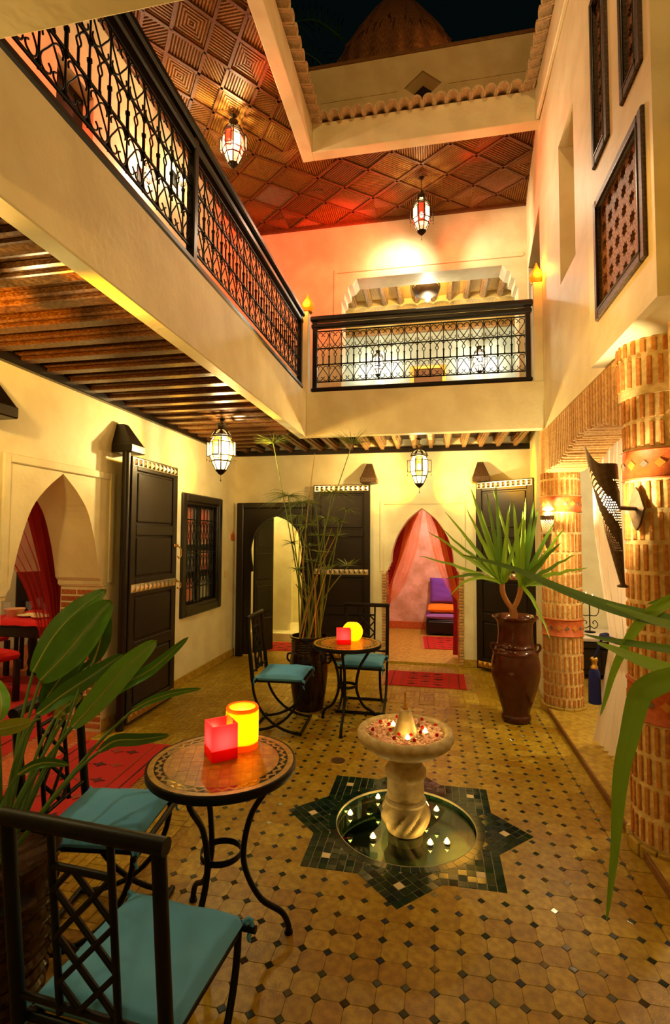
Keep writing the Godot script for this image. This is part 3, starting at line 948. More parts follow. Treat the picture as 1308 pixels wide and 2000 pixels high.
# lattice of panels: origin o, unit vector along the gallery s, across t
func reed_field(c: Node, rect: PackedVector2Array, o: Vector2, s: Vector2, hs: float, ht: float, period: float, y: float) -> void:
	var e1 := Vector2(1.0 / hs, 1.0 / ht)     # in (s, t) space a line of the first family is s/hs + t/ht = const
	var e2 := Vector2(1.0 / hs, -1.0 / ht)
	var t := Vector2(-s.y, s.x)
	var lines := []
	for k in range(-9, 10):
		lines.append(k * period / hs - 1.0)
		lines.append(k * period / hs + 1.0)
	var bt := Geo.new()
	var to_st := func(p: Vector2) -> Vector2: return Vector2((p - o).dot(s), (p - o).dot(t))
	var local := PackedVector2Array()
	for p in rect:
		local.append(to_st.call(p))
	var back := func(p: Vector2) -> Vector2: return o + s * p.x + t * p.y
	for i in lines.size() - 1:
		var a := clip(clip(local, e1, lines[i + 1]), -e1, -lines[i])
		if a.size() < 3:
			continue
		for j in lines.size() - 1:
			var q := clip(clip(a, e2, lines[j + 1]), -e2, -lines[j])
			if q.size() < 3:
				continue
			var wq := PackedVector2Array()
			var mid := Vector2.ZERO
			for p in q:
				wq.append(back.call(p)); mid += p / q.size()
			var d1: Vector2 = (s * hs - t * ht).normalized()     # along the first family of lines
			var d2: Vector2 = (s * hs + t * ht).normalized()
			var ni := i % 2 == 0
			var nj := j % 2 == 0
			var g := Geo.new()
			if ni and nj:   # small diamond: reeds turn round its centre in four quarters
				var cs := Vector2((lines[i] + lines[j] + 2.0) / 2.0 * hs, (lines[i] - lines[j]) / 2.0 * ht)
				for h in 4:
					var n1: Vector2 = [e1 + e2, e1 - e2, -e1 - e2, e2 - e1][h]
					var n2 := Vector2.ZERO
					# quarter between the two diagonals of the diamond that faces one side
					var side: Vector2 = [e1, e2, -e1, -e2][h]
					var other: Vector2 = [e2, e1, e2, e1][h]
					var qq := clip(clip(q, -(side - other), -(side - other).dot(cs)), -(side + other), -(side + other).dot(cs))
					if qq.size() < 3:
						continue
					var ww := PackedVector2Array()
					for p in qq:
						ww.append(back.call(p))
					reeds(g, ww, d1 if h % 2 == 0 else d2, y)
			elif ni:
				reeds(g, wq, d1, y)
			elif nj:
				reeds(g, wq, d2, y)
			else:
				reeds(g, wq, s if (i + j) % 4 == 2 else t, y)
			obj("reed_panel", g, M.reed[(i * 3 + j) % 3], c)
	for fam in [[e1, e2], [e2, e1]]:
		for k in lines:
			var a: Vector2 = fam[0]
			var nn := a.normalized()
			var d: float = k / a.length()
			var q := clip(clip(local, nn, d + 0.014), -nn, -(d - 0.014))
			if q.size() < 3:
				continue
			var wp := PackedVector2Array()
			for p in q:
				wp.append(back.call(p))
			var b := Geo.new()
			b.prism(wp, V(0, y - 0.028, 0), Vector3.RIGHT, V(0, 0, 1), V(0, 0.04, 0))
			obj("batten", b, M.batten, c)

func roof() -> void:
	var y0 := 5.87
	var inx := -1.30
	var e := 0.13
	var d := Geo.new()
	# a flat roof with a square opening over the court; the strip round the opening is its edge beam
	d.span(V(-3.2, 6.06, WB - 0.32), V(inx - e, 6.22, 2.4))
	d.span(V(inx - e, 6.06, WB - 0.32), V(1.6, 6.22, GZ - e))
	d.span(V(inx - e, 6.06, GN + e), V(1.6, 6.22, 2.4))
	var c := struct("ceiling_upper", d, M.plank_wood, "split-reed ceiling in diamond panels over the upper gallery")
	reed_field(c, PackedVector2Array([Vector2(WL, GZ - e), Vector2(inx - e, GZ - e), Vector2(inx - e, 1.2), Vector2(WL, 1.2)]), Vector2(-2.02, -3.85), Vector2(0, -1), 0.25, 0.20, 0.875, 6.06)
	reed_field(c, PackedVector2Array([Vector2(WL, WB), Vector2(1.2, WB), Vector2(1.08, GZ - e), Vector2(WL, GZ - e)]), Vector2(-0.13, -6.10), Vector2(1, 0), 0.30, 0.235, 1.25, 6.06)
	var tr := Geo.new()
	tr.span(V(WL, 6.0, WB), V(1.2, 6.055, WB + 0.035), 0.006)
	tr.span(V(inx - e - 0.035, 6.0, GZ - e), V(inx - e, 6.055, 1.2), 0.006)
	tr.span(V(inx - e, 6.0, GZ - e - 0.035), V(1.08, 6.055, GZ - e), 0.006)
	tr.span(V(WL, 6.0, WB), V(WL + 0.035, 6.055, 1.2), 0.006)
	obj("edge_batten", tr, M.batten, c)
	var f := Geo.new()
	f.span(V(inx - e, y0, GZ - e), V(inx, 6.2, GN + e), 0.006)
	f.span(V(inx, y0, GZ - e), V(1.08, 6.2, GZ), 0.006)
	f.span(V(inx, y0, GN), V(WR, 6.2, GN + e), 0.006)
	struct("trim_1", f, M.plaster, "cream edge beam round the opening to the night sky")
	# rounded clay tiles along the edge
	var t := thing("cornice", "row of pale scalloped clay tiles along the edge of the roof opening", "cornice")
	var tile := Geo.new()
	var prof := []
	for k in 9:
		var a := PI * k / 8.0
		prof.append(Vector2(cos(a) * 0.060, sin(a) * 0.058))
	for k in range(8, -1, -1):
		var a := PI * k / 8.0
		prof.append(Vector2(cos(a) * 0.044, sin(a) * 0.042))
	tile.prism(PackedVector2Array(prof), V(0, 0, 0.09), Vector3.RIGHT, Vector3.UP, V(0, 0, -0.22))
	var tm := tile.mesh()
	var x := inx + 0.02
	while x < WR - 0.02:
		obj("roof_tile", tm, M.roof_clay, t, Transform3D(Basis(Vector3.RIGHT, 0.18 + rng.randf() * 0.06), V(x, 6.195, GZ + 0.03)))
		x += 0.124
	var z := GZ + 0.06
	while z < -3.2:
		obj("roof_tile", tm, M.roof_clay, t, Transform3D(Basis(Vector3.UP, PI / 2) * Basis(Vector3.RIGHT, 0.18 + rng.randf() * 0.06), V(inx + 0.02, 6.195, z)))
		obj("roof_tile", tm, M.roof_clay, t, Transform3D(Basis(Vector3.UP, -PI / 2) * Basis(Vector3.RIGHT, 0.18 + rng.randf() * 0.06), V(WR - 0.055, 6.195, z)))
		z += 0.124
	# parapet on the roof with a diamond opening
	var pp := Geo.new()
	var zc := GZ - 0.10
	var out := PackedVector2Array([Vector2(-2.2, 6.2), Vector2(-0.10, 6.2), Vector2(-0.10, 6.36), Vector2(-0.30, 6.53), Vector2(-0.10, 6.70), Vector2(-0.10, 6.91), Vector2(-2.2, 6.91)])
	pp.prism(out, V(0, 0, zc), Vector3.RIGHT, Vector3.UP, V(0, 0, -0.2))
	out = PackedVector2Array([Vector2(1.25, 6.2), Vector2(-0.10, 6.2), Vector2(-0.10, 6.36), Vector2(0.10, 6.53), Vector2(-0.10, 6.70), Vector2(-0.10, 6.91), Vector2(1.25, 6.91)])
	pp.prism(out, V(0, 0, zc), Vector3.RIGHT, Vector3.UP, V(0, 0, -0.2))
	var w := struct("wall_parapet", pp, M.parapet, "weathered roof parapet with a small diamond opening, against the night sky")
	var dw := Geo.new()
	dw.prism(PackedVector2Array([Vector2(-0.25, 6.53), Vector2(-0.10, 6.40), Vector2(0.05, 6.53), Vector2(-0.10, 6.66)]), V(0, 0, zc - 0.14), Vector3.RIGHT, Vector3.UP, V(0, 0, -0.02))
	obj("diamond_shutter", dw, M.dark_wood, w)
	var dl := Geo.new()
	for q in [[Vector2(-0.30, 6.53), Vector2(-0.10, 6.36)], [Vector2(-0.10, 6.36), Vector2(0.10, 6.53)], [Vector2(0.10, 6.53), Vector2(-0.10, 6.70)], [Vector2(-0.10, 6.70), Vector2(-0.30, 6.53)]]:
		var mid := Vector2(-0.10, 6.53)
		var a: Vector2 = q[0]
		var b: Vector2 = q[1]
		var a2 := mid + (a - mid) * 0.72
		var b2 := mid + (b - mid) * 0.72
		dl.quado(V(a.x, a.y, zc - 0.02), V(b.x, b.y, zc - 0.02), V(b2.x, b2.y, zc - 0.14), V(a2.x, a2.y, zc - 0.14), V(mid.x - a.x, mid.y - a.y, 0.5))
	obj("diamond_splay", dl, M.parapet, w)
	var cp := Geo.new()
	cp.span(V(-2.2, 6.91, zc - 0.22), V(1.25, 6.945, zc + 0.02), 0.006)
	obj("coping", cp, M.kerb, w)
	# scalloped stain line left by an older row of tiles, in relief
	var sc := Geo.new()
	for k in 21:
		var cx := inx + 0.12 + k * 0.108
		if absf(cx + 0.10) < 0.22:
			continue
		var q := PackedVector2Array()
		for j in 7:
			var a := PI * j / 6.0
			q.append(Vector2(cx + cos(a) * 0.05, 6.50 + sin(a) * 0.05))
		sc.prism(q, V(0, 0, zc), Vector3.RIGHT, Vector3.UP, V(0, 0, 0.008))
	obj("scallop_relief", sc, M.parapet, w)
	var rr := Geo.new()
	rr.span(V(1.06, 6.2, -7.2), V(3.4, 6.4, 2.4))
	struct("ceiling_right", rr, M.plaster_dim, "flat roof over the rooms on the right")

func rooms() -> void:
	# dining room on the left
	var g := Geo.new()
	for q in [[V(-6.3, 0, -7.2), V(-6.1, 2.9, -1.6), "white plaster end wall of the dining room seen through the pointed arch"], [V(-6.1, 0, -7.2), V(-3.19, 2.9, -7.0), "white plaster far wall of the dining room beyond its table"], [V(-6.1, 0, -1.8), V(-3.19, 2.9, -1.6), "white plaster near wall of the dining room, out of sight"]]:
		g = Geo.new()
		g.span(q[0], q[1])
		struct("wall_dining_room", g, M.plaster, q[2])
	g = Geo.new()
	g.span(V(-6.3, 2.9, -7.2), V(-3.19, 3.1, -1.6))
	struct("ceiling_dining_room", g, M.plaster, "plain ceiling of the dining room")
	var f := Geo.new()
	f.span(V(-6.3, -0.1, -7.2), V(-2.77, 0.0, -1.6))
	struct("floor_dining_room", f, M.terracotta, "red tiled floor of the dining room")
	# passage behind the dark doorway
	var p := Geo.new()
	p.span(V(-3.2, 0, -9.0), V(-3.0, 2.8, WB - 0.32))
	p.span(V(-1.3, 0, -9.0), V(-1.1, 2.8, WB - 0.32))
	p.span(V(-3.2, 2.7, -9.2), V(-1.1, 2.9, WB - 0.32))
	var edge := [Vector2(0.0, 2.05), Vector2(0.14, 1.93), Vector2(0.25, 1.74), Vector2(0.29, 1.5), Vector2(0.27, 1.30)]
	edge = smooth2(edge, 3)
	edge.append_array([Vector2(0.31, 1.26), Vector2(0.31, 0.24), Vector2(0.36, 0.24), Vector2(0.36, 0.12)])
	var poly := PackedVector2Array([Vector2(-3.0, 0.12)])
	for q in lancet(edge, -2.02):
		poly.append(q)
	poly.append_array([Vector2(-1.3, 0.12), Vector2(-1.3, 2.7), Vector2(-3.0, 2.7)])
	p.prism(poly, V(0, 0, -8.2), Vector3.RIGHT, Vector3.UP, V(0, 0, -0.14))
	p.span(V(-3.0, 0.0, -9.0), V(-1.3, 0.12, -7.9), 0.004)
	p.span(V(-3.2, 0, -9.2), V(-1.1, 2.8, -9.0))
	struct("wall_passage", p, M.plaster, "bright cream passage with a second arch beyond the dark doorway")
	var pf := Geo.new()
	pf.span(V(-3.2, -0.1, -9.2), V(-1.1, 0.0, WB))
	struct("floor_passage", pf, M.slab, "tiled floor of the passage beyond the dark doorway")
	# the room behind the curtained arch
	var r := Geo.new()
	r.span(V(-1.1, 0, -9.3), V(-1.0, 2.7, WB - 0.32))
	r.span(V(1.6, 0, -9.3), V(1.75, 2.7, WB - 0.32))
	r.span(V(-1.1, 0, -9.45), V(1.75, 2.7, -9.3))
	r.span(V(-1.1, 2.6, -9.45), V(1.75, 2.8, WB - 0.32))
	struct("wall_alcove_room", r, M.plaster_pink, "mottled pink plaster wall of the room behind the curtained arch")
	var sk := Geo.new()
	sk.span(V(-1.0, 0.0, -9.3), V(1.6, 0.16, -9.28), 0.004)
	struct("baseboard_alcove_room", sk, M.terracotta, "dark skirting of the room behind the curtained arch")
	var rf := Geo.new()
	rf.span(V(-1.1, -0.1, -9.45), V(1.75, 0.03, WB + 0.0))
	struct("floor_alcove_room", rf, M.slab, "worn pale floor of the room behind the curtained arch")
	# upper salon behind the stepped opening
	var s := Geo.new()
	s.span(V(-2.0, 3.2, -9.45), V(2.0, 5.46, -9.3))
	s.span(V(-2.0, 3.2, -9.3), V(-1.85, 5.9, WB - 0.32))
	s.span(V(1.7, 3.2, -9.3), V(1.85, 5.9, WB - 0.32))
	var wv := struct("wall_salon", s, M.plaster_grey, "pale grey green wall of the upper salon behind the railing")
	var sf := Geo.new()
	sf.span(V(-2.0, 3.05, -9.45), V(2.0, 3.2, WB - 0.32))
	struct("floor_salon", sf, M.slab, "floor of the upper salon")
	var ct := Geo.new()
	ct.span(V(-1.85, 5.40, -9.3), V(1.7, 5.47, -9.22), 0.01)
	struct("trim_2", ct, M.pale_wood, "pale wooden moulding at the top of the salon wall")
	# coved painted ceiling
	var cv := Geo.new()
	cv.span(V(-2.0, 5.74, -8.65), V(2.0, 5.9, WB - 0.32))
	cv.prism(PackedVector2Array([Vector2(9.4, 5.46), Vector2(8.62, 5.74), Vector2(8.62, 5.9), Vector2(9.4, 5.62)]), V(-2, 0, 0), V(0, 0, -1), Vector3.UP, V(4, 0, 0))
	var sc := struct("ceiling_salon", cv, M.painted, "painted coved ceiling with golden beams in the upper salon")
	for k in 13:
		var x := -1.62 + k * 0.27
		var b := Geo.new()
		b.span(V(x - 0.055, 5.66, -8.6), V(x + 0.055, 5.74, WB - 0.32), 0.012)
		b.span(V(x - 0.03, 5.63, -8.58), V(x + 0.03, 5.665, WB - 0.32), 0.008)
		obj("beam", b, M.pale_wood, sc)
		if k < 12:
			var q := PackedVector2Array()
			for j in 9:
				var a := PI * j / 8.0
				q.append(Vector2(x + 0.135 + cos(a) * 0.135, 5.70 - 0.10 + sin(a) * 0.05))
			q.append(Vector2(x, 5.74)); q.append(Vector2(x + 0.27, 5.74))
			var s2 := Geo.new()
			s2.prism(q, V(0, 0, -8.6), Vector3.RIGHT, Vector3.UP, V(0, 0, -0.03))
			obj("scallop", s2, M.cream_paint, sc)
	var pf2 := thing("picture_frame", "gold framed picture between the two lanterns on the salon wall", "picture", V(-0.1, 4.56, -9.285))
	var fr := Geo.new()
	for q in [[-0.32, -0.25, -0.22, 0.22], [0.25, 0.32, -0.22, 0.22], [-0.25, 0.25, -0.22, -0.15], [-0.25, 0.25, 0.15, 0.22]]:
		fr.span(V(q[0], q[2], -0.015), V(q[1], q[3], 0.03), 0.01)
	obj("frame", fr, M.brass, pf2)
	var cn := Geo.new()
	cn.span(V(-0.25, -0.15, -0.01), V(0.25, 0.15, 0.008))
	obj("canvas", cn, M.picture, pf2)

# --------------------------------------------------------------- floor, star and pool
const FC := Vector2(-0.172, -3.07)   # middle of the fountain

func star_outline(grow := 0.0) -> PackedVector2Array:
	var p := PackedVector2Array()
	for k in 16:
		var a := TAU * k / 16.0
		var r := (0.707 if k % 2 == 0 else 0.541) + grow
		p.append(FC + Vector2(cos(a), sin(a)) * r)
	return p

func circle2(c: Vector2, r: float, n := 40) -> PackedVector2Array:
	var p := PackedVector2Array()
	for k in n:
		p.append(c + Vector2(cos(TAU * k / n), sin(TAU * k / n)) * r)
	return p

func slab_tile(poly: PackedVector2Array, h := 0.012) -> Geo:   # a flat tile with a small chamfer, top at y 0, in x, z
	var g := Geo.new()
	var c := Vector2.ZERO
	for p in poly:
		c += p / poly.size()
	var ins := PackedVector2Array()
	for p in poly:
		ins.append(p + (c - p).normalized() * 0.0014)
	for i in range(1, poly.size() - 1):
		g.flato(V(ins[0].x, 0, ins[0].y), V(ins[i].x, 0, ins[i].y), V(ins[i + 1].x, 0, ins[i + 1].y), Vector3.UP)
	for i in poly.size():
		var j := (i + 1) % poly.size()
		var m := (poly[i] + poly[j]) * 0.5 - c
		g.quado(V(ins[i].x, 0, ins[i].y), V(ins[j].x, 0, ins[j].y), V(poly[j].x, -0.0012, poly[j].y), V(poly[i].x, -0.0012, poly[i].y), V(m.x, 1.0, m.y))
		g.quado(V(poly[i].x, -0.0012, poly[i].y), V(poly[j].x, -0.0012, poly[j].y), V(poly[j].x, -h, poly[j].y), V(poly[i].x, -h, poly[i].y), V(m.x, 0, m.y))
	return g

func court_floor() -> void:
	var g := Geo.new()
	var y0 := -0.16
	var y1 := -0.004
	var q := 0.60
	g.span(V(WL - 0.05, y0, FC.y + q), V(WR + 0.02, y1, 2.2))
	g.span(V(WL - 0.05, y0, WB), V(WR + 0.02, y1, FC.y - q))
	g.span(V(WL - 0.05, y0, FC.y - q), V(FC.x - q, y1, FC.y + q))
	g.span(V(FC.x + q, y0, FC.y - q), V(WR + 0.02, y1, FC.y + q))
	for k in 40:   # square plate with a round hole
		var a := TAU * k / 40.0
		var b := TAU * (k + 1) / 40.0
		var da := Vector2(cos(a), sin(a))
		var db := Vector2(cos(b), sin(b))
		var qa := FC + da * (q / maxf(absf(da.x), absf(da.y)))
		var qb := FC + db * (q / maxf(absf(db.x), absf(db.y)))
		var ra := FC + da * 0.40
		var rb := FC + db * 0.40
		g.quado(V(qa.x, y1, qa.y), V(qb.x, y1, qb.y), V(rb.x, y1, rb.y), V(ra.x, y1, ra.y), Vector3.UP)
	var fl := struct("floor", g, M.grout, "courtyard floor of yellow octagon tiles with small dark diamond tiles")
	# octagons and diamonds
	var s := 0.1045
	var ox := -0.007
	var oz := -2.286
	var cut := 0.0195
	var h := s / 2.0
	var oct := PackedVector2Array([Vector2(-h + cut, -h), Vector2(h - cut, -h), Vector2(h, -h + cut), Vector2(h, h - cut), Vector2(h - cut, h), Vector2(-h + cut, h), Vector2(-h, h - cut), Vector2(-h, -h + cut)])
	var shrink := func(p: PackedVector2Array, d: float) -> PackedVector2Array:
		var o := PackedVector2Array()
		for v2 in p:
			o.append(v2 * (1.0 - d / v2.length()))
		return o
	var om := slab_tile(shrink.call(oct, 0.0004)).mesh()
	var dm := slab_tile(shrink.call(PackedVector2Array([Vector2(-cut, 0), Vector2(0, -cut), Vector2(cut, 0), Vector2(0, cut)]), 0.0008)).mesh()
	var so := star_outline()
	var octs := []
	var dots := []
	for i in range(-13, 10):
		for j in range(-29, 14):
			var c := Vector2(ox + (i + 0.5) * s, oz + (j + 0.5) * s)
			if c.x > -1.36 and c.x < 0.93 and c.y > -5.24 and c.y < -1.0:
				octs.append(c)
			var d := Vector2(ox + i * s, oz + j * s)
			if d.x > -1.34 and d.x < 0.94 and d.y > -5.2 and d.y < -1.05:
				dots.append(d)
	var near := func(a: Vector2, b: Vector2) -> bool: return a.length_squared() < b.length_squared()
	octs.sort_custom(near)
	dots.sort_custom(near)
	var seen_in := func(c: Vector2) -> bool:   # whether the photograph's view reaches it
		return c.y < -1.02 and c.x / -c.y < 0.42
	var rest := {}
	var count := 0
	for c in octs:
		var inside := Geometry2D.is_point_in_polygon(c, so)
		var d0: float = (c - FC).length()
		var k = rng.randi() % M.tile.size()
		if d0 < 0.78:
			var shifted := PackedVector2Array()
			for p in oct:
				shifted.append(p + c)
			for part in Geometry2D.clip_polygons(shifted, so):
				if part.size() < 3 or Geometry2D.triangulate_polygon(part).size() < 3:
					continue
				var pg := Geo.new()
				pg.prism(part, V(0, -0.012, 0), Vector3.RIGHT, V(0, 0, 1), V(0, 0.012, 0))
				obj("octagon_tile", pg, M.tile[k], fl)
			continue
		var t := Transform3D(Basis(Vector3(rng.randf() - 0.5, 0, rng.randf() - 0.5).normalized(), rng.randf() * 0.010), V(c.x, rng.randf_range(-0.0008, 0.0006), c.y))
		if count < 250 and seen_in.call(c):
			count += 1
			obj("octagon_tile", om, M.tile[k], fl, t)
		else:
			if not rest.has(k): rest[k] = []
			rest[k].append(t)
	for k in rest:
		joined(om, rest[k], "octagon_tiles", M.tile[k], fl)
	rest = {}
	count = 0
	for c in dots:
		if Geometry2D.is_point_in_polygon(c, star_outline(0.012)):
			continue
		var k = rng.randi() % M.dot.size()
		var t := Transform3D(Basis(Vector3(rng.randf() - 0.5, 0, rng.randf() - 0.5).normalized(), rng.randf() * 0.05), V(c.x, rng.randf_range(0.0, 0.0012), c.y))
		if count < 290 and seen_in.call(c):
			count += 1
			obj("diamond_tile", dm, M.dot[k], fl, t)
		else:
			if not rest.has(k): rest[k] = []
			rest[k].append(t)
	for k in rest:
		joined(dm, rest[k], "diamond_tiles", M.dot[k], fl)
	# plain border tiles on the right
	var z := -5.2
	while z < -1.0:
		var bt := Geo.new()
		bt.box(V(1.0, -0.006, z + 0.09), V(0.115, 0.012, 0.176), 0.002)
		obj("border_tile", bt, M.tile[rng.randi() % M.tile.size()], fl)
		z += 0.18
	# thin bricks paving the galleries, herringbone by blocks
	var bm := slab_tile(PackedVector2Array([Vector2(-0.073, -0.023), Vector2(0.073, -0.023), Vector2(0.073, 0.023), Vector2(-0.073, 0.023)])).mesh()
	var bl := []
	var L := 0.15
	var w := 0.05
	for r in [[WL, -1.36, -6.83, -2.0], [-1.36, 1.2, -6.83, -5.245]]:
		var cx: float = r[0]
		var ci := 0
		while cx < r[1]:
			var cz: float = r[2]
			var cj := 0
			while cz < r[3]:
				for b in 3:
					var turn := (ci + cj) % 2
					var c := Vector2(cx + L / 2, cz + w * (b + 0.5)) if turn == 0 else Vector2(cx + w * (b + 0.5), cz + L / 2)
					if c.x < r[1] and c.y < r[3]:
						bl.append([c, turn])
				cz += L; cj += 1
			cx += L; ci += 1
	bl.sort_custom(func(a, b): return a[0].length_squared() < b[0].length_squared())
	rest = {}
	count = 0
	for b in bl:
		var k = rng.randi() % M.tile.size()
		var t := Transform3D(Basis(Vector3.UP, PI / 2 * b[1]) * Basis(Vector3(rng.randf() - 0.5, 0, rng.randf() - 0.5).normalized(), rng.randf() * 0.012), V(b[0].x, rng.randf_range(-0.001, 0.0), b[0].y))
		if count < 300 and b[0].x / -b[0].y > -0.98 and b[0].x / -b[0].y < 0.2:
			count += 1
			obj("floor_brick", bm, M.tile[k], fl, t)
		else:
			if not rest.has(k): rest[k] = []
			rest[k].append(t)
	for k in rest:
		joined(bm, rest[k], "floor_bricks", M.tile[k], fl)
	# floor grate let into the tiles
	var dr := thing("floor_drain", "small square floor drain with a dark round grate", "drain", V(-0.705, 0.0, -3.79))
	var dg := Geo.new()
	dg.span(V(-0.075, -0.004, -0.075), V(0.075, 0.004, 0.075), 0.002)
	obj("plate", dg, M.slab, dr)
	var dl := Geo.new()
	dl.lathe([Vector2(0.05, 0.003), Vector2(0.052, 0.008), Vector2(0.038, 0.008), Vector2(0.036, 0.0045), Vector2(0.012, 0.0045), Vector2(0.010, 0.007), Vector2(0, 0.007)], 20)
	obj("grate", dl, M.bronze, dr)
	# kerb and raised floor of the arcade
	var kb := Geo.new()
	kb.span(V(WR, -0.15, -5.5), V(3.3, 0.045, 2.2), 0.006)
	kb.span(V(1.2, -0.15, -6.83), V(3.3, 0.045, -5.5))
	struct("floor_arcade", kb, M.slab, "raised tiled floor of the arcade with a brown kerb")
	var kn := Geo.new()
	kn.span(V(WR - 0.012, -0.01, -5.25), V(WR + 0.004, 0.047, 2.0), 0.003)
	struct("trim_3", kn, M.kerb, "brown kerb tile along the arcade step")
	pool(fl)

func joined(m: Mesh, ts: Array, called: String, material: Material, parent: Node) -> void:
	var mm := MultiMesh.new()
	mm.transform_format = MultiMesh.TRANSFORM_3D
	mm.mesh = m
	mm.instance_count = ts.size()
	for i in ts.size():
		mm.set_instance_transform(i, ts[i])
	var o := MultiMeshInstance3D.new()
	o.multimesh = mm
	o.material_override = material
	o.set_meta("kind", "stuff")
	var key := str(parent.get_instance_id()) + called
	used[key] = used.get(key, -1) + 1
	o.name = called if used[key] == 0 else "%s_%03d" % [called, used[key]]
	parent.add_child(o, true)

func pool(fl: Node) -> void:
	var bed := Geo.new()
	bed.prism(star_outline(), V(0, -0.0045, 0), Vector3.RIGHT, V(0, 0, 1), V(0, 0.0012, 0))
	# only the ring of the star outside the pool is bedding
	bed = Geo.new()
	for k in 64:
		var a := TAU * k / 64.0
		var b := TAU * (k + 1) / 64.0
		var pts := []
		for t in [a, b]:
			var w := fmod(t, TAU / 8.0)
			var lo := 0.707
			# distance to the star's edge along this direction
			var d := absf(w - TAU / 16.0)
			var dd := TAU / 16.0 - d          # angle from the nearest point of the star
			lo = 0.5 / cos(PI / 4 - dd)
			var dir := Vector2(cos(t), sin(t))
			pts.append([FC + dir * 0.40, FC + dir * lo])
		bed.quado(V(pts[0][0].x, -0.0010, pts[0][0].y), V(pts[1][0].x, -0.0010, pts[1][0].y), V(pts[1][1].x, -0.0010, pts[1][1].y), V(pts[0][1].x, -0.0010, pts[0][1].y), Vector3.UP)
	var st := struct("floor_star", bed, M.zellige_grout, "eight pointed star of dark green tiles round the pool")
	var so := star_outline(-0.0006)
	var ring := circle2(FC, 0.446, 48)
	var c := 0.0445
	for k in 8:
		var ax := TAU * k / 8.0
		var dir := Vector2(cos(ax), sin(ax))
		var tip := FC + dir * 0.707
		var e1 := -Vector2(cos(ax + PI / 4), sin(ax + PI / 4))
		var e2 := -Vector2(cos(ax - PI / 4), sin(ax - PI / 4))
		var lim := TAU / 16.0
		var n1 := Vector2(cos(ax + lim + PI / 2), sin(ax + lim + PI / 2))
		var n2 := Vector2(cos(ax - lim - PI / 2), sin(ax - lim - PI / 2))
		for i in 9:
			for j in 9:
				var p0 := tip + e1 * (i * c) + e2 * (j * c)
				var gap := 0.0016
				var poly := PackedVector2Array([p0 + (e1 + e2) * gap, p0 + e1 * (c - gap) + e2 * gap, p0 + (e1 + e2) * (c - gap), p0 + e2 * (c - gap) + e1 * gap])
				poly = clip(clip(poly, n1, n1.dot(FC) - 0.001), n2, n2.dot(FC) - 0.001)
				if poly.size() < 3:
					continue
				for part in Geometry2D.clip_polygons(poly, ring):
					if part.size() < 3:
						continue
					var area := 0.0
					for q in part.size():
						area += part[q].cross(part[(q + 1) % part.size()])
					if absf(area) < 0.0002 or Geometry2D.triangulate_polygon(part).size() < 3:
						continue
					var white := i == 2 and j == 2
					var g := Geo.new()
					var mid := Vector2.ZERO
					for q in part:
						mid += q / part.size()
					var loc := PackedVector2Array()
					for q in part:
						loc.append(q - mid)
					g.prism(loc, V(0, -0.010, 0), Vector3.RIGHT, V(0, 0, 1), V(0, 0.010, 0))
					obj("star_tile", g, M.zellige_white if white else M.zellige[rng.randi() % 5], st, Transform3D(Basis(Vector3(rng.randf() - 0.5, 0, rng.randf() - 0.5).normalized(), rng.randf() * 0.035), V(mid.x, rng.randf_range(0.0, 0.0015), mid.y)))
	for rr in [[0.404, 0.445, 56]]:
		for k in rr[2]:
			var a: float = TAU * k / rr[2] + 0.003
			var b: float = TAU * (k + 1) / rr[2] - 0.003
			var g := Geo.new()
			g.prism(PackedVector2Array([Vector2(cos(a), sin(a)) * rr[0], Vector2(cos(a), sin(a)) * rr[1], Vector2(cos(b), sin(b)) * rr[1], Vector2(cos(b), sin(b)) * rr[0]]), V(FC.x, -0.010, FC.y), Vector3.RIGHT, V(0, 0, 1), V(0, 0.0105 + rng.randf() * 0.0015, 0))
			obj("rim_tile", g, M.zellige[rng.randi() % 5], st)
	# lining of the pool: tiles on its wall, dark bottom
	var p := thing("pool", "round sunken pool with a dark tiled lining", "pool", V(FC.x, 0, FC.y), 0.0, "", "structure")
	var ln := Geo.new()
	ln.lathe([Vector2(0.40, 0.001), Vector2(0.40, -0.15), Vector2(0.0, -0.15)], 48, 0.5)
	var lin := Geo.new()
	lin.lathe([Vector2(0.0, -0.15), Vector2(0.415, -0.15), Vector2(0.415, -0.002)], 48, 0.3)
	obj("lining", lin, M.zellige[2], p)
	var edge := Geo.new()
	edge.lathe([Vector2(0.398, -0.012), Vector2(0.398, 0.0005), Vector2(0.402, 0.001), Vector2(0.403, -0.004)], 64, 0.4)
	obj("rim_edge", edge, M.zellige_grout, p)
	for k in 56:
		var a := TAU * (k + 0.5) / 56.0
		var g := Geo.new()
		g.box(Vector3.ZERO, V(0.008, 0.05, 0.0415), 0.001)
		obj("wall_tile", g, M.zellige[rng.randi() % 5], p, Transform3D(Basis(Vector3.UP, -a), V(cos(a) * 0.402, -0.027, sin(a) * 0.402)))
	var w := Geo.new()
	w.lathe([Vector2(0.0, -0.149), Vector2(0.3985, -0.149), Vector2(0.3985, -0.032), Vector2(0.0, -0.032)], 48, 0.3)
	obj("water", w, M.water, p)

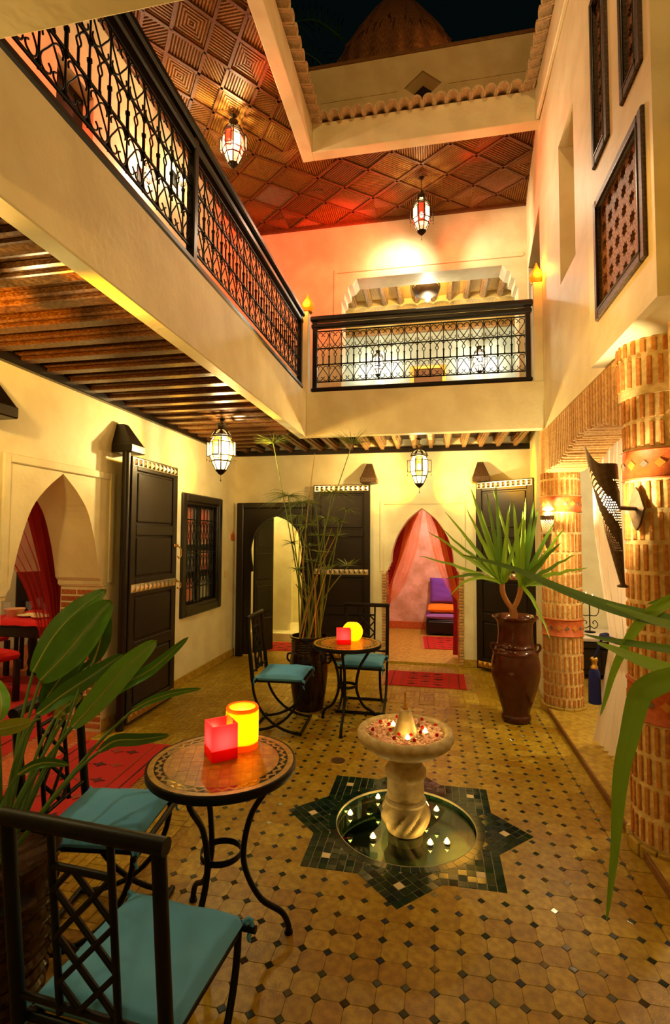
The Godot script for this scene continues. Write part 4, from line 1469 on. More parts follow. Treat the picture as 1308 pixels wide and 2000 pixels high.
func fountain() -> void:
	var f := thing("fountain", "pale stone pedestal fountain with a shallow bowl, in the middle of the star pool", "fountain", V(FC.x, -0.15, FC.y))
	var base := Geo.new()
	var o := 0.15
	# twisted lobes of the foot
	var lob := func(r: float, y: float, a: float) -> float:
		var t := clampf((y - o + 0.03) / 0.15, 0.0, 1.0)
		return r * (1.0 + 0.10 * sin(PI * t) * (pow(absf(sin((a + (y - o) * 6.0) * 4.5)), 0.7) * 2.0 - 1.4))
	var prof := []
	for q in cr([Vector2(0.088, o - 0.06), Vector2(0.112, o - 0.02), Vector2(0.133, o + 0.04), Vector2(0.134, o + 0.08), Vector2(0.118, o + 0.125)], 5):
		prof.append(q)
	base.lathe([Vector2(0.10, 0.0), Vector2(0.10, o - 0.06)], 40)
	base.lathe(prof, 100, -1.0, 0.0, TAU, lob)
	obj("lobed_foot", base, M.stone, f)
	var col := Geo.new()
	col.lathe([Vector2(0.118, o + 0.125), Vector2(0.120, o + 0.14), Vector2(0.108, o + 0.15), Vector2(0.106, o + 0.255), Vector2(0.112, o + 0.265), Vector2(0.121, o + 0.285), Vector2(0.121, o + 0.305), Vector2(0.108, o + 0.325), Vector2(0.095, o + 0.335), Vector2(0.098, o + 0.385), Vector2(0.100, o + 0.40)], 36, 0.8)
	obj("column", col, M.stone, f)
	var bowl := Geo.new()
	bowl.lathe([Vector2(0.0, o + 0.395), Vector2(0.105, o + 0.395), Vector2(0.15, o + 0.405), Vector2(0.205, o + 0.425), Vector2(0.212, o + 0.435), Vector2(0.225, o + 0.44), Vector2(0.262, o + 0.465), Vector2(0.280, o + 0.495), Vector2(0.281, o + 0.515), Vector2(0.270, o + 0.532), Vector2(0.250, o + 0.538), Vector2(0.232, o + 0.530), Vector2(0.222, o + 0.515), Vector2(0.21, o + 0.49), Vector2(0.0, o + 0.475)], 48, 0.75)
	obj("bowl", bowl, M.stone, f)
	var lobes := Geo.new()
	for k in 20:
		var a := TAU * k / 20.0
		lobes.ball(V(cos(a) * 0.108, o + 0.400, sin(a) * 0.108), V(0.018, 0.014, 0.018), 8, 5)
	obj("bead_ring", lobes, M.stone, f)
	var cone := Geo.new()
	cone.lathe([Vector2(0.068, o + 0.476), Vector2(0.066, o + 0.525), Vector2(0.058, o + 0.550), Vector2(0.034, o + 0.640), Vector2(0.022, o + 0.647), Vector2(0.0, o + 0.647)], 32, 0.75)
	obj("spout_cone", cone, M.stone, f)
	var noz := Geo.new()
	noz.lathe([Vector2(0.016, o + 0.645), Vector2(0.016, o + 0.660), Vector2(0.010, o + 0.663), Vector2(0.010, o + 0.675), Vector2(0.006, o + 0.68), Vector2(0.0055, o + 0.745), Vector2(0.0, o + 0.745)], 12, 0.6)
	obj("nozzle", noz, M.brass, f)
	# petals filling the bowl
	var red := Geo.new()
	var pink := Geo.new()
	for k in 900:
		var a := rng.randf() * TAU
		var r := 0.066 + 0.150 * sqrt(rng.randf())
		var c := V(cos(a) * r, 0.0, sin(a) * r)
		var h := 0.505 + rng.randf() * 0.022
		pink.xf = Transform3D(Basis(V(rng.randf() - 0.5, rng.randf() - 0.5, rng.randf() - 0.5).normalized(), rng.randf() * 2.0 - 1.0) * Basis(Vector3.UP, rng.randf() * TAU), c + V(0, h, 0))
		petal(pink, rng.randf_range(0.009, 0.015))
	var pk := obj("pink_petals", pink, M.petal_pink, null, Transform3D(Basis(), V(FC.x, 0, FC.y)))
	tag(pk, "loose pale pink petals floating in the fountain bowl", "petals", "", "stuff")
	for k in 16:
		var a := TAU * (k / 2) / 8.0 + 0.3 + rng.randf() * 0.2
		var r := rng.randf_range(0.09, 0.12) if k % 2 == 0 else rng.randf_range(0.165, 0.20)
		var fl := Geo.new()
		for j in 9:
			fl.xf = Transform3D(Basis(Vector3.UP, TAU * j / 9.0) * Basis(Vector3.RIGHT, -0.7 - 0.3 * (j % 3)), V(0, 0.002 * (j % 3), 0))
			petal(fl, 0.013)
		var o2 := obj("red_blossom", fl, M.petal_red, null, Transform3D(Basis(), V(FC.x + cos(a) * r, 0.525, FC.y + sin(a) * r)))
		tag(o2, "small red blossom in the fountain bowl, %s the bowl's %s" % ["by the spout towards" if k % 2 == 0 else "at the rim on", ["right side", "front right", "front", "front left", "left side", "back left", "back", "back right"][k / 2]], "blossom", "red blossoms in the fountain bowl")
	for k in 3:
		var p: Vector2 = [Vector2(-0.075, -0.06), Vector2(0.02, 0.125), Vector2(0.115, 0.01)][k]
		tea_light(V(FC.x + p.x, 0.512, FC.y + p.y), "lit tea light among the fountain petals, " + ["half hidden behind the spout", "the one nearest the viewer", "the one right of the spout"][k], "tea lights in the fountain bowl")
	var spots := [[Vector2(-0.363, -3.361), "behind the pedestal at the left"], [Vector2(-0.507, -3.136), "farthest to the left, near the pool rim"], [Vector2(-0.344, -2.924), "front left of the pedestal"], [Vector2(-0.03, -2.928), "front right, next to the lobed foot"], [Vector2(0.060, -2.955), "front right, the outer one of two"], [Vector2(-0.058, -3.326), "back right, the one close to the pedestal"], [Vector2(0.005, -3.285), "back right, the outer one of the pair"]]
	for s in spots:
		tea_light(V(s[0].x, -0.034, s[0].y), "lit tea light floating on the dark pool, " + s[1], "tea lights floating in the pool")

func petal(g: Geo, r: float) -> void:
	var p := [V(0, 0, 0), V(r * 0.55, r * 0.12, r * 0.35), V(r * 0.6, r * 0.3, r), V(0, r * 0.38, r * 1.35), V(-r * 0.6, r * 0.3, r), V(-r * 0.55, r * 0.12, r * 0.35)]
	for i in range(1, 5):
		g.flato(p[0], p[i], p[i + 1], V(0, 1, -0.3))

func tea_light(at: Vector3, label: String, grp: String) -> void:
	var t := thing("tea_light", label, "candle", at, 0.0, grp)
	var cup := Geo.new()
	cup.lathe([Vector2(0.0, 0.0), Vector2(0.017, 0.0), Vector2(0.019, 0.016), Vector2(0.0175, 0.016), Vector2(0.016, 0.011), Vector2(0.0, 0.011)], 16, 0.5)
	obj("cup", cup, M.tin, t)
	var fl := Geo.new()
	fl.lathe([Vector2(0.0, 0.011), Vector2(0.009, 0.014), Vector2(0.0125, 0.021), Vector2(0.010, 0.029), Vector2(0.004, 0.036), Vector2(0.0, 0.042)], 12, -1.0)
	obj("flame", fl, M.flame, t)
	omni(V(0, 0.024, 0), Color(1.0, 0.82, 0.48), 0.014, 0.008, t)

# brick columns ------------------------------------------------------------
func column(called: String, label: String, c: Vector2, r: float, rows: Array, bands: Array, wide: float, top: float, per: int) -> void:
	var o := thing(called, label, "column", V(c.x, 0, c.y))
	var core := Geo.new()
	core.lathe([Vector2(r - 0.006, 0.0), Vector2(r - 0.006, top)], 40)
	if wide < top:
		core.lathe([Vector2(r - 0.01, wide), Vector2(r + 0.018, wide), Vector2(r + 0.018, top)], 40, 0.3)
	obj("mortar_core", core, M.mortar, o)
	var base := Geo.new()
	for k in 14:
		var a := TAU * (k + 0.5) / 14.0
		var g := Geo.new()
		g.box(Vector3.ZERO, V(0.03, 0.065, TAU * (r + 0.02) / 14.0 - 0.006), 0.004)
		obj("plinth_tile", g, M.slab, o, Transform3D(Basis(Vector3.UP, -a), V(cos(a) * (r + 0.012), 0.033, sin(a) * (r + 0.012))))
	var rest := Geo.new()
	var toward := atan2(-c.y, -c.x)
	for row in rows:
		var y0: float = row[0]
		var y1: float = row[1]
		var rr := r + (0.024 if y0 >= wide - 0.01 else 0.0)
		var off := rng.randf() * 0.2
		for k in per:
			var a := TAU * k / per + off
			var wid := TAU * rr / per
			var g := Geo.new()
			var t := Transform3D(Basis(Vector3.UP, -a) * Basis(Vector3.RIGHT, rng.randf_range(-0.012, 0.012)), V(cos(a) * (rr - 0.008), (y0 + y1) / 2, sin(a) * (rr - 0.008)))
			var size := V(0.02 + rng.randf() * 0.004, y1 - y0 - 0.016, wid * rng.randf_range(0.44, 0.53))
			if absf(angle_difference(a, toward)) < 2.0 and (y1 - y0) > 0.02:
				g.box(Vector3.ZERO, size, 0.004)
				obj("brick", g, M.brick[rng.randi() % 5], o, t)
			else:
				rest.xf = t
				rest.box(Vector3.ZERO, size, 0.0)
	var rn := obj("brick_backs", rest, M.brick[0], o)
	rn.set_meta("kind", "stuff")
	for b in bands:
		var g := Geo.new()
		g.lathe([Vector2(r - 0.008, b[0]), Vector2(r + 0.012, b[0]), Vector2(r + 0.014, b[0] + 0.006), Vector2(r + 0.006, b[0] + 0.012), Vector2(r + 0.006, b[1] - 0.012), Vector2(r + 0.014, b[1] - 0.006), Vector2(r + 0.012, b[1]), Vector2(r - 0.008, b[1])], 40, 0.6)
		var bd := obj("terracotta_band", g, M.terracotta, o)
		var n := 16
		for k in n:
			var a := TAU * k / n
			var d := Geo.new()
			var s := 0.021 if k % 2 == 0 else 0.027
			d.prism(PackedVector2Array([Vector2(-s, 0), Vector2(0, -s), Vector2(s, 0), Vector2(0, s)]), Vector3.ZERO, V(0, 0, 1), Vector3.UP, V(0.006, 0, 0))
			obj("diamond_inlay", d, M.inlay_blue if k % 2 == 0 else M.inlay_yellow, bd, Transform3D(Basis(Vector3.UP, -a), V(cos(a) * (r + 0.004), (b[0] + b[1]) / 2, sin(a) * (r + 0.004))))

func columns() -> void:
	column("brick_column", "thick round brick column in front of the white curtain, carrying the torch lamp", Vector2(1.222, -3.08), 0.178,
		[[0.066, 0.20], [0.215, 0.365], [0.372, 0.522], [0.529, 0.688], [0.90, 1.155], [1.16, 1.312], [1.318, 1.47], [1.475, 1.63], [1.636, 1.80], [1.806, 1.965], [2.135, 2.282], [2.288, 2.45], [2.456, 2.625], [2.63, 2.72]],
		[[0.695, 0.893], [1.970, 2.128]], 2.42, 2.722, 24)
	column("brick_column", "round brick column farther back, beside the tall jar and yucca", Vector2(1.222, -5.355), 0.178,
		[[0.066, 0.15], [0.155, 0.268], [0.274, 0.396], [0.402, 0.552], [0.558, 0.715], [0.89, 1.03], [1.036, 1.175], [1.181, 1.32], [1.326, 1.512], [1.518, 1.70], [1.706, 1.90], [2.065, 2.22], [2.226, 2.30]],
		[[0.722, 0.885], [1.905, 2.058]], 9.0, 2.31, 24)

# --------------------------------------------------------------- ironwork
var rail_meshes := {}

func rail_piece(kind: String) -> ArrayMesh:
	if rail_meshes.has(kind):
		return rail_meshes[kind]
	var g := Geo.new()
	var w := 0.130
	if kind == "heart" or kind == "heart_down":
		for s in [-1.0, 1.0]:
			var p := cr([V(-0.050 * s, 0.046, 0), V(-0.052 * s, 0.026, 0), V(-0.034 * s, 0.008, 0), V(-0.008 * s, 0.022, 0), V(0.026 * s, 0.072, 0), V(0.055 * s, 0.118, 0), V(0.056 * s, 0.150, 0), V(0.036 * s, 0.168, 0), V(0.010 * s, 0.156, 0), V(0.006 * s, 0.136, 0), V(0.020 * s, 0.124, 0)], 3)
			if kind == "heart_down":
				for i in p.size():
					p[i] = V(p[i].x, 0.175 - p[i].y, 0)
			g.tube(p, 0.0042, 5)
	elif kind == "baluster":
		g.tube([V(0, 0.0, 0), V(0, 0.075, 0)], 0.006, 6)
		g.tube([V(0, 0.0, 0), V(0, 0.012, 0)], 0.009, 6)
		for s in [-1.0, 1.0]:
			g.tube(cr([V(0, 0.075, 0), V(0.014 * s, 0.098, 0), V(0.012 * s, 0.112, 0), V(0.003 * s, 0.128, 0), V(0.012 * s, 0.150, 0), V(0.040 * s, 0.172, 0), V(0.063 * s, 0.150, 0)], 3), 0.0042, 5)
	elif kind == "bar":
		g.tube([V(0, 0, 0), V(0, 0.565, 0)], 0.0050, 6)
		g.tube([V(0, 0.195, 0), V(0, 0.285, 0)], 0.0085, 6)
		for y in [0.195, 0.285, 0.375, 0.025, 0.18]:
			g.tube([V(0, y - 0.006, 0), V(0, y + 0.006, 0)], 0.012, 6)
	rail_meshes[kind] = g.mesh()
	return rail_meshes[kind]

func railing(label: String, at: Vector3, turn: float, length: float, posts: Array) -> void:
	var o := thing("railing", label, "railing", at, turn)
	var h := Geo.new()
	h.span(V(-0.02, 0.77, -0.045), V(length + 0.02, 0.825, 0.045), 0.012)
	obj("handrail", h, M.rail_paint, o)
	var r2 := Geo.new()
	r2.span(V(-0.01, 0.695, -0.03), V(length + 0.01, 0.745, 0.03), 0.01)
	obj("upper_rail", r2, M.rail_paint, o)
	var r3 := Geo.new()
	r3.span(V(-0.01, 0.0, -0.03), V(length + 0.01, 0.045, 0.03), 0.01)
	obj("bottom_rail", r3, M.rail_paint, o)
	var n := int(round((length - 0.10) / 0.131))
	var w := (length - 0.10) / n
	for y in [0.110, 0.298, 0.475, 0.663]:
		var t := Geo.new()
		t.span(V(0.04, y - 0.006, -0.006), V(length - 0.04, y + 0.006, 0.006), 0.002)
		obj("flat_bar", t, M.iron, o)
	for p in posts:
		var g := Geo.new()
		g.span(V(p - 0.025, 0.0, -0.026), V(p + 0.025, 0.77, 0.026), 0.006)
		obj("post", g, M.rail_paint, o)
	for i in n + 1:
		obj("bar", rail_piece("bar"), M.iron, o, Transform3D(Basis(), V(0.05 + i * w, 0.10, 0)))
	for i in n:
		var x := 0.05 + (i + 0.5) * w
		obj("scroll", rail_piece("heart"), M.iron, o, Transform3D(Basis(), V(x, 0.480, 0)))
		obj("scroll", rail_piece("heart_down"), M.iron, o, Transform3D(Basis(), V(x, 0.115, 0)))
		obj("baluster", rail_piece("baluster"), M.iron, o, Transform3D(Basis(), V(x, 0.300, 0)))

func pier_lamp(at: Vector3, label: String) -> void:
	var t := thing("flame_lamp", label, "lamp", at, 0.0, "")
	var b := Geo.new()
	b.lathe([Vector2(0, 0), Vector2(0.05, 0), Vector2(0.052, 0.012), Vector2(0.04, 0.018), Vector2(0, 0.018)], 20, 0.5)
	obj("base", b, M.brass, t)
	var g := Geo.new()
	var prof := cr([Vector2(0.040, 0.016), Vector2(0.066, 0.040), Vector2(0.070, 0.078), Vector2(0.052, 0.120), Vector2(0.026, 0.160), Vector2(0.004, 0.215)], 4)
	g.lathe(prof, 20, -1.0, 0.0, TAU, func(r, y, a): return r * (1.0 + 0.06 * cos(a * 6.0)))
	obj("shade", g, M.orange_lamp, t)
	omni(V(0, 0.09, 0.095), Color(1.0, 0.50, 0.12), 0.30, 0.05, t)

# lantern: local origin at the bottom of the crown's ring, hanging downwards; total drop about 0.56
func lantern(label: String, at: Vector3, chain: float, glass: Material, energy: float, spots: Array, tint: Color, grp: String, sc := 1.0, warm := Color(1.0, 0.90, 0.66), around := 0.0) -> Node3D:
	var o := thing("lantern", label, "lantern", at, 0.39, grp)
	var m = M.lamp_metal
	var ch := Geo.new()
	var y := 0.0
	if chain > 0.0:
		var k := 0
		while y < chain:
			var pts := []
			for j in 9:
				var a := TAU * j / 8.0
				var q := V(cos(a) * 0.007, sin(a) * 0.013, 0)
				pts.append((Basis(Vector3.UP, PI / 2 * (k % 2)) * q) + V(0, y + 0.012, 0))
			ch.tube(pts, 0.0025, 4, false)
			y += 0.021
			k += 1
		ch.lathe([Vector2(0, chain), Vector2(0.035, chain - 0.004), Vector2(0.02, chain - 0.022), Vector2(0, chain - 0.026)], 14, 0.3)
		obj("chain", ch, m, o)
	var cw := Geo.new()   # flared crown
	cw.lathe([Vector2(0.014, 0.0), Vector2(0.022, -0.012), Vector2(0.048, -0.014), Vector2(0.046, -0.026), Vector2(0.031, -0.066), Vector2(0.036, -0.074), Vector2(0.0, -0.074)], 8, 0.2)
	obj("crown", cw, m, o)
	var R := 0.108
	var rings := [[0.040, -0.074], [0.074, -0.092], [0.100, -0.128], [0.102, -0.146], [0.080, -0.152], [R, -0.198], [R, -0.330], [0.088, -0.378], [0.090, -0.384], [0.050, -0.470], [0.012, -0.512]]
	var fr := Geo.new()
	var P := func(r: float, yy: float, k: float) -> Vector3:
		var a := TAU * k / 8.0
		return V(cos(a) * r, yy, sin(a) * r)
	for k in 8:
		var pts := []
		for q in rings:
			pts.append(P.call(q[0], q[1], k))
		fr.tube(pts, 0.0058, 4)
	for q in [2, 3, 5, 6, 7, 8, 9]:
		var pts := []
		for k in 9:
			pts.append(P.call(rings[q][0], rings[q][1], k))
		fr.tube(pts, 0.0056 if q != 3 else 0.009, 4, false)
	obj("frame", fr, m, o)
	# pierced dome: ribs with open arches between, closed near the crown
	var dm := Geo.new()
	for k in 8:
		for e in [[0.0, 0.22], [0.78, 1.0]]:
			for q in 2:
				dm.quado(P.call(rings[q][0], rings[q][1], k + e[0]), P.call(rings[q][0], rings[q][1], k + e[1]), P.call(rings[q + 1][0], rings[q + 1][1], k + e[1]), P.call(rings[q + 1][0], rings[q + 1][1], k + e[0]), P.call(1.0, 0.6, k + 0.5))
	obj("dome", dm, m, o)
	# glass: three tiers of eight panes, coloured and clear in turn
	for k in 8:
		for tier in [[4, 5], [5, 6], [6, 7]]:
			var g := Geo.new()
			var a = rings[tier[0]]
			var b = rings[tier[1]]
			g.quado(P.call(a[0], a[1], k + 0.04), P.call(a[0], a[1], k + 0.96), P.call(b[0], b[1], k + 0.96), P.call(b[0], b[1], k + 0.04), P.call(1.0, 0.0, k + 0.5))
			obj("pane", g, glass if k % 2 == 0 else M.white_glass, o)
		var g2 := Geo.new()
		g2.quado(P.call(rings[8][0], rings[8][1], k + 0.06), P.call(rings[8][0], rings[8][1], k + 0.94), P.call(rings[9][0], rings[9][1], k + 0.94), P.call(rings[9][0], rings[9][1], k + 0.06), P.call(1.0, 0.0, k + 0.5))
		obj("pane", g2, M.white_glass, o)
	# four small framed wings with their own panes and drops
	for k in 4:
		var d := P.call(1.0, 0.0, k * 2 + 0.5) as Vector3
		var side := Vector3.UP.cross(d)
		var wf := Geo.new()
		var c := d * 0.136
		var q := [c - side * 0.032 + V(0, -0.196, 0), c + side * 0.032 + V(0, -0.196, 0), c + side * 0.032 + V(0, -0.332, 0), c - side * 0.032 + V(0, -0.332, 0)]
		for j in 4:
			wf.tube([q[j], q[(j + 1) % 4]], 0.0050, 4)
			wf.tube([q[j], q[j] - d * 0.032], 0.003, 4)
		obj("wing_frame", wf, m, o)
		var wp := Geo.new()
		wp.quado(q[0], q[1], q[2], q[3], d)
		obj("pane", wp, glass if k % 2 == 1 else M.white_glass, o)
		for s in [-1.0, 1.0]:
			var dr := Geo.new()
			var t: Vector3 = c + side * 0.032 * s + V(0, -0.336, 0)
			dr.tube([t, t - V(0, 0.018, 0)], 0.0012, 3)
			dr.xf = Transform3D(Basis(), t - V(0, 0.034, 0))
			dr.lathe([Vector2(0, -0.016), Vector2(0.005, 0.0), Vector2(0, 0.016)], 4, -1.0)
			obj("drop", dr, m, o)
	var tip := Geo.new()
	tip.lathe([Vector2(0.0, -0.530), Vector2(0.008, -0.512), Vector2(0.036, -0.484), Vector2(0.046, -0.470), Vector2(0.044, -0.466), Vector2(0.0, -0.48)], 8, 0.2)
	tip.tube([V(0, -0.528, 0), V(0, -0.560, 0)], 0.002, 4)
	tip.xf = Transform3D(Basis(), V(0, -0.572, 0))
	tip.lathe([Vector2(0, -0.016), Vector2(0.006, 0.0), Vector2(0, 0.016)], 4, -1.0)
	obj("finial", tip, m, o)
	var bl := Geo.new()
	bl.ball(V(0, -0.265, 0), V(0.024, 0.036, 0.024), 14, 8)
	obj("bulb", bl, M.bulb, o)
	omni(V(0, -0.265, 0), warm, energy, 0.025, o)
	o.scale = Vector3.ONE * sc
	if around > 0.0:
		for k in 4:
			var a := 0.39 + TAU * (k + 0.25) / 4.0
			spots.append([at + V(cos(a), -0.265, -sin(a)), around, 46.0])
	for s in spots:   # light through each coloured pane
		var from := at + V(0, -0.265 * sc, 0)
		var d: Vector3 = (s[0] - from).normalized()
		spot(from + d * 0.15 * sc, s[0], tint, s[1], s[2], null, 0.03)
	return o

func torch() -> void:
	# tall twisted cone of pierced sheet metal on the near column
	var o := thing("torch_sconce", "tall conical torch lamp of pierced dark metal with a slanted open top", "sconce", V(0.925, 1.42, -2.80))
	var H := 0.60
	var bend := func(y: float) -> Vector3: return V(0, y, 0) + V(-0.05, 0, -0.10) * (y / H) * 1.0
	var rad := func(y: float) -> float: return lerpf(0.010, 0.070, pow(clampf(y / H, 0.0, 1.0), 0.9))
	var g := Geo.new()
	var nu := 60
	var nv := 96
	var top := func(a: float) -> float: return H + 0.02 + 0.13 * pow(maxf(0.0, cos(a - 3.5)), 2.0)
	var pt := func(i: int, j: int) -> Vector3:
		var a := TAU * i / nu
		var y: float = top.call(a) * j / nv
		return (bend.call(y) as Vector3) + V(cos(a), 0, sin(a)) * (rad.call(y) as float)
	for i in nu:
		for j in nv:
			var a := TAU * i / nu
			var y := (H + 0.1) * j / nv
			# bands of little holes that climb round the cone
			var sp := fposmod(a / TAU - y * 2.0 + 0.735, 0.5)
			var hole := y > 0.18 and y < 0.60 and sp < 0.23 and ((i + (j / 2) % 2) % 2 == 0) and j % 2 == 0
			if hole:
				continue
			var d := V(cos(a), 0.0, sin(a))
			g.tri3(pt.call(i, j), pt.call(i + 1, j + 1), pt.call(i + 1, j), d, d, d)
			g.tri3(pt.call(i, j), pt.call(i, j + 1), pt.call(i + 1, j + 1), d, d, d)
	obj("pierced_cone", g, M.bronze, o)
	var b := Geo.new()
	b.lathe([Vector2(0, -0.012), Vector2(0.024, -0.012), Vector2(0.026, -0.004), Vector2(0.012, 0.004), Vector2(0.010, 0.02), Vector2(0, 0.02)], 16, 0.5)
	obj("foot", b, M.bronze, o)
	var arm := Geo.new()
	var pa: Vector3 = bend.call(0.39)
	arm.tube([pa + V(0.04, 0, 0), pa + V(0.155, 0.0, -0.09)], 0.011, 8)
	obj("arm", arm, M.bronze, o)
	var pl := Geo.new()
	var q := PackedVector2Array([Vector2(0, -0.115), Vector2(0.022, -0.085), Vector2(0.03, -0.06), Vector2(0.05, 0.0), Vector2(0.03, 0.06), Vector2(0.022, 0.085), Vector2(0, 0.115), Vector2(-0.022, 0.085), Vector2(-0.03, 0.06), Vector2(-0.05, 0.0), Vector2(-0.03, -0.06), Vector2(-0.022, -0.085)])
	var pc := pa + V(0.155, 0.0, -0.09)
	pl.prism(q, pc, V(0.45, 0, 0.89), Vector3.UP, V(0.012, 0, -0.006))
	obj("wall_plate", pl, M.bronze, o)
	var bl := Geo.new()
	var bc: Vector3 = bend.call(0.43)
	bl.ball(bc, V(0.026, 0.060, 0.026), 14, 8)
	obj("bulb", bl, M.bulb, o)
	omni(bc, Color(1.0, 0.90, 0.68), 2.6, 0.02, o)

func small_sconce() -> void:
	var o := thing("wall_sconce", "small lit sconce with a pierced metal cup on the far brick column", "sconce", V(1.02, 1.56, -4.98))
	var g := Geo.new()
	var nu := 32
	var nv := 30
	var pt := func(i: int, j: int) -> Vector3:
		var a := TAU * i / nu
		var y := 0.30 * j / nv
		var r := lerpf(0.012, 0.062, pow(float(j) / nv, 0.8))
		return V(cos(a) * r, y, sin(a) * r)
	for i in nu:
		for j in nv:
			if j > 12 and j < 26 and (i + j) % 2 == 0:
				continue
			var a := TAU * i / nu
			var d := V(cos(a), 0.0, sin(a))
			g.tri3(pt.call(i, j), pt.call(i + 1, j + 1), pt.call(i + 1, j), d, d, d)
			g.tri3(pt.call(i, j), pt.call(i, j + 1), pt.call(i + 1, j + 1), d, d, d)
	obj("pierced_cup", g, M.bronze, o)
	var hood := Geo.new()
	hood.prism(PackedVector2Array([Vector2(-0.055, 0.36), Vector2(0.0, 0.44), Vector2(0.055, 0.36), Vector2(0.0, 0.34)]), V(0.02, 0, -0.06), V(0.9, 0, 0.43), Vector3.UP, V(0.004, 0, -0.01))
	hood.tube([V(0, 0.0, 0), V(0.05, 0.05, -0.10), V(0.035, 0.38, -0.07)], 0.007, 6)
	hood.tube([V(0.05, 0.18, -0.08), V(0.10, 0.18, -0.19)], 0.009, 6)
	obj("back_plate", hood, M.bronze, o)
	var bl := Geo.new()
	bl.ball(V(0, 0.30, 0), V(0.022, 0.040, 0.022), 12, 8)
	obj("bulb", bl, M.bulb, o)
	omni(V(0, 0.30, 0), Color(1.0, 0.90, 0.66), 1.6, 0.02, o)

func wall_light(label: String, at: Vector3, e: float) -> void:
	var o := thing("wall_light", label, "wall light", at, 0.0, "wall lights of the upper gallery")
	var b := Geo.new()
	b.box(V(-0.02, 0, 0), V(0.02, 0.16, 0.10), 0.005)
	b.tube([V(-0.01, 0, 0), V(0.06, 0.02, 0)], 0.008, 6)
	obj("bracket", b, M.iron, o)
	var s := Geo.new()
	for k in 8:
		var a := TAU * k / 8.0
		s.tube([V(0.08, 0.13, 0), V(0.08 + cos(a) * 0.05, 0.06, sin(a) * 0.05), V(0.08 + cos(a) * 0.05, -0.05, sin(a) * 0.05), V(0.08, -0.11, 0)], 0.003, 4)
	obj("cage", s, M.lamp_metal, o)
	var l := Geo.new()
	l.ball(V(0.08, 0, 0), V(0.028, 0.040, 0.028), 12, 8)
	obj("bulb", l, M.bulb, o)
	omni(V(0.08, 0, 0), Color(1.0, 0.90, 0.70), e, 0.03, o)

func chandelier() -> void:
	var o := thing("chandelier", "round dark metal chandelier bowl with a bright lamp, hanging in the upper salon", "chandelier", V(-0.10, 5.27, -7.50))
	var b := Geo.new()
	b.lathe([Vector2(0.0, -0.07), Vector2(0.08, -0.065), Vector2(0.15, -0.03), Vector2(0.19, 0.02), Vector2(0.20, 0.06), Vector2(0.193, 0.06), Vector2(0.18, 0.02)], 32, 0.4)
	obj("bowl", b, M.bronze, o)
	var c := Geo.new()
	for k in 24:
		var a := TAU * k / 24.0
		c.tube([V(cos(a) * 0.198, 0.06, sin(a) * 0.198), V(cos(a) * 0.198, 0.10, sin(a) * 0.198)], 0.007, 4)
	var pts := []
	for k in 33:
		pts.append(V(cos(TAU * k / 32.0) * 0.198, 0.10, sin(TAU * k / 32.0) * 0.198))
	c.tube(pts, 0.006, 4, false)
	obj("gallery", c, M.lamp_metal, o)
	var r := Geo.new()
	for k in 3:
		var a := TAU * k / 3.0 + 0.5
		r.tube([V(cos(a) * 0.19, 0.1, sin(a) * 0.19), V(cos(a) * 0.15, 0.47, sin(a) * 0.15)], 0.003, 4)
	obj("hanger", r, M.lamp_metal, o)
	var l := Geo.new()
	l.ball(V(0.02, -0.105, 0.03), V(0.04, 0.045, 0.04), 14, 8)
	obj("bulb", l, M.bulb, o)
	omni(V(0.02, -0.105, 0.03), Color(1.0, 0.97, 0.88), 1.0, 0.04, o)
	var up := Geo.new()
	up.ball(V(0, 0.05, 0), V(0.03, 0.035, 0.03), 12, 8)
	obj("bulb", up, M.bulb, o)
	omni(V(0, 0.05, 0), Color(1.0, 0.80, 0.42), 3.2, 0.03, o)

# --------------------------------------------------------------- doors and the window grille
func leaf(called: String, label: String, at: Vector3, turn: float, w: float) -> Node3D:
	var o := thing(called, label, "", at, turn, "", "structure")
	var h := 2.36
	var g := Geo.new()
	g.span(V(0, 0.03, -0.025), V(w, h, 0.0), 0.004)
	# stiles and rails stand proud of the leaf
	for s in [[0.0, 0.085, 0.03, h], [w - 0.085, w, 0.03, h], [0.085, w - 0.085, 0.03, 0.16], [0.085, w - 0.085, 0.62, 0.72], [0.085, w - 0.085, 1.12, 1.28], [0.085, w - 0.085, 1.66, 1.76], [0.085, w - 0.085, 2.24, h]]:
		g.span(V(s[0], s[2], -0.001), V(s[1], s[3], 0.018), 0.006)
	obj("leaf_frame", g, M.door_wood, o)
	for p in [[0.18, 0.60], [0.74, 1.10], [1.30, 1.64], [1.78, 2.22]]:
		var q := Geo.new()
		q.span(V(0.105, p[0], -0.001), V(w - 0.105, p[1], 0.014), 0.012)
		obj("door_panel", q, M.door_wood, o)
	for y in [0.05, 1.155, 2.275]:
		var s := Geo.new()
		s.span(V(0.02, y, 0.017), V(w - 0.02, y + 0.075, 0.022), 0.002)
		var st := obj("metal_strip", s, M.silver if y > 1.0 else M.brass, o)
		var n := 11
		for k in n:
			var x := 0.02 + (w - 0.04) * (k + 0.5) / n
			var b := Geo.new()
			var ww := (w - 0.04) / n
			var hh := 0.075
			var yy = y
			var pk := V(x, yy + hh / 2, 0.036)
			var c := [V(x - ww * 0.42, yy + 0.004, 0.021), V(x + ww * 0.42, yy + 0.004, 0.021), V(x + ww * 0.42, yy + hh - 0.004, 0.021), V(x - ww * 0.42, yy + hh - 0.004, 0.021)]
			for j in 4:
				b.flato(c[j], c[(j + 1) % 4], pk, V(0, 0, 1))
			obj("boss", b, M.silver if y > 1.0 else M.brass, st)
	return o

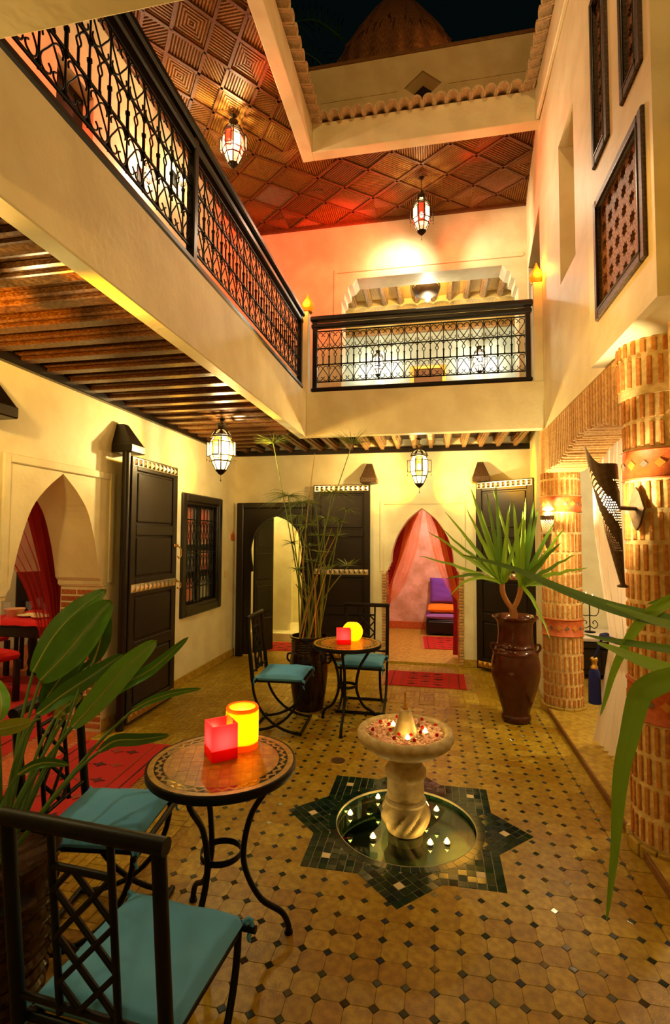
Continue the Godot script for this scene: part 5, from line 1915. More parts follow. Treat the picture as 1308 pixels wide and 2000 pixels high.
func hood(label: String, at: Vector3, turn: float, dark: bool) -> void:
	var o := thing("pivot_hood", label, "door bracket", at, turn)
	var g := Geo.new()
	g.span(V(-0.11, 0.0, 0.0), V(0.11, 0.075, 0.20), 0.008)
	var m = M.dark_wood if dark else M.screen_frame
	obj("block", g, m, o)
	var c := Geo.new()
	var b := [V(-0.10, 0.075, 0.0), V(0.10, 0.075, 0.0), V(0.10, 0.075, 0.19), V(-0.10, 0.075, 0.19)]
	var t := [V(-0.035, 0.265, 0.0), V(0.035, 0.265, 0.0), V(0.035, 0.265, 0.07), V(-0.035, 0.265, 0.07)]
	for j in 4:
		var k := (j + 1) % 4
		c.quado(b[j], b[k], t[k], t[j], (b[j] + b[k]) * 0.5 - V(0, 0.1, 0.095))
	c.quado(t[0], t[1], t[2], t[3], Vector3.UP)
	obj("cap", c, m, o)

func doors() -> void:
	var l := leaf("door_1", "tall dark panelled door leaf folded back on the left wall, bright embossed strips", V(WL + 0.155, 0, -4.03), PI / 2, 0.82)
	var p := Geo.new()
	p.tube([V(-0.03, 0.0, -0.02), V(-0.03, 2.39, -0.02)], 0.035, 10)
	obj("pivot_post", p, M.dark_wood, l)
	var h := Geo.new()
	for q in [[0.80, 1.56, 0.05], [0.80, 1.20, 0.03]]:
		h.span(V(q[0] - 0.05, q[1] - 0.015, 0.018), V(q[0] + 0.03, q[1] + 0.015, 0.03), 0.004)
		h.tube(cr([V(q[0] + 0.02, q[1], 0.03), V(q[0] + 0.045, q[1] - q[2] * 0.8, 0.05), V(q[0] + 0.05, q[1] - q[2] * 2.0, 0.05), V(q[0] + 0.02, q[1] - q[2] * 2.6, 0.045), V(q[0] + 0.0, q[1] - q[2] * 2.2, 0.04)], 4), 0.007, 6)
	obj("handle", h, M.brass, l)
	hood("dark wooden pivot hood above the door leaf on the left wall", V(WL, 2.385, -4.08), PI / 2, true)
	hood("dark wooden pivot hood at the left edge, above the dining room arch", V(WL, 2.385, -2.64), PI / 2, true)
	leaf("door_2", "dark panelled door leaf with bright strips behind the papyrus pot", V(-1.615, 0, WB + 0.06), 0.0, 0.775)
	hood("weathered pivot hood on the far wall at the left of the hanging lantern", V(-0.85, 2.375, WB), 0.0, false)
	leaf("door_3", "dark panelled door leaf standing ajar behind the tall yucca", V(0.525, 0.0, -6.72), -deg_to_rad(36.0), 0.77)
	hood("weathered pivot hood on the far wall at the right of the hanging lantern", V(0.585, 2.365, WB), 0.0, false)
	# dark arched doorway in the corner
	var o := thing("door_4", "dark wooden doorway with an arched opening in the far left corner", "", V(0, 0, WB), 0.0, "", "structure")
	var g := Geo.new()
	var edge := [Vector2(0.0, 1.94), Vector2(0.16, 1.875), Vector2(0.30, 1.73), Vector2(0.365, 1.52), Vector2(0.36, 1.36), Vector2(0.335, 1.22)]
	edge = cr(edge, 4)
	edge.append_array([Vector2(0.335, 1.18), Vector2(0.37, 1.16), Vector2(0.37, 0.03)])
	var poly := PackedVector2Array([Vector2(-2.66, 0.03)])
	for q in lancet(edge, -2.15):
		poly.append(q)
	poly.append_array([Vector2(-1.68, 0.03), Vector2(-1.68, 2.10), Vector2(-2.66, 2.10)])
	g.prism(poly, V(0, 0, 0.0), Vector3.RIGHT, Vector3.UP, V(0, 0, 0.04))
	obj("arched_board", g, M.dark_wood, o)
	var f := Geo.new()
	for s in [[-2.72, -2.62, 0.0, 2.13], [-1.72, -1.64, 0.0, 2.13], [-2.62, -1.72, 2.05, 2.13]]:
		f.span(V(s[0], s[2], -0.01), V(s[1], s[3], 0.075), 0.012)
	obj("door_frame", f, M.dark_wood, o)
	var lf := Geo.new()   # inner leaf swung inwards
	lf.span(V(0, 0.03, -0.02), V(0.36, 1.95, 0.02), 0.004)
	for k in 4:
		lf.span(V(0.03, 0.12 + k * 0.46, -0.03), V(0.33, 0.50 + k * 0.46, 0.03), 0.01)
	obj("inner_leaf", lf, M.door_wood, o, Transform3D(Basis(Vector3.UP, deg_to_rad(62.0)), V(-2.50, 0, -0.06)))
	# window with iron grille on the left wall
	var w := thing("window_1", "dark framed window with an iron grille and orange curtains behind, on the left wall", "", V(WL, 0, 0), 0.0, "", "structure")
	var fr := Geo.new()
	for s in [[-6.33, -6.23, 0.74, 2.15], [-5.35, -5.25, 0.74, 2.15], [-6.23, -5.35, 0.74, 0.84], [-6.23, -5.35, 2.05, 2.15]]:
		fr.span(V(-0.02, s[2], s[0]), V(0.03, s[3], s[1]), 0.014)
	for s in [[-6.24, -6.20, 0.83, 2.06], [-5.38, -5.34, 0.83, 2.06], [-6.20, -5.38, 0.83, 0.87], [-6.20, -5.38, 2.02, 2.06]]:
		fr.span(V(-0.03, s[2], s[0]), V(0.012, s[3], s[1]), 0.01)
	obj("window_frame", fr, M.dark_wood, w)
	var gr := Geo.new()
	for k in 9:
		var z := -6.14 + k * 0.088
		gr.tube([V(-0.02, 0.86, z), V(-0.02, 2.03, z)], 0.006, 5)
	for y in [1.06, 1.46, 1.85]:
		gr.span(V(-0.026, y - 0.007, -6.21), V(-0.014, y + 0.007, -5.37), 0.002)
	obj("grille_bar", gr, M.iron, w)
	for k in 8:
		for y in [1.07, 1.47]:
			var sc := Geo.new()
			var z := -6.096 + k * 0.088
			for s in [-1.0, 1.0]:
				sc.tube(cr([V(-0.02, y + 0.02, z), V(-0.02, y + 0.10, z + 0.032 * s), V(-0.02, y + 0.19, z), V(-0.02, y + 0.28, z - 0.032 * s), V(-0.02, y + 0.36, z)], 3), 0.004, 4)
			obj("grille_scroll", sc, M.iron, w)
	var cs := Geo.new()
	for s in [[-6.25, -6.17], [-5.84, -5.74], [-5.41, -5.33]]:
		cs.span(V(-0.075, 0.82, s[0]), V(-0.04, 2.07, s[1]), 0.006)
	for y in [0.86, 1.20, 1.52, 2.04]:
		cs.span(V(-0.075, y - 0.04, -6.25), V(-0.045, y + 0.04, -5.33), 0.006)
	obj("casement", cs, M.dark_wood, w)
	for k in 2:
		for r in 3:
			var gl := Geo.new()
			gl.span(V(-0.062, 0.84 + r * 0.36, -6.20 + k * 0.43), V(-0.058, 1.20 + r * 0.40, -5.80 + k * 0.43))
			obj("pane", gl, M.clear_glass, w)
	var bk := Geo.new()
	bk.span(V(-0.42, 0.78, -6.27), V(-0.36, 2.1, -5.31))
	obj("shutter", bk, M.dark_wood, w)
	for q in [[-5.72, -5.40, 1.56, 2.0], [-6.16, -5.86, 1.56, 2.0], [-6.16, -5.86, 1.24, 1.52], [-5.72, -5.40, 0.88, 1.18]]:
		var cu := Geo.new()
		cu.sheet(func(u, v): return V(-0.095 + 0.010 * sin(v * 26.0), lerpf(q[2], q[3], u), lerpf(q[0], q[1], v)), 6, 30)
		obj("curtain", cu, M.orange_cloth, w)
	# small things on the left wall near the corner
	var orn := thing("wall_ornament", "small reddish hanging ornament on the left wall near the corner", "ornament", V(WL + 0.003, 1.65, -6.72))
	var og := Geo.new()
	og.prism(PackedVector2Array([Vector2(-0.05, -0.05), Vector2(0.05, -0.04), Vector2(0.045, 0.03), Vector2(0.0, 0.06), Vector2(-0.04, 0.02)]), Vector3.ZERO, V(0, 0, 1), Vector3.UP, V(0.02, 0, 0))
	obj("plaque", og, M.terracotta, orn)
	var oh := Geo.new()
	oh.tube([V(0.01, 0.05, 0), V(0.01, 0.09, 0.01)], 0.003, 4)
	obj("loop", oh, M.brass, orn)
	var sw := thing("light_switch", "white light switch plate on the left wall near the corner", "switch", V(WL, 1.15, -6.52))
	var sg := Geo.new()
	sg.box(V(0.006, 0, 0), V(0.012, 0.085, 0.085), 0.004)
	obj("plate", sg, M.cream_paint, sw)
	var sk := Geo.new()
	sk.box(V(0.015, 0, 0), V(0.008, 0.035, 0.022), 0.002)
	obj("rocker", sk, M.cream_paint, sw)

# --------------------------------------------------------------- furniture
func table(label: String, c: Vector2, turn: float) -> void:
	var o := thing("mosaic_table", label, "table", V(c.x, 0, c.y), turn, "round mosaic tables")
	var h := 0.72
	var R := 0.305
	var rim := Geo.new()
	rim.lathe([Vector2(0.0, h - 0.035), Vector2(R - 0.004, h - 0.035), Vector2(R, h - 0.03), Vector2(R, h - 0.004), Vector2(R - 0.003, h), Vector2(R - 0.008, h), Vector2(R - 0.009, h - 0.006), Vector2(0.0, h - 0.006)], 64, 0.5)
	obj("rim", rim, M.iron, o)
	var top := Geo.new()
	top.lathe([Vector2(R - 0.034, h - 0.006), Vector2(R - 0.034, h - 0.0005), Vector2(R - 0.010, h - 0.0005), Vector2(R - 0.009, h - 0.006)], 64, 0.3)
	obj("outer_ring", top, M.tile[2], o)
	var bed := Geo.new()
	bed.lathe([Vector2(0.0, h - 0.007), Vector2(0.0, h - 0.004), Vector2(R - 0.03, h - 0.004)], 48, 0.3)
	bed.lathe([Vector2(R - 0.03, h - 0.004), Vector2(0.0, h - 0.004)], 48)
	obj("grout", bed, M.grout, o)
	# zigzag border: dark and light triangles in two rows
	var n := 36
	for k in n:
		for row in 2:
			var r0: float = [R - 0.036, R - 0.068][row]
			var r1: float = [R - 0.052, R - 0.052][row]
			var a := TAU * (k + 0.5 * row) / n
			var da := TAU / n
			for s in 2:
				var g := Geo.new()
				var p := PackedVector2Array()
				if s == 0:   # dark triangle, base on r0
					for q in [[r0, a - da * 0.47], [r0, a + da * 0.47], [r1, a]]:
						p.append(Vector2(cos(q[1]), sin(q[1])) * q[0])
				else:
					for q in [[r1, a + da * 0.05], [r1, a + da * 0.95], [r0, a + da * 0.5]]:
						p.append(Vector2(cos(q[1]), sin(q[1])) * q[0])
				g.prism(p, V(0, h - 0.006, 0), Vector3.RIGHT, V(0, 0, 1), V(0, 0.0056, 0))
				obj("border_tile", g, M.dot[(k + row) % 4] if s == 0 else M.tile[(k * 3 + row) % 6], o)
	# inner field of small square tiles
	var disc := circle2(Vector2.ZERO, R - 0.070, 40)
	var cell := 0.042
	for i in range(-6, 6):
		for j in range(-6, 6):
			var q := PackedVector2Array([Vector2(i + 0.012, j + 0.012) * cell, Vector2(i + 0.988, j + 0.012) * cell, Vector2(i + 0.988, j + 0.988) * cell, Vector2(i + 0.012, j + 0.988) * cell])
			for part in Geometry2D.intersect_polygons(q, disc):
				if part.size() < 3 or Geometry2D.triangulate_polygon(part).size() < 3:
					continue
				var g := Geo.new()
				g.prism(part, V(0, h - 0.006, 0), Vector3.RIGHT, V(0, 0, 1), V(0, 0.0055 + rng.randf() * 0.0005, 0))
				obj("field_tile", g, M.tile[rng.randi() % 6], o)
	for k in 3:
		var a := TAU * k / 3.0
		var d := V(cos(a), 0, sin(a))
		var p := cr([d * 0.215 + V(0, h - 0.036, 0), d * 0.205 + V(0, 0.62, 0), d * 0.125 + V(0, 0.50, 0), d * 0.092 + V(0, 0.36, 0), d * 0.105 + V(0, 0.26, 0), d * 0.165 + V(0, 0.15, 0), d * 0.25 + V(0, 0.09, 0), d * 0.278 + V(0, 0.04, 0), d * 0.282 + V(0, 0.0, 0)], 5)
		var g := Geo.new()
		g.tube(p, 0.0125, 8)
		g.tube([d * 0.282, d * 0.282 + V(0, 0.012, 0)], 0.018, 8)
		obj("leg", g, M.iron, o)
	var ring := Geo.new()
	ring.lathe([Vector2(0.080, 0.335), Vector2(0.084, 0.335), Vector2(0.084, 0.36), Vector2(0.080, 0.36), Vector2(0.080, 0.335)], 32, 0.2)
	obj("ring_brace", ring, M.iron, o)

# folding iron chair: local +z is the way the sitter faces; origin on the floor under the seat's middle
func chair(label: String, at: Vector3, turn: float) -> void:
	var o := thing("iron_chair", label, "chair", at, turn, "black iron chairs with blue cushions")
	var w := 0.215
	var zb := -0.22
	var zf := 0.20
	var sy := 0.425
	var arc := func(s: float, from_back: bool) -> Array:
		var p := []
		for k in 13:
			var t := PI / 2 * k / 12.0
			var f := (zf - zb) * (1.0 - cos(t))
			var z := zb + f if from_back else zf - f
			p.append(V(s, sy - (sy - 0.014) * sin(t), z))
		return p
	for s in [-1.0, 1.0]:
		var g := Geo.new()
		var back: Array = [V(s * w, 0.955, zb - 0.055), V(s * w, 0.7, zb - 0.03), V(s * w, sy, zb)]
		g.tube([back[0], back[1], back[2]], 0.018, 10)
		obj("back_post", g, M.iron, o)
		var a := Geo.new()
		a.tube(arc.call(s * w, true), 0.012, 8)
		obj("leg", a, M.iron, o)
		var b := Geo.new()
		b.tube(arc.call(s * (w - 0.03), false), 0.012, 8)
		obj("leg", b, M.iron, o)
		var sr := Geo.new()
		sr.tube([V(s * (w - 0.03), sy, zb + 0.02), V(s * (w - 0.03), sy, zf + 0.02)], 0.011, 8)
		obj("side_rail", sr, M.iron, o)
	for q in [["top_rail", V(-w - 0.02, 0.955, zb - 0.055), V(w + 0.02, 0.955, zb - 0.055), 0.0205], ["foot_bar", V(-w - 0.02, 0.014, zf), V(w + 0.02, 0.014, zf), 0.013], ["foot_bar", V(-w, 0.014, zb), V(w, 0.014, zb), 0.013],
		["seat_bar", V(-w - 0.02, sy, zf + 0.02), V(w + 0.02, sy, zf + 0.02), 0.012], ["seat_bar", V(-w, sy, zb + 0.02), V(w, sy, zb + 0.02), 0.012]]:
		var g := Geo.new()
		g.tube([q[1], q[2]], q[3], 10)
		obj(q[0], g, M.iron, o)
	for k in 6:
		var g := Geo.new()
		var z := zb + 0.06 + k * 0.064
		g.span(V(-w + 0.03, sy - 0.004, z - 0.012), V(w - 0.03, sy + 0.006, z + 0.012), 0.002)
		obj("slat", g, M.iron, o)
	# back panel: two uprights, cross rails and a lattice between
	var y1 := 0.855
	var y0 := 0.50
	var hw := 0.085
	var bz := func(y: float) -> float: return zb - 0.055 * (y - sy) / (0.955 - sy)
	for s in [-1.0, 1.0]:
		var g := Geo.new()
		g.tube([V(s * hw, 0.955, bz.call(0.955)), V(s * hw, y0 - 0.02, bz.call(y0 - 0.02))], 0.0092, 8)
		obj("back_bar", g, M.iron, o)
	for q in [[y1, hw], [y0, w]]:
		var g := Geo.new()
		g.tube([V(-q[1], q[0], bz.call(q[0])), V(q[1], q[0], bz.call(q[0]))], 0.0092, 8)
		obj("back_bar", g, M.iron, o)
	var sp := 0.118
	for dirn in [1.0, -1.0]:
		for k in range(-2, 7):
			# line y = y0 + k*sp + dirn*(x + hw) clipped to the panel
			var pts := []
			var ya := y0 + k * sp + (0.0 if dirn > 0 else sp * 2.0)
			var prev_in := false
			var steps := 40
			for i in steps + 1:
				var x := -hw + 2.0 * hw * i / steps
				var y: float = ya + dirn * (x + hw) * 1.04
				if y >= y0 - 0.001 and y <= y1 + 0.001:
					pts.append(V(x, y, bz.call(y) + 0.003 * dirn))
			if pts.size() > 3:
				var g := Geo.new()
				g.tube([pts[0], pts[-1]], 0.0080, 6)
				obj("lattice_bar", g, M.iron, o)
	# cushion with ties, tied to the chair
	var c := obj("cushion", cushion(0.205, 0.205, 0.038), M.teal, o, Transform3D(Basis(), V(0, sy + 0.028, 0.005)))
	for s in [-1.0, 1.0]:
		for e in [-1.0, 1.0]:
			var g := Geo.new()
			var p := V(s * 0.200, 0.0, e * 0.198)
			for k in 3:
				g.tube(cr([p, p + V(s * 0.018, 0.012 - k * 0.010, e * (0.004 + 0.012 * k)), p + V(s * (0.026 - 0.008 * k), -0.022 - 0.016 * k, e * 0.016), p + V(s * 0.012, -0.05 - 0.012 * k, e * (0.006 + 0.010 * k))], 3), [0.006, 0.006, 0.006, 0.006, 0.006, 0.006, 0.005, 0.005, 0.005, 0.004], 5)
			g.ball(p + V(s * 0.012, 0.0, e * 0.006), V(0.011, 0.009, 0.011), 8, 5)
			obj("tie", g, M.teal_dark, c)

func cushion(hx: float, hz: float, th: float) -> Geo:
	var g := Geo.new()
	for side in [1.0, -1.0]:
		g.sheet(func(u, v):
			var a: float = u * 2.0 - 1.0
			var b: float = v * 2.0 - 1.0
			var e := (1.0 - pow(absf(a), 5.0)) * (1.0 - pow(absf(b), 5.0))
			var sq := 1.0 - 0.03 * (1.0 - a * a) * absf(b) - 0.02 * (1.0 - b * b) * absf(a)
			var wr := (0.0042 * sin(a * 7.0 + b * 5.0 + 0.6) + 0.0026 * sin(b * 12.0 - a * 4.0)) * e * (0.4 + 0.6 * maxf(absf(a), absf(b)))
			return V(a * hx * sq, side * th * (0.32 + 0.68 * pow(e, 0.45)) * (1.0 if e > 0.0 else 0.0) * minf(1.0, e * 8.0 + 0.15) + wr * side, b * hz * sq), 26, 26, side > 0.0)
	return g

func furniture() -> void:
	table("round mosaic table at the front, red cube and yellow pillar candles on it", Vector2(-0.872, -2.05), 0.32)
	table("round mosaic table farther back, beside the tall papyrus pot", Vector2(-0.765, -4.51), -1.57)
	chair("iron chair in the front corner, its lattice back towards the viewer", V(-0.805, 0, -1.38), PI - 0.08)
	chair("iron chair between big leaf plant and front table", V(-1.375, 0, -2.02), PI / 2 + 0.13)
	chair("iron chair beside the papyrus pot, seen from its side", V(-1.31, 0, -4.41), PI / 2 + 0.05)
	chair("iron chair behind the farther table, facing the viewer", V(-0.69, 0, -5.02), 0.0)
	cube_candle("glowing red cube candle at the front of the yellow pillar candle", V(-0.895, 0.72, -2.085), 0.72, 0.055, 0.145)
	pillar_candle("glowing yellow pillar candle behind the red cube on the front table", V(-0.845, 0.72, -2.20), 0.072, 0.178)
	cube_candle("glowing red cube candle on the farther table", V(-0.787, 0.72, -4.475), 0.25, 0.060, 0.128)
	globe_candle("glowing yellow globe candle behind the red cube on the farther table", V(-0.735, 0.72, -4.635), 0.094)

func cube_candle(label: String, at: Vector3, turn: float, h: float, ht: float) -> void:
	var o := thing("cube_candle", label, "candle", at, turn)
	var g := Geo.new()
	var t := 0.006
	# outer faces, rim and the well inside
	for k in 4:
		var b := Basis(Vector3.UP, PI / 2 * k)
		g.xf = Transform3D(b, Vector3.ZERO)
		g.quado(V(-h, 0, h), V(h, 0, h), V(h, ht, h), V(-h, ht, h), V(0, 0, 1))
		g.quado(V(-h, ht, h), V(h, ht, h), V(h - t, ht, h - t), V(-h + t, ht, h - t), V(0, 1, 0))
	g.xf = Transform3D()
	g.quado(V(-h, 0, -h), V(h, 0, -h), V(h, 0, h), V(-h, 0, h), V(0, -1, 0))
	obj("wax_shell", g, M.red_wax, o)
	var w := Geo.new()
	w.span(V(-h + t, 0.001, -h + t), V(h - t, ht * 0.34, h - t))
	obj("wax_floor", w, M.red_wax, o)
	var k2 := Geo.new()
	k2.tube([V(0, ht * 0.34, 0), V(0.001, ht * 0.34 + 0.016, 0)], 0.0012, 4)
	obj("wick", k2, M.black, o)
	var f := Geo.new()
	f.lathe([Vector2(0, ht * 0.34 + 0.012), Vector2(0.006, ht * 0.34 + 0.024), Vector2(0.004, ht * 0.34 + 0.036), Vector2(0, ht * 0.34 + 0.05)], 10, -1.0)
	obj("flame", f, M.flame, o)
	omni(V(0, ht * 0.34 + 0.028, 0), Color(1.0, 0.76, 0.55), 0.030, 0.008, o)

func pillar_candle(label: String, at: Vector3, r: float, ht: float) -> void:
	var o := thing("pillar_candle", label, "candle", at)
	var g := Geo.new()
	g.lathe([Vector2(0, 0), Vector2(r, 0), Vector2(r, ht - 0.006), Vector2(r - 0.004, ht), Vector2(r - 0.013, ht - 0.004), Vector2(r - 0.014, ht - 0.03)], 40, 0.5)
	obj("wax_shell", g, M.yellow_wax, o)
	var w := Geo.new()
	w.lathe([Vector2(r - 0.002, ht * 0.16), Vector2(0, ht * 0.16)], 32)
	obj("wax_floor", w, M.yellow_wax, o)
	candle_core(o, ht * 0.50, 0.085)

func globe_candle(label: String, at: Vector3, r: float) -> void:
	var o := thing("globe_candle", label, "candle", at)
	var g := Geo.new()
	var p := [Vector2(0, 0), Vector2(r * 0.55, 0)]
	for k in 13:
		var a := lerpf(-0.92, 1.02, k / 12.0)
		p.append(Vector2(cos(a) * r, r * 0.80 + sin(a) * r))
	g.lathe(p, 36, 0.3)
	obj("wax_shell", g, M.yellow_wax, o)
	candle_core(o, r * 0.9, 0.085)

func candle_core(o: Node3D, y: float, e: float) -> void:
	var k2 := Geo.new()
	k2.tube([V(0, y - 0.03, 0), V(0.001, y - 0.012, 0)], 0.0015, 4)
	obj("wick", k2, M.black, o)
	var f := Geo.new()
	f.lathe([Vector2(0, y - 0.016), Vector2(0.006, y - 0.002), Vector2(0.004, y + 0.012), Vector2(0, y + 0.026)], 10, -1.0)
	obj("flame", f, M.flame, o)
	omni(V(0, y + 0.003, 0), Color(1.0, 0.76, 0.42), e, 0.008, o)

# --------------------------------------------------------------- pots, plants
func jar() -> void:
	var o := thing("tall_jar", "tall glazed brown jar with small loop handles, holding the yucca", "jar", V(0.722, 0, -4.95))
	var g := Geo.new()
	var p := cr([Vector2(0.105, 0.0), Vector2(0.125, 0.012), Vector2(0.128, 0.05), Vector2(0.118, 0.075), Vector2(0.135, 0.14), Vector2(0.175, 0.27), Vector2(0.208, 0.40), Vector2(0.213, 0.50), Vector2(0.195, 0.60)], 5)
	p.append_array([Vector2(0.200, 0.606), Vector2(0.200, 0.622), Vector2(0.185, 0.632), Vector2(0.172, 0.66), Vector2(0.178, 0.672), Vector2(0.165, 0.685)])
	p.append_array(cr([Vector2(0.158, 0.70), Vector2(0.152, 0.78), Vector2(0.158, 0.88), Vector2(0.185, 0.915), Vector2(0.200, 0.925)], 4))
	p.append_array([Vector2(0.204, 0.935), Vector2(0.196, 0.944), Vector2(0.175, 0.938), Vector2(0.150, 0.90)])
	g.lathe(p, 48, 0.75)
	obj("body", g, M.glazed, o)
	var s := Geo.new()
	s.lathe([Vector2(0.158, 0.895), Vector2(0.06, 0.91), Vector2(0.0, 0.905)], 24)
	obj("soil", s, M.soil, o)
	for sd in [-1.0, 1.0]:
		var h := Geo.new()
		h.tube(cr([V(sd * 0.168, 0.68, 0.02), V(sd * 0.205, 0.69, 0.02), V(sd * 0.212, 0.655, 0.02), V(sd * 0.190, 0.625, 0.02)], 4), 0.011, 8)
		obj("handle", h, M.glazed, o)

func pot(label: String, at: Vector3, r: float, h: float, rope: bool) -> Node3D:
	var o := thing("plant_pot", label, "pot", at)
	var g := Geo.new()
	var p := []
	if rope:
		p = cr([Vector2(r * 0.74, 0.0), Vector2(r * 0.78, 0.02), Vector2(r * 0.95, h * 0.35), Vector2(r, h * 0.6), Vector2(r * 0.93, h * 0.78)], 5)
		for k in 5:
			var y := h * 0.79 + k * h * 0.032
			p.append_array([Vector2(r * 0.90, y), Vector2(r * 0.93, y + h * 0.012), Vector2(r * 0.90, y + h * 0.026)])
		p.append_array([Vector2(r * 0.92, h * 0.96), Vector2(r * 1.0, h * 0.985), Vector2(r * 1.0, h), Vector2(r * 0.9, h), Vector2(r * 0.86, h * 0.93)])
	else:
		p = [Vector2(r * 0.62, 0.0), Vector2(r * 0.66, 0.02)]
		for k in 9:
			var y := h * (0.1 + 0.085 * k)
			var rr := r * (0.72 + 0.24 * sin(PI * 0.5 * (k + 1) / 9.0))
			p.append_array([Vector2(rr, y), Vector2(rr + 0.008, y + h * 0.03), Vector2(rr, y + h * 0.06)])
		p.append_array([Vector2(r * 0.95, h * 0.92), Vector2(r * 1.02, h * 0.95), Vector2(r * 1.02, h), Vector2(r * 0.9, h), Vector2(r * 0.88, h * 0.9)])
	g.lathe(p, 44, 0.75)
	obj("body", g, M.glazed_dark, o)
	var s := Geo.new()
	s.lathe([Vector2(r * 0.89, h * 0.93), Vector2(0.0, h * 0.945)], 24)
	obj("soil", s, M.soil, o)
	if rope:
		for sd in [-1.0, 1.0]:
			var hd := Geo.new()
			hd.tube(cr([V(sd * r * 0.93, h * 0.74, 0.0), V(sd * (r + 0.025), h * 0.73, 0.0), V(sd * (r + 0.03), h * 0.66, 0.0), V(sd * r, h * 0.62, 0.0)], 4), 0.010, 7)
			obj("handle", hd, M.glazed_dark, o)
	return o

# strap leaf along a curve; across gives the side direction at the base
func strap(g: Geo, spine: Array, wmax: float, fold: float, up := Vector3.UP, shape := 0) -> void:
	var n := spine.size()
	g.sheet(func(u, v):
		var f: float = u * (n - 1)
		var i := mini(int(f), n - 2)
		var p: Vector3 = (spine[i] as Vector3).lerp(spine[i + 1], f - i)
		var t: Vector3 = (spine[mini(i + 1, n - 1)] - spine[maxi(i - 1, 0)] as Vector3).normalized()
		var side := t.cross(up)
		if side.length() < 0.05:
			side = t.cross(Vector3.RIGHT)
		side = side.normalized()
		var nn := side.cross(t).normalized()
		var q: float = v * 2.0 - 1.0
		var w := wmax
		if shape == 0:
			w *= pow(maxf(1.0 - u, 0.0), 0.62) * (0.62 + 0.38 * minf(1.0, u * 4.0))
		else:
			w *= pow(sin(PI * clampf(u * 0.965 + 0.035, 0.0, 1.0)), 0.62)
		var wave := 0.0 if shape == 0 else 0.05 * wmax * sin(u * 23.0 + q * 2.0) * absf(q)
		return p + side * q * w + nn * (absf(q) * fold * w + wave), maxi(n - 1, 8), 6)

func yucca() -> void:
	var o := thing("yucca", "yucca with a forked stem and long upright sword leaves in the tall brown jar", "plant", V(0.722, 0.90, -4.95))
	var t := Geo.new()
	t.tube(cr([V(-0.015, 0, 0), V(-0.012, 0.06, 0), V(-0.02, 0.11, 0)], 4), [0.036, 0.036, 0.036, 0.036, 0.036, 0.036, 0.035, 0.034, 0.034], 10)
	for b in [cr([V(-0.02, 0.10, 0), V(-0.07, 0.17, 0), V(-0.105, 0.25, 0.01), V(-0.11, 0.33, 0.01)], 4), cr([V(-0.015, 0.10, 0), V(0.02, 0.17, 0.0), V(0.045, 0.24, -0.01), V(0.055, 0.31, -0.01)], 4)]:
		t.tube(b, 0.024, 9)
	obj("trunk", t, M.bark, o)
	var heads := [V(-0.11, 0.32, 0.01), V(0.055, 0.30, -0.01)]
	# (head, direction, length, width, droop)
	var lv := [
		[0, V(-0.32, 1.0, 0.1), 0.85, 0.036, 0.0], [0, V(-0.06, 1.0, 0.05), 0.86, 0.032, 0.0], [0, V(-0.62, 0.85, 0.1), 0.80, 0.026, 0.02], [0, V(-0.92, 0.72, 0.0), 0.78, 0.026, 0.02],
		[0, V(-0.55, 0.8, -0.3), 0.66, 0.030, 0.02], [0, V(-1.0, 0.42, 0.1), 0.74, 0.022, 0.03], [0, V(-0.85, 0.42, 0.35), 0.55, 0.028, 0.10], [0, V(0.12, 1.0, -0.1), 0.70, 0.026, 0.0],
		[0, V(0.30, 1.0, 0.1), 0.62, 0.024, 0.0], [0, V(-0.2, 0.9, -0.4), 0.72, 0.028, 0.0], [0, V(-0.75, 0.55, 0.4), 0.60, 0.022, 0.24],
		[1, V(-0.10, 1.0, 0.2), 0.72, 0.040, 0.0], [1, V(-0.25, 1.0, -0.1), 0.86, 0.026, 0.0], [1, V(0.14, 1.0, 0.1), 0.74, 0.034, 0.0], [1, V(0.20, 1.0, 0.15), 0.66, 0.036, 0.0],
		[1, V(0.50, 0.8, 0.45), 0.56, 0.034, 0.03], [1, V(0.85, 0.50, 0.40), 0.58, 0.028, 0.06], [1, V(0.9, 0.35, 0.2), 0.52, 0.026, 0.16], [1, V(0.30, -0.2, 0.5), 0.36, 0.024, 0.16],
		[1, V(0.5, 0.8, 0.35), 0.60, 0.030, 0.0], [1, V(0.1, 0.9, -0.4), 0.70, 0.030, 0.0], [0, V(0.15, 0.5, 0.7), 0.34, 0.028, 0.02], [1, V(-0.25, 0.55, 0.7), 0.36, 0.028, 0.02],
		[0, V(-0.18, 1.0, 0.25), 0.80, 0.030, 0.0], [0, V(-0.42, 0.9, 0.3), 0.74, 0.030, 0.01], [0, V(0.05, 1.0, 0.3), 0.66, 0.030, 0.0], [0, V(-0.7, 0.7, -0.1), 0.70, 0.024, 0.02], [1, V(0.0, 1.0, 0.35), 0.60, 0.032, 0.0], [1, V(0.4, 0.9, 0.2), 0.62, 0.032, 0.01], [1, V(0.10, 1.0, -0.2), 0.76, 0.028, 0.0], [1, V(0.7, 0.6, 0.4), 0.54, 0.026, 0.03]]
	for l in lv:
		var d := (l[1] as Vector3).normalized()
		var sp := []
		for k in 11:
			var u := k / 10.0
			sp.append(heads[l[0]] + V(0, 0.02 * rng.randf(), 0) + d * l[2] * 1.12 * u - V(0, l[4] * u * u * 2.0, 0))
		var g := Geo.new()
		strap(g, sp, l[3] * 0.95, 0.35, V(0.15, 0.25, 1.0))
		obj("leaf", g, M.yucca[rng.randi() % 3], o)

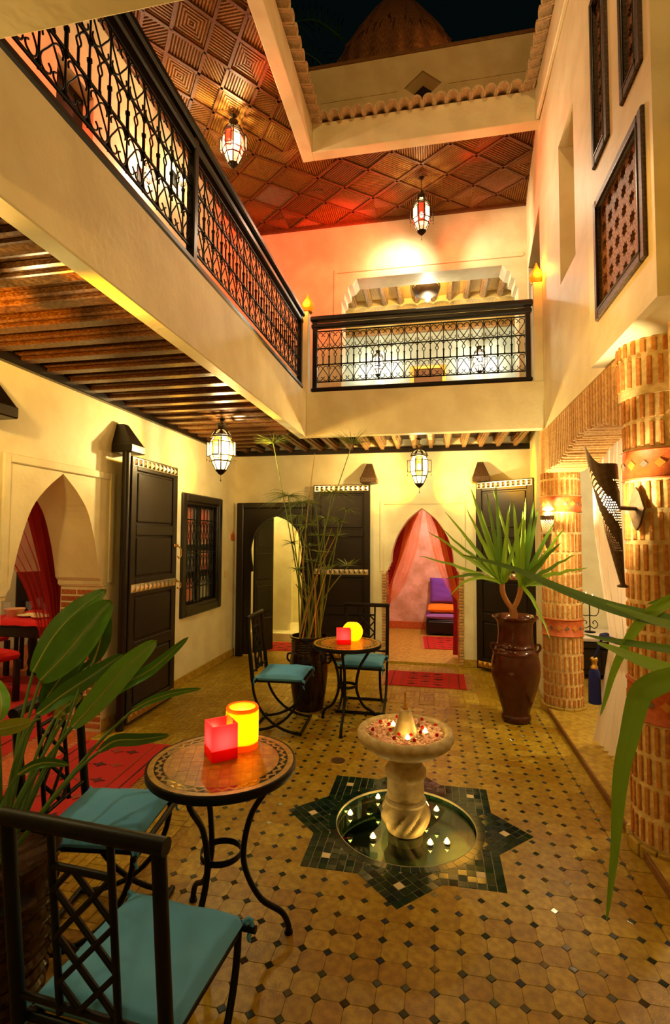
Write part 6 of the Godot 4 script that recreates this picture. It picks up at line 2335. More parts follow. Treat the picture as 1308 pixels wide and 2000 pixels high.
func papyrus() -> void:
	pot("tall dark glazed pot with a ringed neck, holding the papyrus", V(-1.205, 0, -4.90), 0.186, 0.695, true)
	var o := thing("papyrus", "tall papyrus with thin stems and feathery heads in the dark ringed pot", "plant", V(-1.205, 0.64, -4.90))
	# stem tops measured from the pot: (dx, height, dz, head size, drop)
	var st := [[-0.42, 1.98, -0.10, 0.22, 0.3], [0.42, 1.93, 0.0, 0.24, 0.2], [-0.21, 1.42, 0.05, 0.30, 1.0], [0.02, 1.86, -0.1, 0.0, 0.0], [-0.10, 1.36, -0.1, 0.24, 1.1], [0.24, 1.44, 0.1, 0.24, 1.0], [0.36, 1.28, -0.05, 0.16, 0.9], [0.10, 1.02, 0.1, 0.15, 0.5], [0.28, 1.02, 0.12, 0.16, 0.4], [0.02, 0.92, 0.12, 0.14, 0.5], [0.40, 0.74, 0.1, 0.17, 0.3], [0.20, 0.70, 0.12, 0.16, 0.3], [-0.10, 0.70, 0.1, 0.12, 0.6], [0.12, 1.20, -0.12, 0.18, 0.9], [-0.16, 1.22, -0.12, 0.20, 1.1], [0.05, 0.78, 0.14, 0.11, 0.5], [0.2, 1.1, -0.1, 0.0, 0.0], [0.1, 0.62, 0.06, 0.0, 0.0],
		[-0.12, 1.1, 0.02, 0.0, 0.0], [0.06, 1.3, 0.0, 0.0, 0.0], [0.14, 0.9, -0.05, 0.0, 0.0], [-0.06, 0.6, 0.08, 0.0, 0.0], [0.16, 0.55, 0.02, 0.0, 0.0], [0.02, 0.5, 0.1, 0.0, 0.0], [-0.14, 0.55, 0.0, 0.0, 0.0], [0.30, 1.16, 0.05, 0.15, 0.8], [-0.02, 1.12, 0.1, 0.17, 0.9], [0.14, 0.86, 0.14, 0.14, 0.5], [-0.16, 0.95, 0.08, 0.13, 0.7]]
	for s in st:
		var b := V(rng.randf_range(-0.10, 0.11), 0.0, rng.randf_range(-0.09, 0.09))
		var top := V(s[0], s[1], s[2])
		var mid := b.lerp(top, 0.5) + V(b.x * 0.3, 0.06, 0)
		var g := Geo.new()
		var p := cr([b, mid, top], 6)
		var rr := []
		for k in p.size():
			rr.append(lerpf(0.0078, 0.0038, float(k) / (p.size() - 1)))
		g.tube(p, rr, 6)
		obj("stem", g, M.papyrus if rng.randf() < 0.75 else M.papyrus_dry, o)
		if s[3] <= 0.0:
			continue
		var h := Geo.new()
		var fine: bool = s[3] > 0.175
		var n := 64 if fine else 20
		for k in n:
			var a := TAU * k / n + rng.randf() * 0.3
			var el := rng.randf_range(0.0, 1.0)
			var d := V(cos(a), 0.15 + 0.7 * el - 0.25 * s[4], sin(a)).normalized()
			var L: float = s[3] * rng.randf_range(0.75, 1.1)
			var sp := []
			for j in 6:
				var u := j / 5.0
				sp.append(top + d * L * u - V(0, s[4] * L * 0.42 * u * u, 0))
			if fine:
				h.tube(sp, [0.0019, 0.0019, 0.0017, 0.0014, 0.0011, 0.0007], 3, false)
			else:
				strap(h, sp, 0.0095, 0.3, V(0.1, 1, 0.2))
		obj("umbel", h, M.papyrus, o)

func broad_leaf(o: Node, spine: Array, w: float, m: Material, roll := 0.25, up := V(0.3, 0.5, 1.0)) -> void:
	var sp := cr(spine, 6)
	var g := Geo.new()
	strap(g, sp, w, roll, up, 1)
	var lf := obj("leaf", g, m, o)
	var r := Geo.new()
	var rr := []
	for k in sp.size():
		rr.append(lerpf(0.0052, 0.0010, float(k) / (sp.size() - 1)))
	r.tube(sp, rr, 5)
	obj("midrib", r, M.midrib, lf)

func petiole(o: Node, p: Array, r := 0.008) -> void:
	var g := Geo.new()
	var q := cr(p, 5)
	var rr := []
	for k in q.size():
		rr.append(lerpf(r, r * 0.6, float(k) / (q.size() - 1)))
	g.tube(q, rr, 7)
	obj("stalk", g, M.stem, o)

func big_leaf_plant() -> void:
	pot("dark ribbed pot at the left edge holding the big leaf plant", V(-1.46, 0, -1.50), 0.215, 0.60, false)
	var o := thing("big_leaf_plant", "broad leafed plant with long stalks in the dark ribbed pot at the left edge", "plant", V(0, 0, 0))
	var up := V(0.62, 0.42, 0.72)
	broad_leaf(o, [V(-1.472, 1.102, -1.720), V(-1.414, 1.191, -1.780), V(-1.361, 1.291, -1.840), V(-1.306, 1.387, -1.900)], 0.072, M.leaf[0], 0.30, up)
	petiole(o, [V(-1.458, 0.56, -1.543), V(-1.406, 0.677, -1.500), V(-1.450, 0.878, -1.600), V(-1.472, 1.102, -1.720)], 0.0085)
	broad_leaf(o, [V(-1.558, 1.113, -1.780), V(-1.517, 1.245, -1.840), V(-1.453, 1.345, -1.900), V(-1.370, 1.424, -1.960)], 0.047, M.leaf[0], 0.10, up)
	petiole(o, [V(-1.504, 0.56, -1.469), V(-1.447, 0.678, -1.550), V(-1.519, 0.930, -1.680), V(-1.558, 1.113, -1.780)], 0.0085)
	broad_leaf(o, [V(-1.454, 1.102, -2.000), V(-1.443, 1.172, -2.020), V(-1.432, 1.249, -2.030), V(-1.437, 1.340, -2.050)], 0.042, M.leaf[2], 0.15, up)
	petiole(o, [V(-1.418, 0.56, -1.517), V(-1.474, 0.684, -1.620), V(-1.456, 0.891, -1.800), V(-1.454, 1.102, -2.000)], 0.0085)
	broad_leaf(o, [V(-1.430, 0.997, -1.660), V(-1.391, 1.046, -1.740), V(-1.325, 1.103, -1.820), V(-1.242, 1.174, -1.900)], 0.036, M.leaf[2], 0.35, up)
	petiole(o, [V(-1.457, 0.56, -1.499), V(-1.406, 0.677, -1.500), V(-1.444, 0.859, -1.580), V(-1.430, 0.997, -1.660)], 0.0085)
	broad_leaf(o, [V(-1.543, 0.974, -1.820), V(-1.509, 1.042, -1.840), V(-1.453, 1.125, -1.860), V(-1.395, 1.183, -1.880)], 0.047, M.leaf[2], 0.25, up)
	petiole(o, [V(-1.505, 0.56, -1.486), V(-1.487, 0.648, -1.600), V(-1.531, 0.853, -1.720), V(-1.543, 0.974, -1.820)], 0.0085)
	broad_leaf(o, [V(-1.282, 0.963, -1.660), V(-1.222, 1.051, -1.720), V(-1.143, 1.161, -1.780), V(-1.061, 1.248, -1.840)], 0.046, M.leaf[1], 0.20, up)
	petiole(o, [V(-1.419, 0.56, -1.529), V(-1.351, 0.658, -1.470), V(-1.323, 0.872, -1.600), V(-1.282, 0.963, -1.660)], 0.0085)
	broad_leaf(o, [V(-1.275, 0.993, -1.720), V(-1.176, 1.079, -1.780), V(-1.076, 1.140, -1.840), V(-0.968, 1.250, -1.920)], 0.025, M.leaf[0], 0.50, up)
	petiole(o, [V(-1.455, 0.56, -1.459), V(-1.372, 0.639, -1.500), V(-1.316, 0.911, -1.630), V(-1.275, 0.993, -1.720)], 0.0085)
	broad_leaf(o, [V(-1.137, 0.983, -1.800), V(-1.093, 1.010, -1.840), V(-1.023, 1.028, -1.900), V(-0.938, 1.030, -1.980)], 0.015, M.leaf[0], 0.60, up)
	petiole(o, [V(-1.506, 0.56, -1.551), V(-1.347, 0.633, -1.480), V(-1.268, 0.762, -1.540), V(-1.203, 0.899, -1.700), V(-1.137, 0.983, -1.800)], 0.0085)
	broad_leaf(o, [V(-1.146, 0.904, -1.620), V(-1.110, 0.928, -1.660), V(-1.051, 0.915, -1.720), V(-0.968, 0.914, -1.780)], 0.022, M.leaf[2], 0.35, up)
	petiole(o, [V(-1.420, 0.56, -1.443), V(-1.329, 0.646, -1.460), V(-1.235, 0.780, -1.500), V(-1.183, 0.864, -1.570), V(-1.146, 0.904, -1.620)], 0.0085)
	broad_leaf(o, [V(-1.356, 0.860, -1.500), V(-1.319, 0.884, -1.520), V(-1.273, 0.890, -1.540), V(-1.226, 0.869, -1.580)], 0.016, M.leaf[2], 0.50, up)
	petiole(o, [V(-1.453, 0.56, -1.560), V(-1.363, 0.745, -1.440), V(-1.370, 0.812, -1.470), V(-1.356, 0.860, -1.500)], 0.0085)
	broad_leaf(o, [V(-1.275, 1.080, -1.300), V(-1.249, 1.082, -1.320), V(-1.218, 1.087, -1.340), V(-1.198, 1.090, -1.370)], 0.023, M.leaf_yellow, 0.50, up)
	petiole(o, [V(-1.506, 0.56, -1.441), V(-1.323, 0.721, -1.400), V(-1.304, 0.928, -1.330), V(-1.275, 1.080, -1.300)], 0.0085)
	broad_leaf(o, [V(-1.440, 1.028, -1.500), V(-1.448, 1.064, -1.520), V(-1.482, 1.097, -1.550), V(-1.537, 1.142, -1.580)], 0.026, M.leaf[1], 0.30, up)
	petiole(o, [V(-1.421, 0.56, -1.553), V(-1.364, 0.689, -1.450), V(-1.398, 0.883, -1.470), V(-1.440, 1.028, -1.500)], 0.0085)
	broad_leaf(o, [V(-1.472, 0.934, -1.800), V(-1.469, 0.953, -1.840), V(-1.463, 0.967, -1.880), V(-1.426, 0.997, -1.900)], 0.026, M.leaf_yellow, 0.20, up)
	petiole(o, [V(-1.452, 0.56, -1.455), V(-1.425, 0.626, -1.550), V(-1.456, 0.849, -1.700), V(-1.472, 0.934, -1.800)], 0.0085)
	broad_leaf(o, [V(-1.551, 1.010, -2.020), V(-1.527, 1.052, -2.030), V(-1.503, 1.079, -2.040), V(-1.483, 1.114, -2.050)], 0.024, M.leaf[2], 0.20, up)
	petiole(o, [V(-1.507, 0.56, -1.533), V(-1.471, 0.593, -1.600), V(-1.491, 0.850, -1.800), V(-1.551, 1.010, -2.020)], 0.0085)
	petiole(o, [V(-1.44, 0.56, -1.50), V(-1.425, 0.937, -1.600), V(-1.404, 0.990, -1.650)], 0.006)
	petiole(o, [V(-1.44, 0.56, -1.50), V(-1.288, 0.900, -1.580), V(-1.291, 1.088, -1.700)], 0.006)
	petiole(o, [V(-1.44, 0.56, -1.50), V(-1.317, 0.841, -1.520), V(-1.264, 0.970, -1.620)], 0.006)

func near_yucca() -> void:
	pot("dark ribbed pot of the yucca just outside the picture on the right", V(0.72, 0, -1.22), 0.20, 0.50, false)
	var o := thing("yucca", "yucca at the right edge whose long green leaves reach in front of the thick column", "plant")
	var t := Geo.new()
	t.tube(cr([V(0.72, 0.46, -1.22), V(0.71, 0.9, -1.23), V(0.66, 1.42, -1.27)], 5), 0.03, 9)
	obj("trunk", t, M.bark, o)
	var g: Geo
	g = Geo.new()
	strap(g, cr([V(0.632, 1.446, -1.280), V(0.575, 1.445, -1.420), V(0.493, 1.456, -1.560), V(0.392, 1.491, -1.700), V(0.261, 1.548, -1.840), V(0.098, 1.589, -1.970)], 4), 0.0229, 0.25, V(-0.30, 0.30, 1.0))
	obj("leaf", g, M.yucca[2], o)
	g = Geo.new()
	strap(g, cr([V(0.622, 1.446, -1.260), V(0.577, 1.443, -1.340), V(0.559, 1.442, -1.380), V(0.522, 1.451, -1.460), V(0.493, 1.462, -1.500), V(0.464, 1.472, -1.550)], 4), 0.0156, 0.25, V(-0.30, 0.30, 1.0))
	obj("leaf", g, M.yucca[0], o)
	g = Geo.new()
	strap(g, cr([V(0.626, 1.554, -1.260), V(0.613, 1.540, -1.320), V(0.597, 1.523, -1.380), V(0.585, 1.504, -1.440), V(0.552, 1.476, -1.500)], 4), 0.0138, 0.25, V(-0.30, 0.30, 1.0))
	obj("leaf", g, M.yucca[2], o)
	g = Geo.new()
	strap(g, cr([V(0.621, 1.389, -1.260), V(0.593, 1.387, -1.330), V(0.566, 1.380, -1.400), V(0.510, 1.373, -1.500), V(0.465, 1.370, -1.560), V(0.428, 1.371, -1.620)], 4), 0.0145, 0.30, V(-0.30, 0.30, 1.0))
	obj("leaf", g, M.yucca[2], o)
	g = Geo.new()
	strap(g, cr([V(0.619, 1.328, -1.260), V(0.587, 1.332, -1.320), V(0.556, 1.333, -1.380), V(0.508, 1.342, -1.460), V(0.478, 1.351, -1.520), V(0.448, 1.357, -1.580)], 4), 0.0242, 0.25, V(-0.30, 0.30, 1.0))
	obj("leaf", g, M.yucca[1], o)
	g = Geo.new()
	strap(g, cr([V(0.590, 1.359, -1.220), V(0.546, 1.354, -1.250), V(0.516, 1.338, -1.280), V(0.488, 1.317, -1.300), V(0.465, 1.292, -1.310), V(0.454, 1.243, -1.320), V(0.442, 1.189, -1.320), V(0.431, 1.126, -1.330), V(0.425, 1.062, -1.340), V(0.423, 0.998, -1.350), V(0.423, 0.916, -1.370), V(0.420, 0.801, -1.400), V(0.417, 0.695, -1.430)], 4), 0.0306, 0.30, V(-0.30, 0.30, 1.0))
	obj("leaf", g, M.yucca[0], o)
	g = Geo.new()
	strap(g, cr([V(0.645, 1.528, -1.300), V(0.594, 1.510, -1.400), V(0.553, 1.463, -1.460), V(0.524, 1.411, -1.500), V(0.494, 1.338, -1.520), V(0.477, 1.275, -1.540), V(0.465, 1.206, -1.560), V(0.456, 1.152, -1.580)], 4), 0.0178, 0.40, V(-0.30, 0.30, 1.0))
	obj("leaf", g, M.yucca[1], o)
	g = Geo.new()
	strap(g, cr([V(0.624, 1.487, -1.260), V(0.578, 1.600, -1.200), V(0.548, 1.726, -1.150), V(0.536, 1.821, -1.100)], 4), 0.0189, 0.30, V(-0.30, 0.30, 1.0))
	obj("leaf", g, M.yucca[2], o)
	g = Geo.new()
	strap(g, cr([V(0.624, 1.487, -1.260), V(0.707, 1.575, -1.300), V(0.788, 1.655, -1.350), V(0.893, 1.716, -1.400)], 4), 0.0213, 0.30, V(-0.30, 0.30, 1.0))
	obj("leaf", g, M.yucca[0], o)

# --------------------------------------------------------------- cloth, rugs, rooms
func rug(label: String, at: Vector3, turn: float, w: float, l: float) -> void:
	var o := thing("rug", label, "rug", at, turn)
	var g := Geo.new()
	g.sheet(func(u, v): return V((u - 0.5) * w, 0.009 + 0.0016 * sin(u * 17.0 + v * 9.0), (v - 0.5) * l), 24, 24, true)
	g.span(V(-w / 2, 0.0012, -l / 2), V(w / 2, 0.007, l / 2))
	obj("pile", g, M.rug, o)
	# woven stripes and motifs, raised a thread's thickness
	for s in [-0.42, -0.30, 0.30, 0.42]:
		var t := Geo.new()
		t.span(V(w * s - 0.005, 0.009, -l * 0.47), V(w * s + 0.005, 0.0125, l * 0.47))
		obj("stripe", t, M.rug_mid if absf(s) < 0.4 else M.rug_dark, o)
	for k in 5:
		var z := l * (k - 2) * 0.18
		for j in 3:
			var m := Geo.new()
			var x := w * (j - 1) * 0.16
			var c := PackedVector2Array()
			for q in 8:
				var a := TAU * q / 8.0
				var r := 0.055 if q % 2 == 0 else 0.026
				c.append(Vector2(x + cos(a) * r, z + sin(a) * r * 0.7))
			m.prism(c, V(0, 0.009, 0), Vector3.RIGHT, V(0, 0, 1), V(0, 0.0035, 0))
			obj("motif", m, M.rug_dark if (k + j) % 2 == 0 else M.rug_mid, o)
	var f := Geo.new()
	for e in [-1.0, 1.0]:
		for k in int(l / 0.022):
			var z := -l / 2 + k * 0.022 + 0.01
			f.tube([V(e * w / 2, 0.006, z), V(e * (w / 2 + 0.03), 0.004, z + rng.randf_range(-0.008, 0.008)), V(e * (w / 2 + 0.055), 0.003, z + rng.randf_range(-0.015, 0.015))], 0.0022, 4)
	obj("fringe", f, M.rug_pale, o)

# a gathered curtain: top edge and bottom edge as curves, folds between
func drape(called: String, label: String, rows: Array, folds: float, depth: float, m: Material) -> MeshInstance3D:
	# rows: [left point, right point] from the top to the bottom
	var g := Geo.new()
	var lp := []
	var rp := []
	for r in rows:
		lp.append(r[0]); rp.append(r[1])
	lp = cr(lp, 6)
	rp = cr(rp, 6)
	var n := lp.size() - 1
	g.sheet(func(u, v):
		var i := int(round(u * n))
		var a: Vector3 = lp[i]
		var b: Vector3 = rp[i]
		var d := b - a
		var nn := d.cross(Vector3.UP).normalized()
		return a + d * v + nn * depth * (sin(v * folds * TAU) + 0.35 * sin(v * folds * 2.3 * TAU + u * 5.0)) * clampf(d.length() * 4.0, 0.2, 1.0), n, int(folds * 12.0))
	var o := obj(called, g, m)
	tag(o, label, "curtain")
	return o

func curtains() -> void:
	# white curtain between the columns, tied back in blue
	var c := V(0, 0, 0)
	drape("curtain", "long white curtain tied back between the two brick columns",
		[[V(1.46, 2.60, -5.00), V(1.46, 2.60, -3.34)], [V(1.44, 2.2, -4.98), V(1.44, 2.2, -3.34)], [V(1.40, 1.75, -4.84), V(1.42, 1.75, -3.34)], [V(1.36, 1.35, -4.55), V(1.41, 1.35, -3.40)], [V(1.31, 1.05, -4.22), V(1.38, 1.05, -3.50)], [V(1.30, 0.92, -4.14), V(1.38, 0.92, -3.56)], [V(1.29, 0.72, -4.18), V(1.37, 0.72, -3.5)], [V(1.27, 0.36, -4.30), V(1.36, 0.36, -3.46)], [V(1.25, 0.07, -4.42), V(1.36, 0.08, -3.42)]], 11.0, 0.034, M.cream_cloth)
	var t := thing("tassel", "dark blue tie-back cord with a thick tassel on the white curtain", "tassel", V(1.245, 0.93, -4.10))
	var cd := Geo.new()
	cd.tube(cr([V(0.02, 0.0, -0.08), V(-0.045, 0.01, 0.02), V(-0.045, 0.02, 0.20), V(-0.02, 0.035, 0.40), V(0.06, 0.05, 0.52)], 5), 0.020, 8)
	cd.tube(cr([V(-0.04, 0.01, 0.02), V(-0.062, -0.10, -0.02), V(-0.07, -0.17, -0.08)], 4), 0.009, 6)
	obj("cord", cd, M.navy, t)
	var kn := Geo.new()
	kn.xf = Transform3D(Basis(), V(-0.07, -0.25, -0.09))
	kn.lathe([Vector2(0, 0.085), Vector2(0.022, 0.078), Vector2(0.028, 0.062), Vector2(0.020, 0.048), Vector2(0.018, 0.02), Vector2(0.026, 0.012), Vector2(0.026, -0.004), Vector2(0, -0.004)], 14, 0.6)
	obj("knob", kn, M.brass, t)
	var ts := Geo.new()
	ts.xf = Transform3D(Basis(), V(-0.07, -0.25, -0.09))
	ts.lathe([Vector2(0.024, -0.004), Vector2(0.036, -0.03), Vector2(0.040, -0.12), Vector2(0.042, -0.26), Vector2(0.0, -0.26)], 30, 0.6, 0.0, TAU, func(r, y, a): return r * (1.0 + 0.08 * cos(a * 15.0)))
	obj("tassel_skirt", ts, M.navy, t)
	# two layers each side of the far pointed arch
	var z := WB - 0.36
	drape("curtain", "dark red sheer curtain at the left inside the far pointed arch",
		[[V(-0.62, 2.1, z - 0.03), V(-0.16, 2.1, z - 0.03)], [V(-0.63, 1.8, z - 0.03), V(-0.30, 1.8, z - 0.03)], [V(-0.64, 1.4, z - 0.03), V(-0.44, 1.4, z - 0.03)], [V(-0.65, 1.05, z - 0.03), V(-0.57, 1.05, z - 0.03)], [V(-0.65, 0.72, z - 0.03), V(-0.61, 0.72, z - 0.03)]], 5.0, 0.014, M.sheer_dark)
	drape("curtain", "orange sheer curtain sweeping down to the left in the far pointed arch",
		[[V(-0.36, 2.08, z), V(-0.14, 2.08, z)], [V(-0.40, 1.8, z), V(-0.185, 1.8, z)], [V(-0.46, 1.5, z), V(-0.235, 1.5, z)], [V(-0.55, 1.18, z), V(-0.33, 1.18, z)], [V(-0.63, 0.95, z), V(-0.45, 0.93, z)], [V(-0.66, 0.80, z), V(-0.62, 0.72, z)]], 4.0, 0.012, M.sheer_orange)
	drape("curtain", "dark red sheer curtain at the right inside the far pointed arch",
		[[V(-0.12, 2.1, z - 0.03), V(0.30, 2.1, z - 0.03)], [V(0.02, 1.8, z - 0.03), V(0.31, 1.8, z - 0.03)], [V(0.12, 1.4, z - 0.03), V(0.32, 1.4, z - 0.03)], [V(0.20, 1.0, z - 0.03), V(0.32, 1.0, z - 0.03)], [V(0.25, 0.7, z - 0.03), V(0.32, 0.7, z - 0.03)], [V(0.24, 0.06, z - 0.03), V(0.32, 0.06, z - 0.03)]], 5.0, 0.014, M.sheer_dark)
	drape("curtain", "orange sheer curtain sweeping down to the right in the far pointed arch",
		[[V(-0.13, 2.08, z), V(0.08, 2.08, z)], [V(-0.09, 1.8, z), V(0.12, 1.8, z)], [V(-0.03, 1.5, z), V(0.17, 1.5, z)], [V(0.06, 1.2, z), V(0.24, 1.2, z)], [V(0.18, 0.95, z), V(0.30, 0.98, z)], [V(0.30, 0.80, z), V(0.33, 0.84, z)]], 4.0, 0.012, M.sheer_orange)
	# dining room arch
	var x := WL - 0.50
	drape("curtain", "dark red sheer curtain with stripes gathered at the right inside the dining room arch",
		[[V(x, 2.25, -3.50), V(x, 2.25, -4.05)], [V(x, 1.9, -3.58), V(x, 1.9, -4.06)], [V(x, 1.5, -3.72), V(x, 1.5, -4.08)], [V(x, 1.1, -3.86), V(x, 1.1, -4.10)], [V(x, 0.7, -3.94), V(x, 0.7, -4.08)], [V(x, 0.1, -3.92), V(x, 0.1, -4.12)]], 5.0, 0.020, M.sheer_dark)
	drape("curtain", "bright red sheer curtain crossing the dining room arch from its point",
		[[V(x - 0.09, 2.25, -3.0), V(x - 0.09, 2.25, -3.62)], [V(x - 0.09, 1.9, -3.12), V(x - 0.09, 1.9, -3.76)], [V(x - 0.09, 1.6, -3.40), V(x - 0.09, 1.6, -3.88)], [V(x - 0.09, 1.3, -3.66), V(x - 0.09, 1.3, -3.98)], [V(x - 0.09, 1.0, -3.82), V(x - 0.09, 1.0, -4.04)], [V(x - 0.09, 0.72, -3.92), V(x - 0.09, 0.72, -4.06)]], 5.0, 0.018, M.sheer_red)

func dining_chair(label: String, at: Vector3, turn: float) -> void:
	var o := thing("dining_chair", label, "chair", at, turn, "dining room chairs")
	var s := Geo.new()
	s.box(V(0, 0.46, 0), V(0.46, 0.08, 0.44), 0.03)
	obj("seat", s, M.red_cloth, o)
	for x in [-0.2, 0.2]:
		for z in [-0.19, 0.19]:
			var l := Geo.new()
			l.span(V(x - 0.025, 0, z - 0.025), V(x + 0.025, 0.42 if z > 0 else 1.18, z + 0.025), 0.005)
			obj("leg", l, M.dark_wood, o)
	var b := Geo.new()
	b.span(V(-0.2, 0.62, -0.205), V(0.2, 1.18, -0.175), 0.008)
	obj("backrest", b, M.dark_wood, o)

func inside() -> void:
	rug("red woven rug with dark motifs in front of the dining room arch", V(-2.36, 0, -3.15), 0.06, 0.78, 1.25)
	rug("red woven rug lying in front of the far pointed arch", V(-0.11, 0, -6.13), -0.01, 0.90, 0.62)
	rug("small red rug on the floor of the passage beyond the dark doorway", V(-2.28, 0, -7.5), 0.1, 0.70, 0.6)
	rug("red striped rug with pale fringe in front of the low purple sofa", V(0.22, 0.03, -8.15), 0.05, 0.78, 0.95)
	rug("red rug on the dining room floor under the table", V(-4.2, 0.0, -4.1), 0.1, 1.9, 2.4)
	# dining table laid with a red cloth
	var t := thing("dining_table", "dark carved dining table with a red cloth seen through the pointed arch", "table", V(-4.25, 0, -5.05))
	var top := Geo.new()
	top.box(V(0, 0.72, 0), V(1.1, 0.06, 0.8), 0.01)
	obj("tabletop", top, M.dark_wood, t)
	var ap := Geo.new()
	ap.box(V(0, 0.64, 0), V(1.0, 0.12, 0.70), 0.008)
	obj("apron", ap, M.dark_wood, t)
	for x in [-0.47, 0.47]:
		for z in [-0.32, 0.32]:
			var l := Geo.new()
			l.xf = Transform3D(Basis(), V(x, 0, z))
			l.lathe([Vector2(0, 0), Vector2(0.05, 0), Vector2(0.055, 0.05), Vector2(0.04, 0.09), Vector2(0.055, 0.15), Vector2(0.04, 0.22), Vector2(0.055, 0.38), Vector2(0.04, 0.5), Vector2(0.055, 0.56), Vector2(0.055, 0.6), Vector2(0, 0.6)], 14, 0.3)
			obj("leg", l, M.dark_wood, t)
	var cl := Geo.new()
	cl.sheet(func(u, v):
		var x: float = (u - 0.5) * 1.14
		var z: float = (v - 0.5) * 0.84
		var d: float = maxf(absf(x) - 0.55, absf(z) - 0.40)
		return V(clampf(x, -0.56, 0.56), 0.756 - maxf(d, 0.0) * 2.0 + 0.003 * sin(u * 31.0) * sin(v * 27.0), clampf(z, -0.41, 0.41)), 40, 40, true)
	var co := obj("tablecloth", cl, M.red_cloth, null, Transform3D(Basis(), V(-4.25, 0, -5.05)))
	tag(co, "shiny red cloth spread over the dark dining table", "tablecloth")
	for k in 5:
		var p: Vector2 = [Vector2(-4.55, -4.8), Vector2(-4.38, -4.92), Vector2(-4.12, -4.85), Vector2(-4.05, -5.12), Vector2(-4.5, -5.2)][k]
		var g := thing("wine_glass", "stemmed drinking glass on the red dining table, " + ["leftmost at the front edge", "second from the left", "third along the front edge", "at the right end by the curtain", "at the back beside the bread basket"][k], "glass", V(p.x, 0.757, p.y), 0.0, "glasses on the dining table")
		var ge := Geo.new()
		ge.lathe([Vector2(0.0, 0.0), Vector2(0.032, 0.0), Vector2(0.030, 0.004), Vector2(0.004, 0.010), Vector2(0.004, 0.075), Vector2(0.022, 0.095), Vector2(0.036, 0.13), Vector2(0.031, 0.175)], 18, 0.5)
		obj("bowl", ge, M.clear_glass, g)
	for k in 2:
		var pl := thing("plate", ["pale plate at the left on the red dining table", "pale plate at the right on the red dining table"][k], "plate", V([-4.42, -4.20][k], 0.761, -4.97 + 0.05 * k), 0.0, "plates on the dining table")
		var pg := Geo.new()
		pg.lathe([Vector2(0, 0), Vector2(0.07, 0.0), Vector2(0.12, 0.018), Vector2(0.12, 0.022), Vector2(0.068, 0.006), Vector2(0, 0.006)], 28, 0.5)
		obj("dish", pg, M.cream_paint, pl)
	var bk := thing("basket", "small woven basket on the red dining table at the left edge of the arch", "basket", V(-4.62, 0.757, -4.98))
	var bg := Geo.new()
	bg.lathe([Vector2(0, 0), Vector2(0.07, 0), Vector2(0.10, 0.07), Vector2(0.105, 0.08), Vector2(0.095, 0.08), Vector2(0.065, 0.012), Vector2(0, 0.012)], 24, 0.5, 0.0, TAU, func(r, y, a): return r * (1.0 + 0.02 * cos(a * 24.0)))
	obj("weave", bg, M.rug_pale, bk)
	dining_chair("high backed dark dining chair with red seat behind the table", V(-5.08, 0, -5.85), 0.9)
	dining_chair("high backed dark dining chair with red seat at the end of the red table", V(-5.15, 0, -5.05), PI / 2)
	dining_chair("red seated dining chair in front of the table, next to the brick jamb", V(-4.35, 0, -4.35), PI - 0.3)
	# room behind the curtained arch
	var s := thing("low_sofa", "low dark wooden bench sofa with a mauve mattress behind the curtained arch", "sofa", V(0.42, 0.03, -8.98))
	var sb := Geo.new()
	sb.span(V(-0.56, 0.03, -0.28), V(0.9, 0.26, 0.26), 0.01)
	for k in 3:
		sb.span(V(-0.52 + k * 0.46, 0.06, 0.255), V(-0.10 + k * 0.46, 0.23, 0.27), 0.006)
	sb.span(V(-0.54, 0.0, -0.26), V(-0.48, 0.03, 0.25))
	sb.span(V(0.82, 0.0, -0.26), V(0.88, 0.03, 0.25))
	obj("bench", sb, M.dark_wood, s)
	obj("mattress", cushion(0.74, 0.28, 0.055), M.mattress, s, Transform3D(Basis(), V(0.16, 0.315, 0.0)))
	var sc := obj("seat_cushion", cushion(0.36, 0.25, 0.055), M.saffron, null, Transform3D(Basis(), V(0.24, 0.458, -8.97)))
	tag(sc, "flat orange seat cushion on the low sofa", "cushion")
	var bc := obj("back_cushion", cushion(0.36, 0.22, 0.075), M.purple, null, Transform3D(Basis(Vector3.RIGHT, deg_to_rad(78.0)), V(0.28, 0.735, -9.185)))
	tag(bc, "large purple cushion leaning on the pink wall behind the orange one", "cushion")
	# arcade: wooden bench and candle stand against the wall
	var b := thing("bench", "dark wooden bench against the wall behind the far column", "bench", V(1.95, 0.045, -6.55))
	var g2 := Geo.new()
	g2.span(V(-0.5, 0.06, -0.24), V(0.6, 0.36, 0.22), 0.01)
	g2.span(V(-0.52, 0.36, -0.26), V(0.62, 0.42, 0.25), 0.01)
	for k in 3:
		g2.span(V(-0.46 + k * 0.36, 0.12, 0.215), V(-0.16 + k * 0.36, 0.32, 0.232), 0.006)
	g2.span(V(-0.5, 0.0, -0.24), V(-0.42, 0.06, 0.2)); g2.span(V(0.52, 0.0, -0.24), V(0.6, 0.06, 0.2))
	obj("frame", g2, M.dark_wood, b)
	obj("pad", cushion(0.54, 0.23, 0.05), M.cream_cloth, b, Transform3D(Basis(), V(0.05, 0.47, 0.0)))
	var cs := thing("candelabrum", "wrought iron candle stand with scrolls and two small lit red candles behind the far column", "candle holder", V(1.77, 0.58, -6.45))
	var ci := Geo.new()
	ci.tube([V(0, 0, 0), V(0, 0.30, 0)], 0.007, 6)
	ci.lathe([Vector2(0, -0.012), Vector2(0.06, -0.012), Vector2(0.06, -0.004), Vector2(0.01, 0.004)], 16, 0.4)
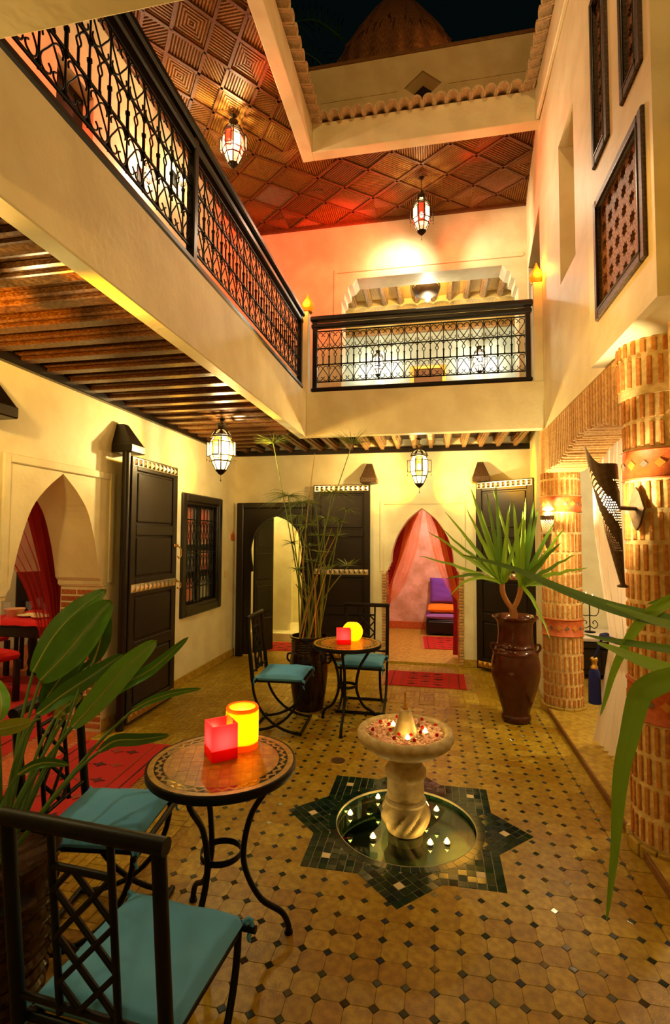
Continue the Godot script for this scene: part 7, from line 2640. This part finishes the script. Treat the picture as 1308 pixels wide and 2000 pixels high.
	for sd in [-1.0, 1.0]:
		ci.tube(cr([V(0, 0.06, 0), V(sd * 0.05, 0.03, 0), V(sd * 0.085, 0.07, 0), V(sd * 0.06, 0.12, 0), V(sd * 0.03, 0.10, 0), V(sd * 0.045, 0.08, 0)], 4), 0.005, 5)
		ci.tube(cr([V(0, 0.18, 0), V(sd * 0.07, 0.18, 0), V(sd * 0.10, 0.25, 0), V(sd * 0.06, 0.33, 0), V(sd * 0.035, 0.36, 0)], 4), 0.005, 5)
		ci.xf = Transform3D(Basis(), V(sd * 0.035, 0.36 + (0.03 if sd < 0 else 0.0), 0))
		ci.lathe([Vector2(0, 0), Vector2(0.018, 0.002), Vector2(0.022, 0.012), Vector2(0.0, 0.006)], 12, 0.3)
		ci.xf = Transform3D()
	obj("stand", ci, M.iron, cs)
	for sd in [-1.0, 1.0]:
		var cg := Geo.new()
		cg.tube([V(sd * 0.035, 0.365 + (0.03 if sd < 0 else 0.0), 0), V(sd * 0.035, 0.395 + (0.03 if sd < 0 else 0.0), 0)], 0.012, 8)
		var cd := obj("candle", cg, M.red_wax, cs)
		var fl := Geo.new()
		fl.xf = Transform3D(Basis(), V(sd * 0.035, 0.40 + (0.03 if sd < 0 else 0.0), 0))
		fl.lathe([Vector2(0, 0), Vector2(0.005, 0.008), Vector2(0, 0.025)], 8, -1.0)
		obj("flame", fl, M.flame, cd)

func outside() -> void:
	# straw sunshade and palm on the roof terrace
	var o := thing("straw_sunshade", "thatched straw sunshade rising above the roof parapet into the night sky", "sunshade", V(-0.47, 6.22, -6.55))
	var g := Geo.new()
	g.lathe(cr([Vector2(0.86, 0.3), Vector2(0.84, 1.2), Vector2(0.78, 1.58), Vector2(0.60, 1.95), Vector2(0.32, 2.38), Vector2(0.15, 2.53), Vector2(0.0, 2.56)], 5), 48, 0.3, 0.0, TAU, func(r, y, a): return r * (1.0 + 0.02 * sin(a * 24.0 + y * 3.0)))
	obj("thatch", g, M.thatch, o)
	var st := Geo.new()
	for k in 420:
		var a := rng.randf() * TAU
		var u := rng.randf()
		var r := lerpf(0.10, 0.74, pow(u, 0.8))
		var y := 2.54 - 0.90 * pow(u, 1.05)
		var d := V(cos(a), 0, sin(a))
		st.tube([d * r * 1.0 + V(0, y, 0), d * (r + 0.15) + V(rng.randf_range(-0.03, 0.03), y - 0.24, rng.randf_range(-0.03, 0.03))], 0.006, 3, false)
	obj("straw", st, M.thatch, o)
	var p := Geo.new()
	p.tube([V(0, 0, 0), V(0, 2.4, 0)], 0.04, 8)
	obj("pole", p, M.dark_wood, o)
	ceiling_lamp("small round lamp of the roof terrace behind the parapet", V(1.0, 6.75, -5.85), Color(1.0, 0.72, 0.40), 1.6)
	ceiling_lamp("round lamp at the edge of the roof terrace above the viewer, out of sight", V(0.0, 7.0, -0.5), Color(1.0, 0.80, 0.48), 5.0)
	var pm := thing("palm_tree", "dark palm fronds showing faintly against the night sky at the top", "palm", V(-2.6, 6.22, -7.0))
	var tr := Geo.new()
	tr.tube([V(0, 0, 0), V(0.02, 1.3, 0), V(0.05, 2.5, 0.05)], 0.09, 10)
	obj("trunk", tr, M.bark, pm)
	for k in 9:
		var a := TAU * k / 9.0 + 0.2
		var d := V(cos(a), 0, sin(a))
		var sp := cr([V(0.05, 2.5, 0.05), V(0.05, 2.9, 0.05) + d * 0.4, V(0.05, 2.85, 0.05) + d * 0.9, V(0.05, 2.45, 0.05) + d * 1.3], 5)
		var f := Geo.new()
		f.tube(sp, 0.012, 5)
		for i in range(2, sp.size()):
			for s in [-1.0, 1.0]:
				var side = d.cross(Vector3.UP) * s
				strap(f, [sp[i], sp[i] + side * 0.16 + d * 0.10, sp[i] + side * 0.30 + d * 0.20 - V(0, 0.10, 0)], 0.016, 0.2)
		obj("frond", f, M.leaf[2], pm)
	# upper gallery fittings behind the left railing
	var d1 := thing("door_6", "dark door of the upper gallery behind the left railing", "", V(WL - 0.10, 3.2, -3.2), PI / 2, "", "structure")
	var dg := Geo.new()
	dg.span(V(0, 0, -0.03), V(0.42, 2.1, 0.0), 0.004)
	for k in 3:
		dg.span(V(0.06, 0.12 + k * 0.66, -0.001), V(0.36, 0.68 + k * 0.66, 0.016), 0.01)
	obj("leaf", dg, M.dark_wood, d1)
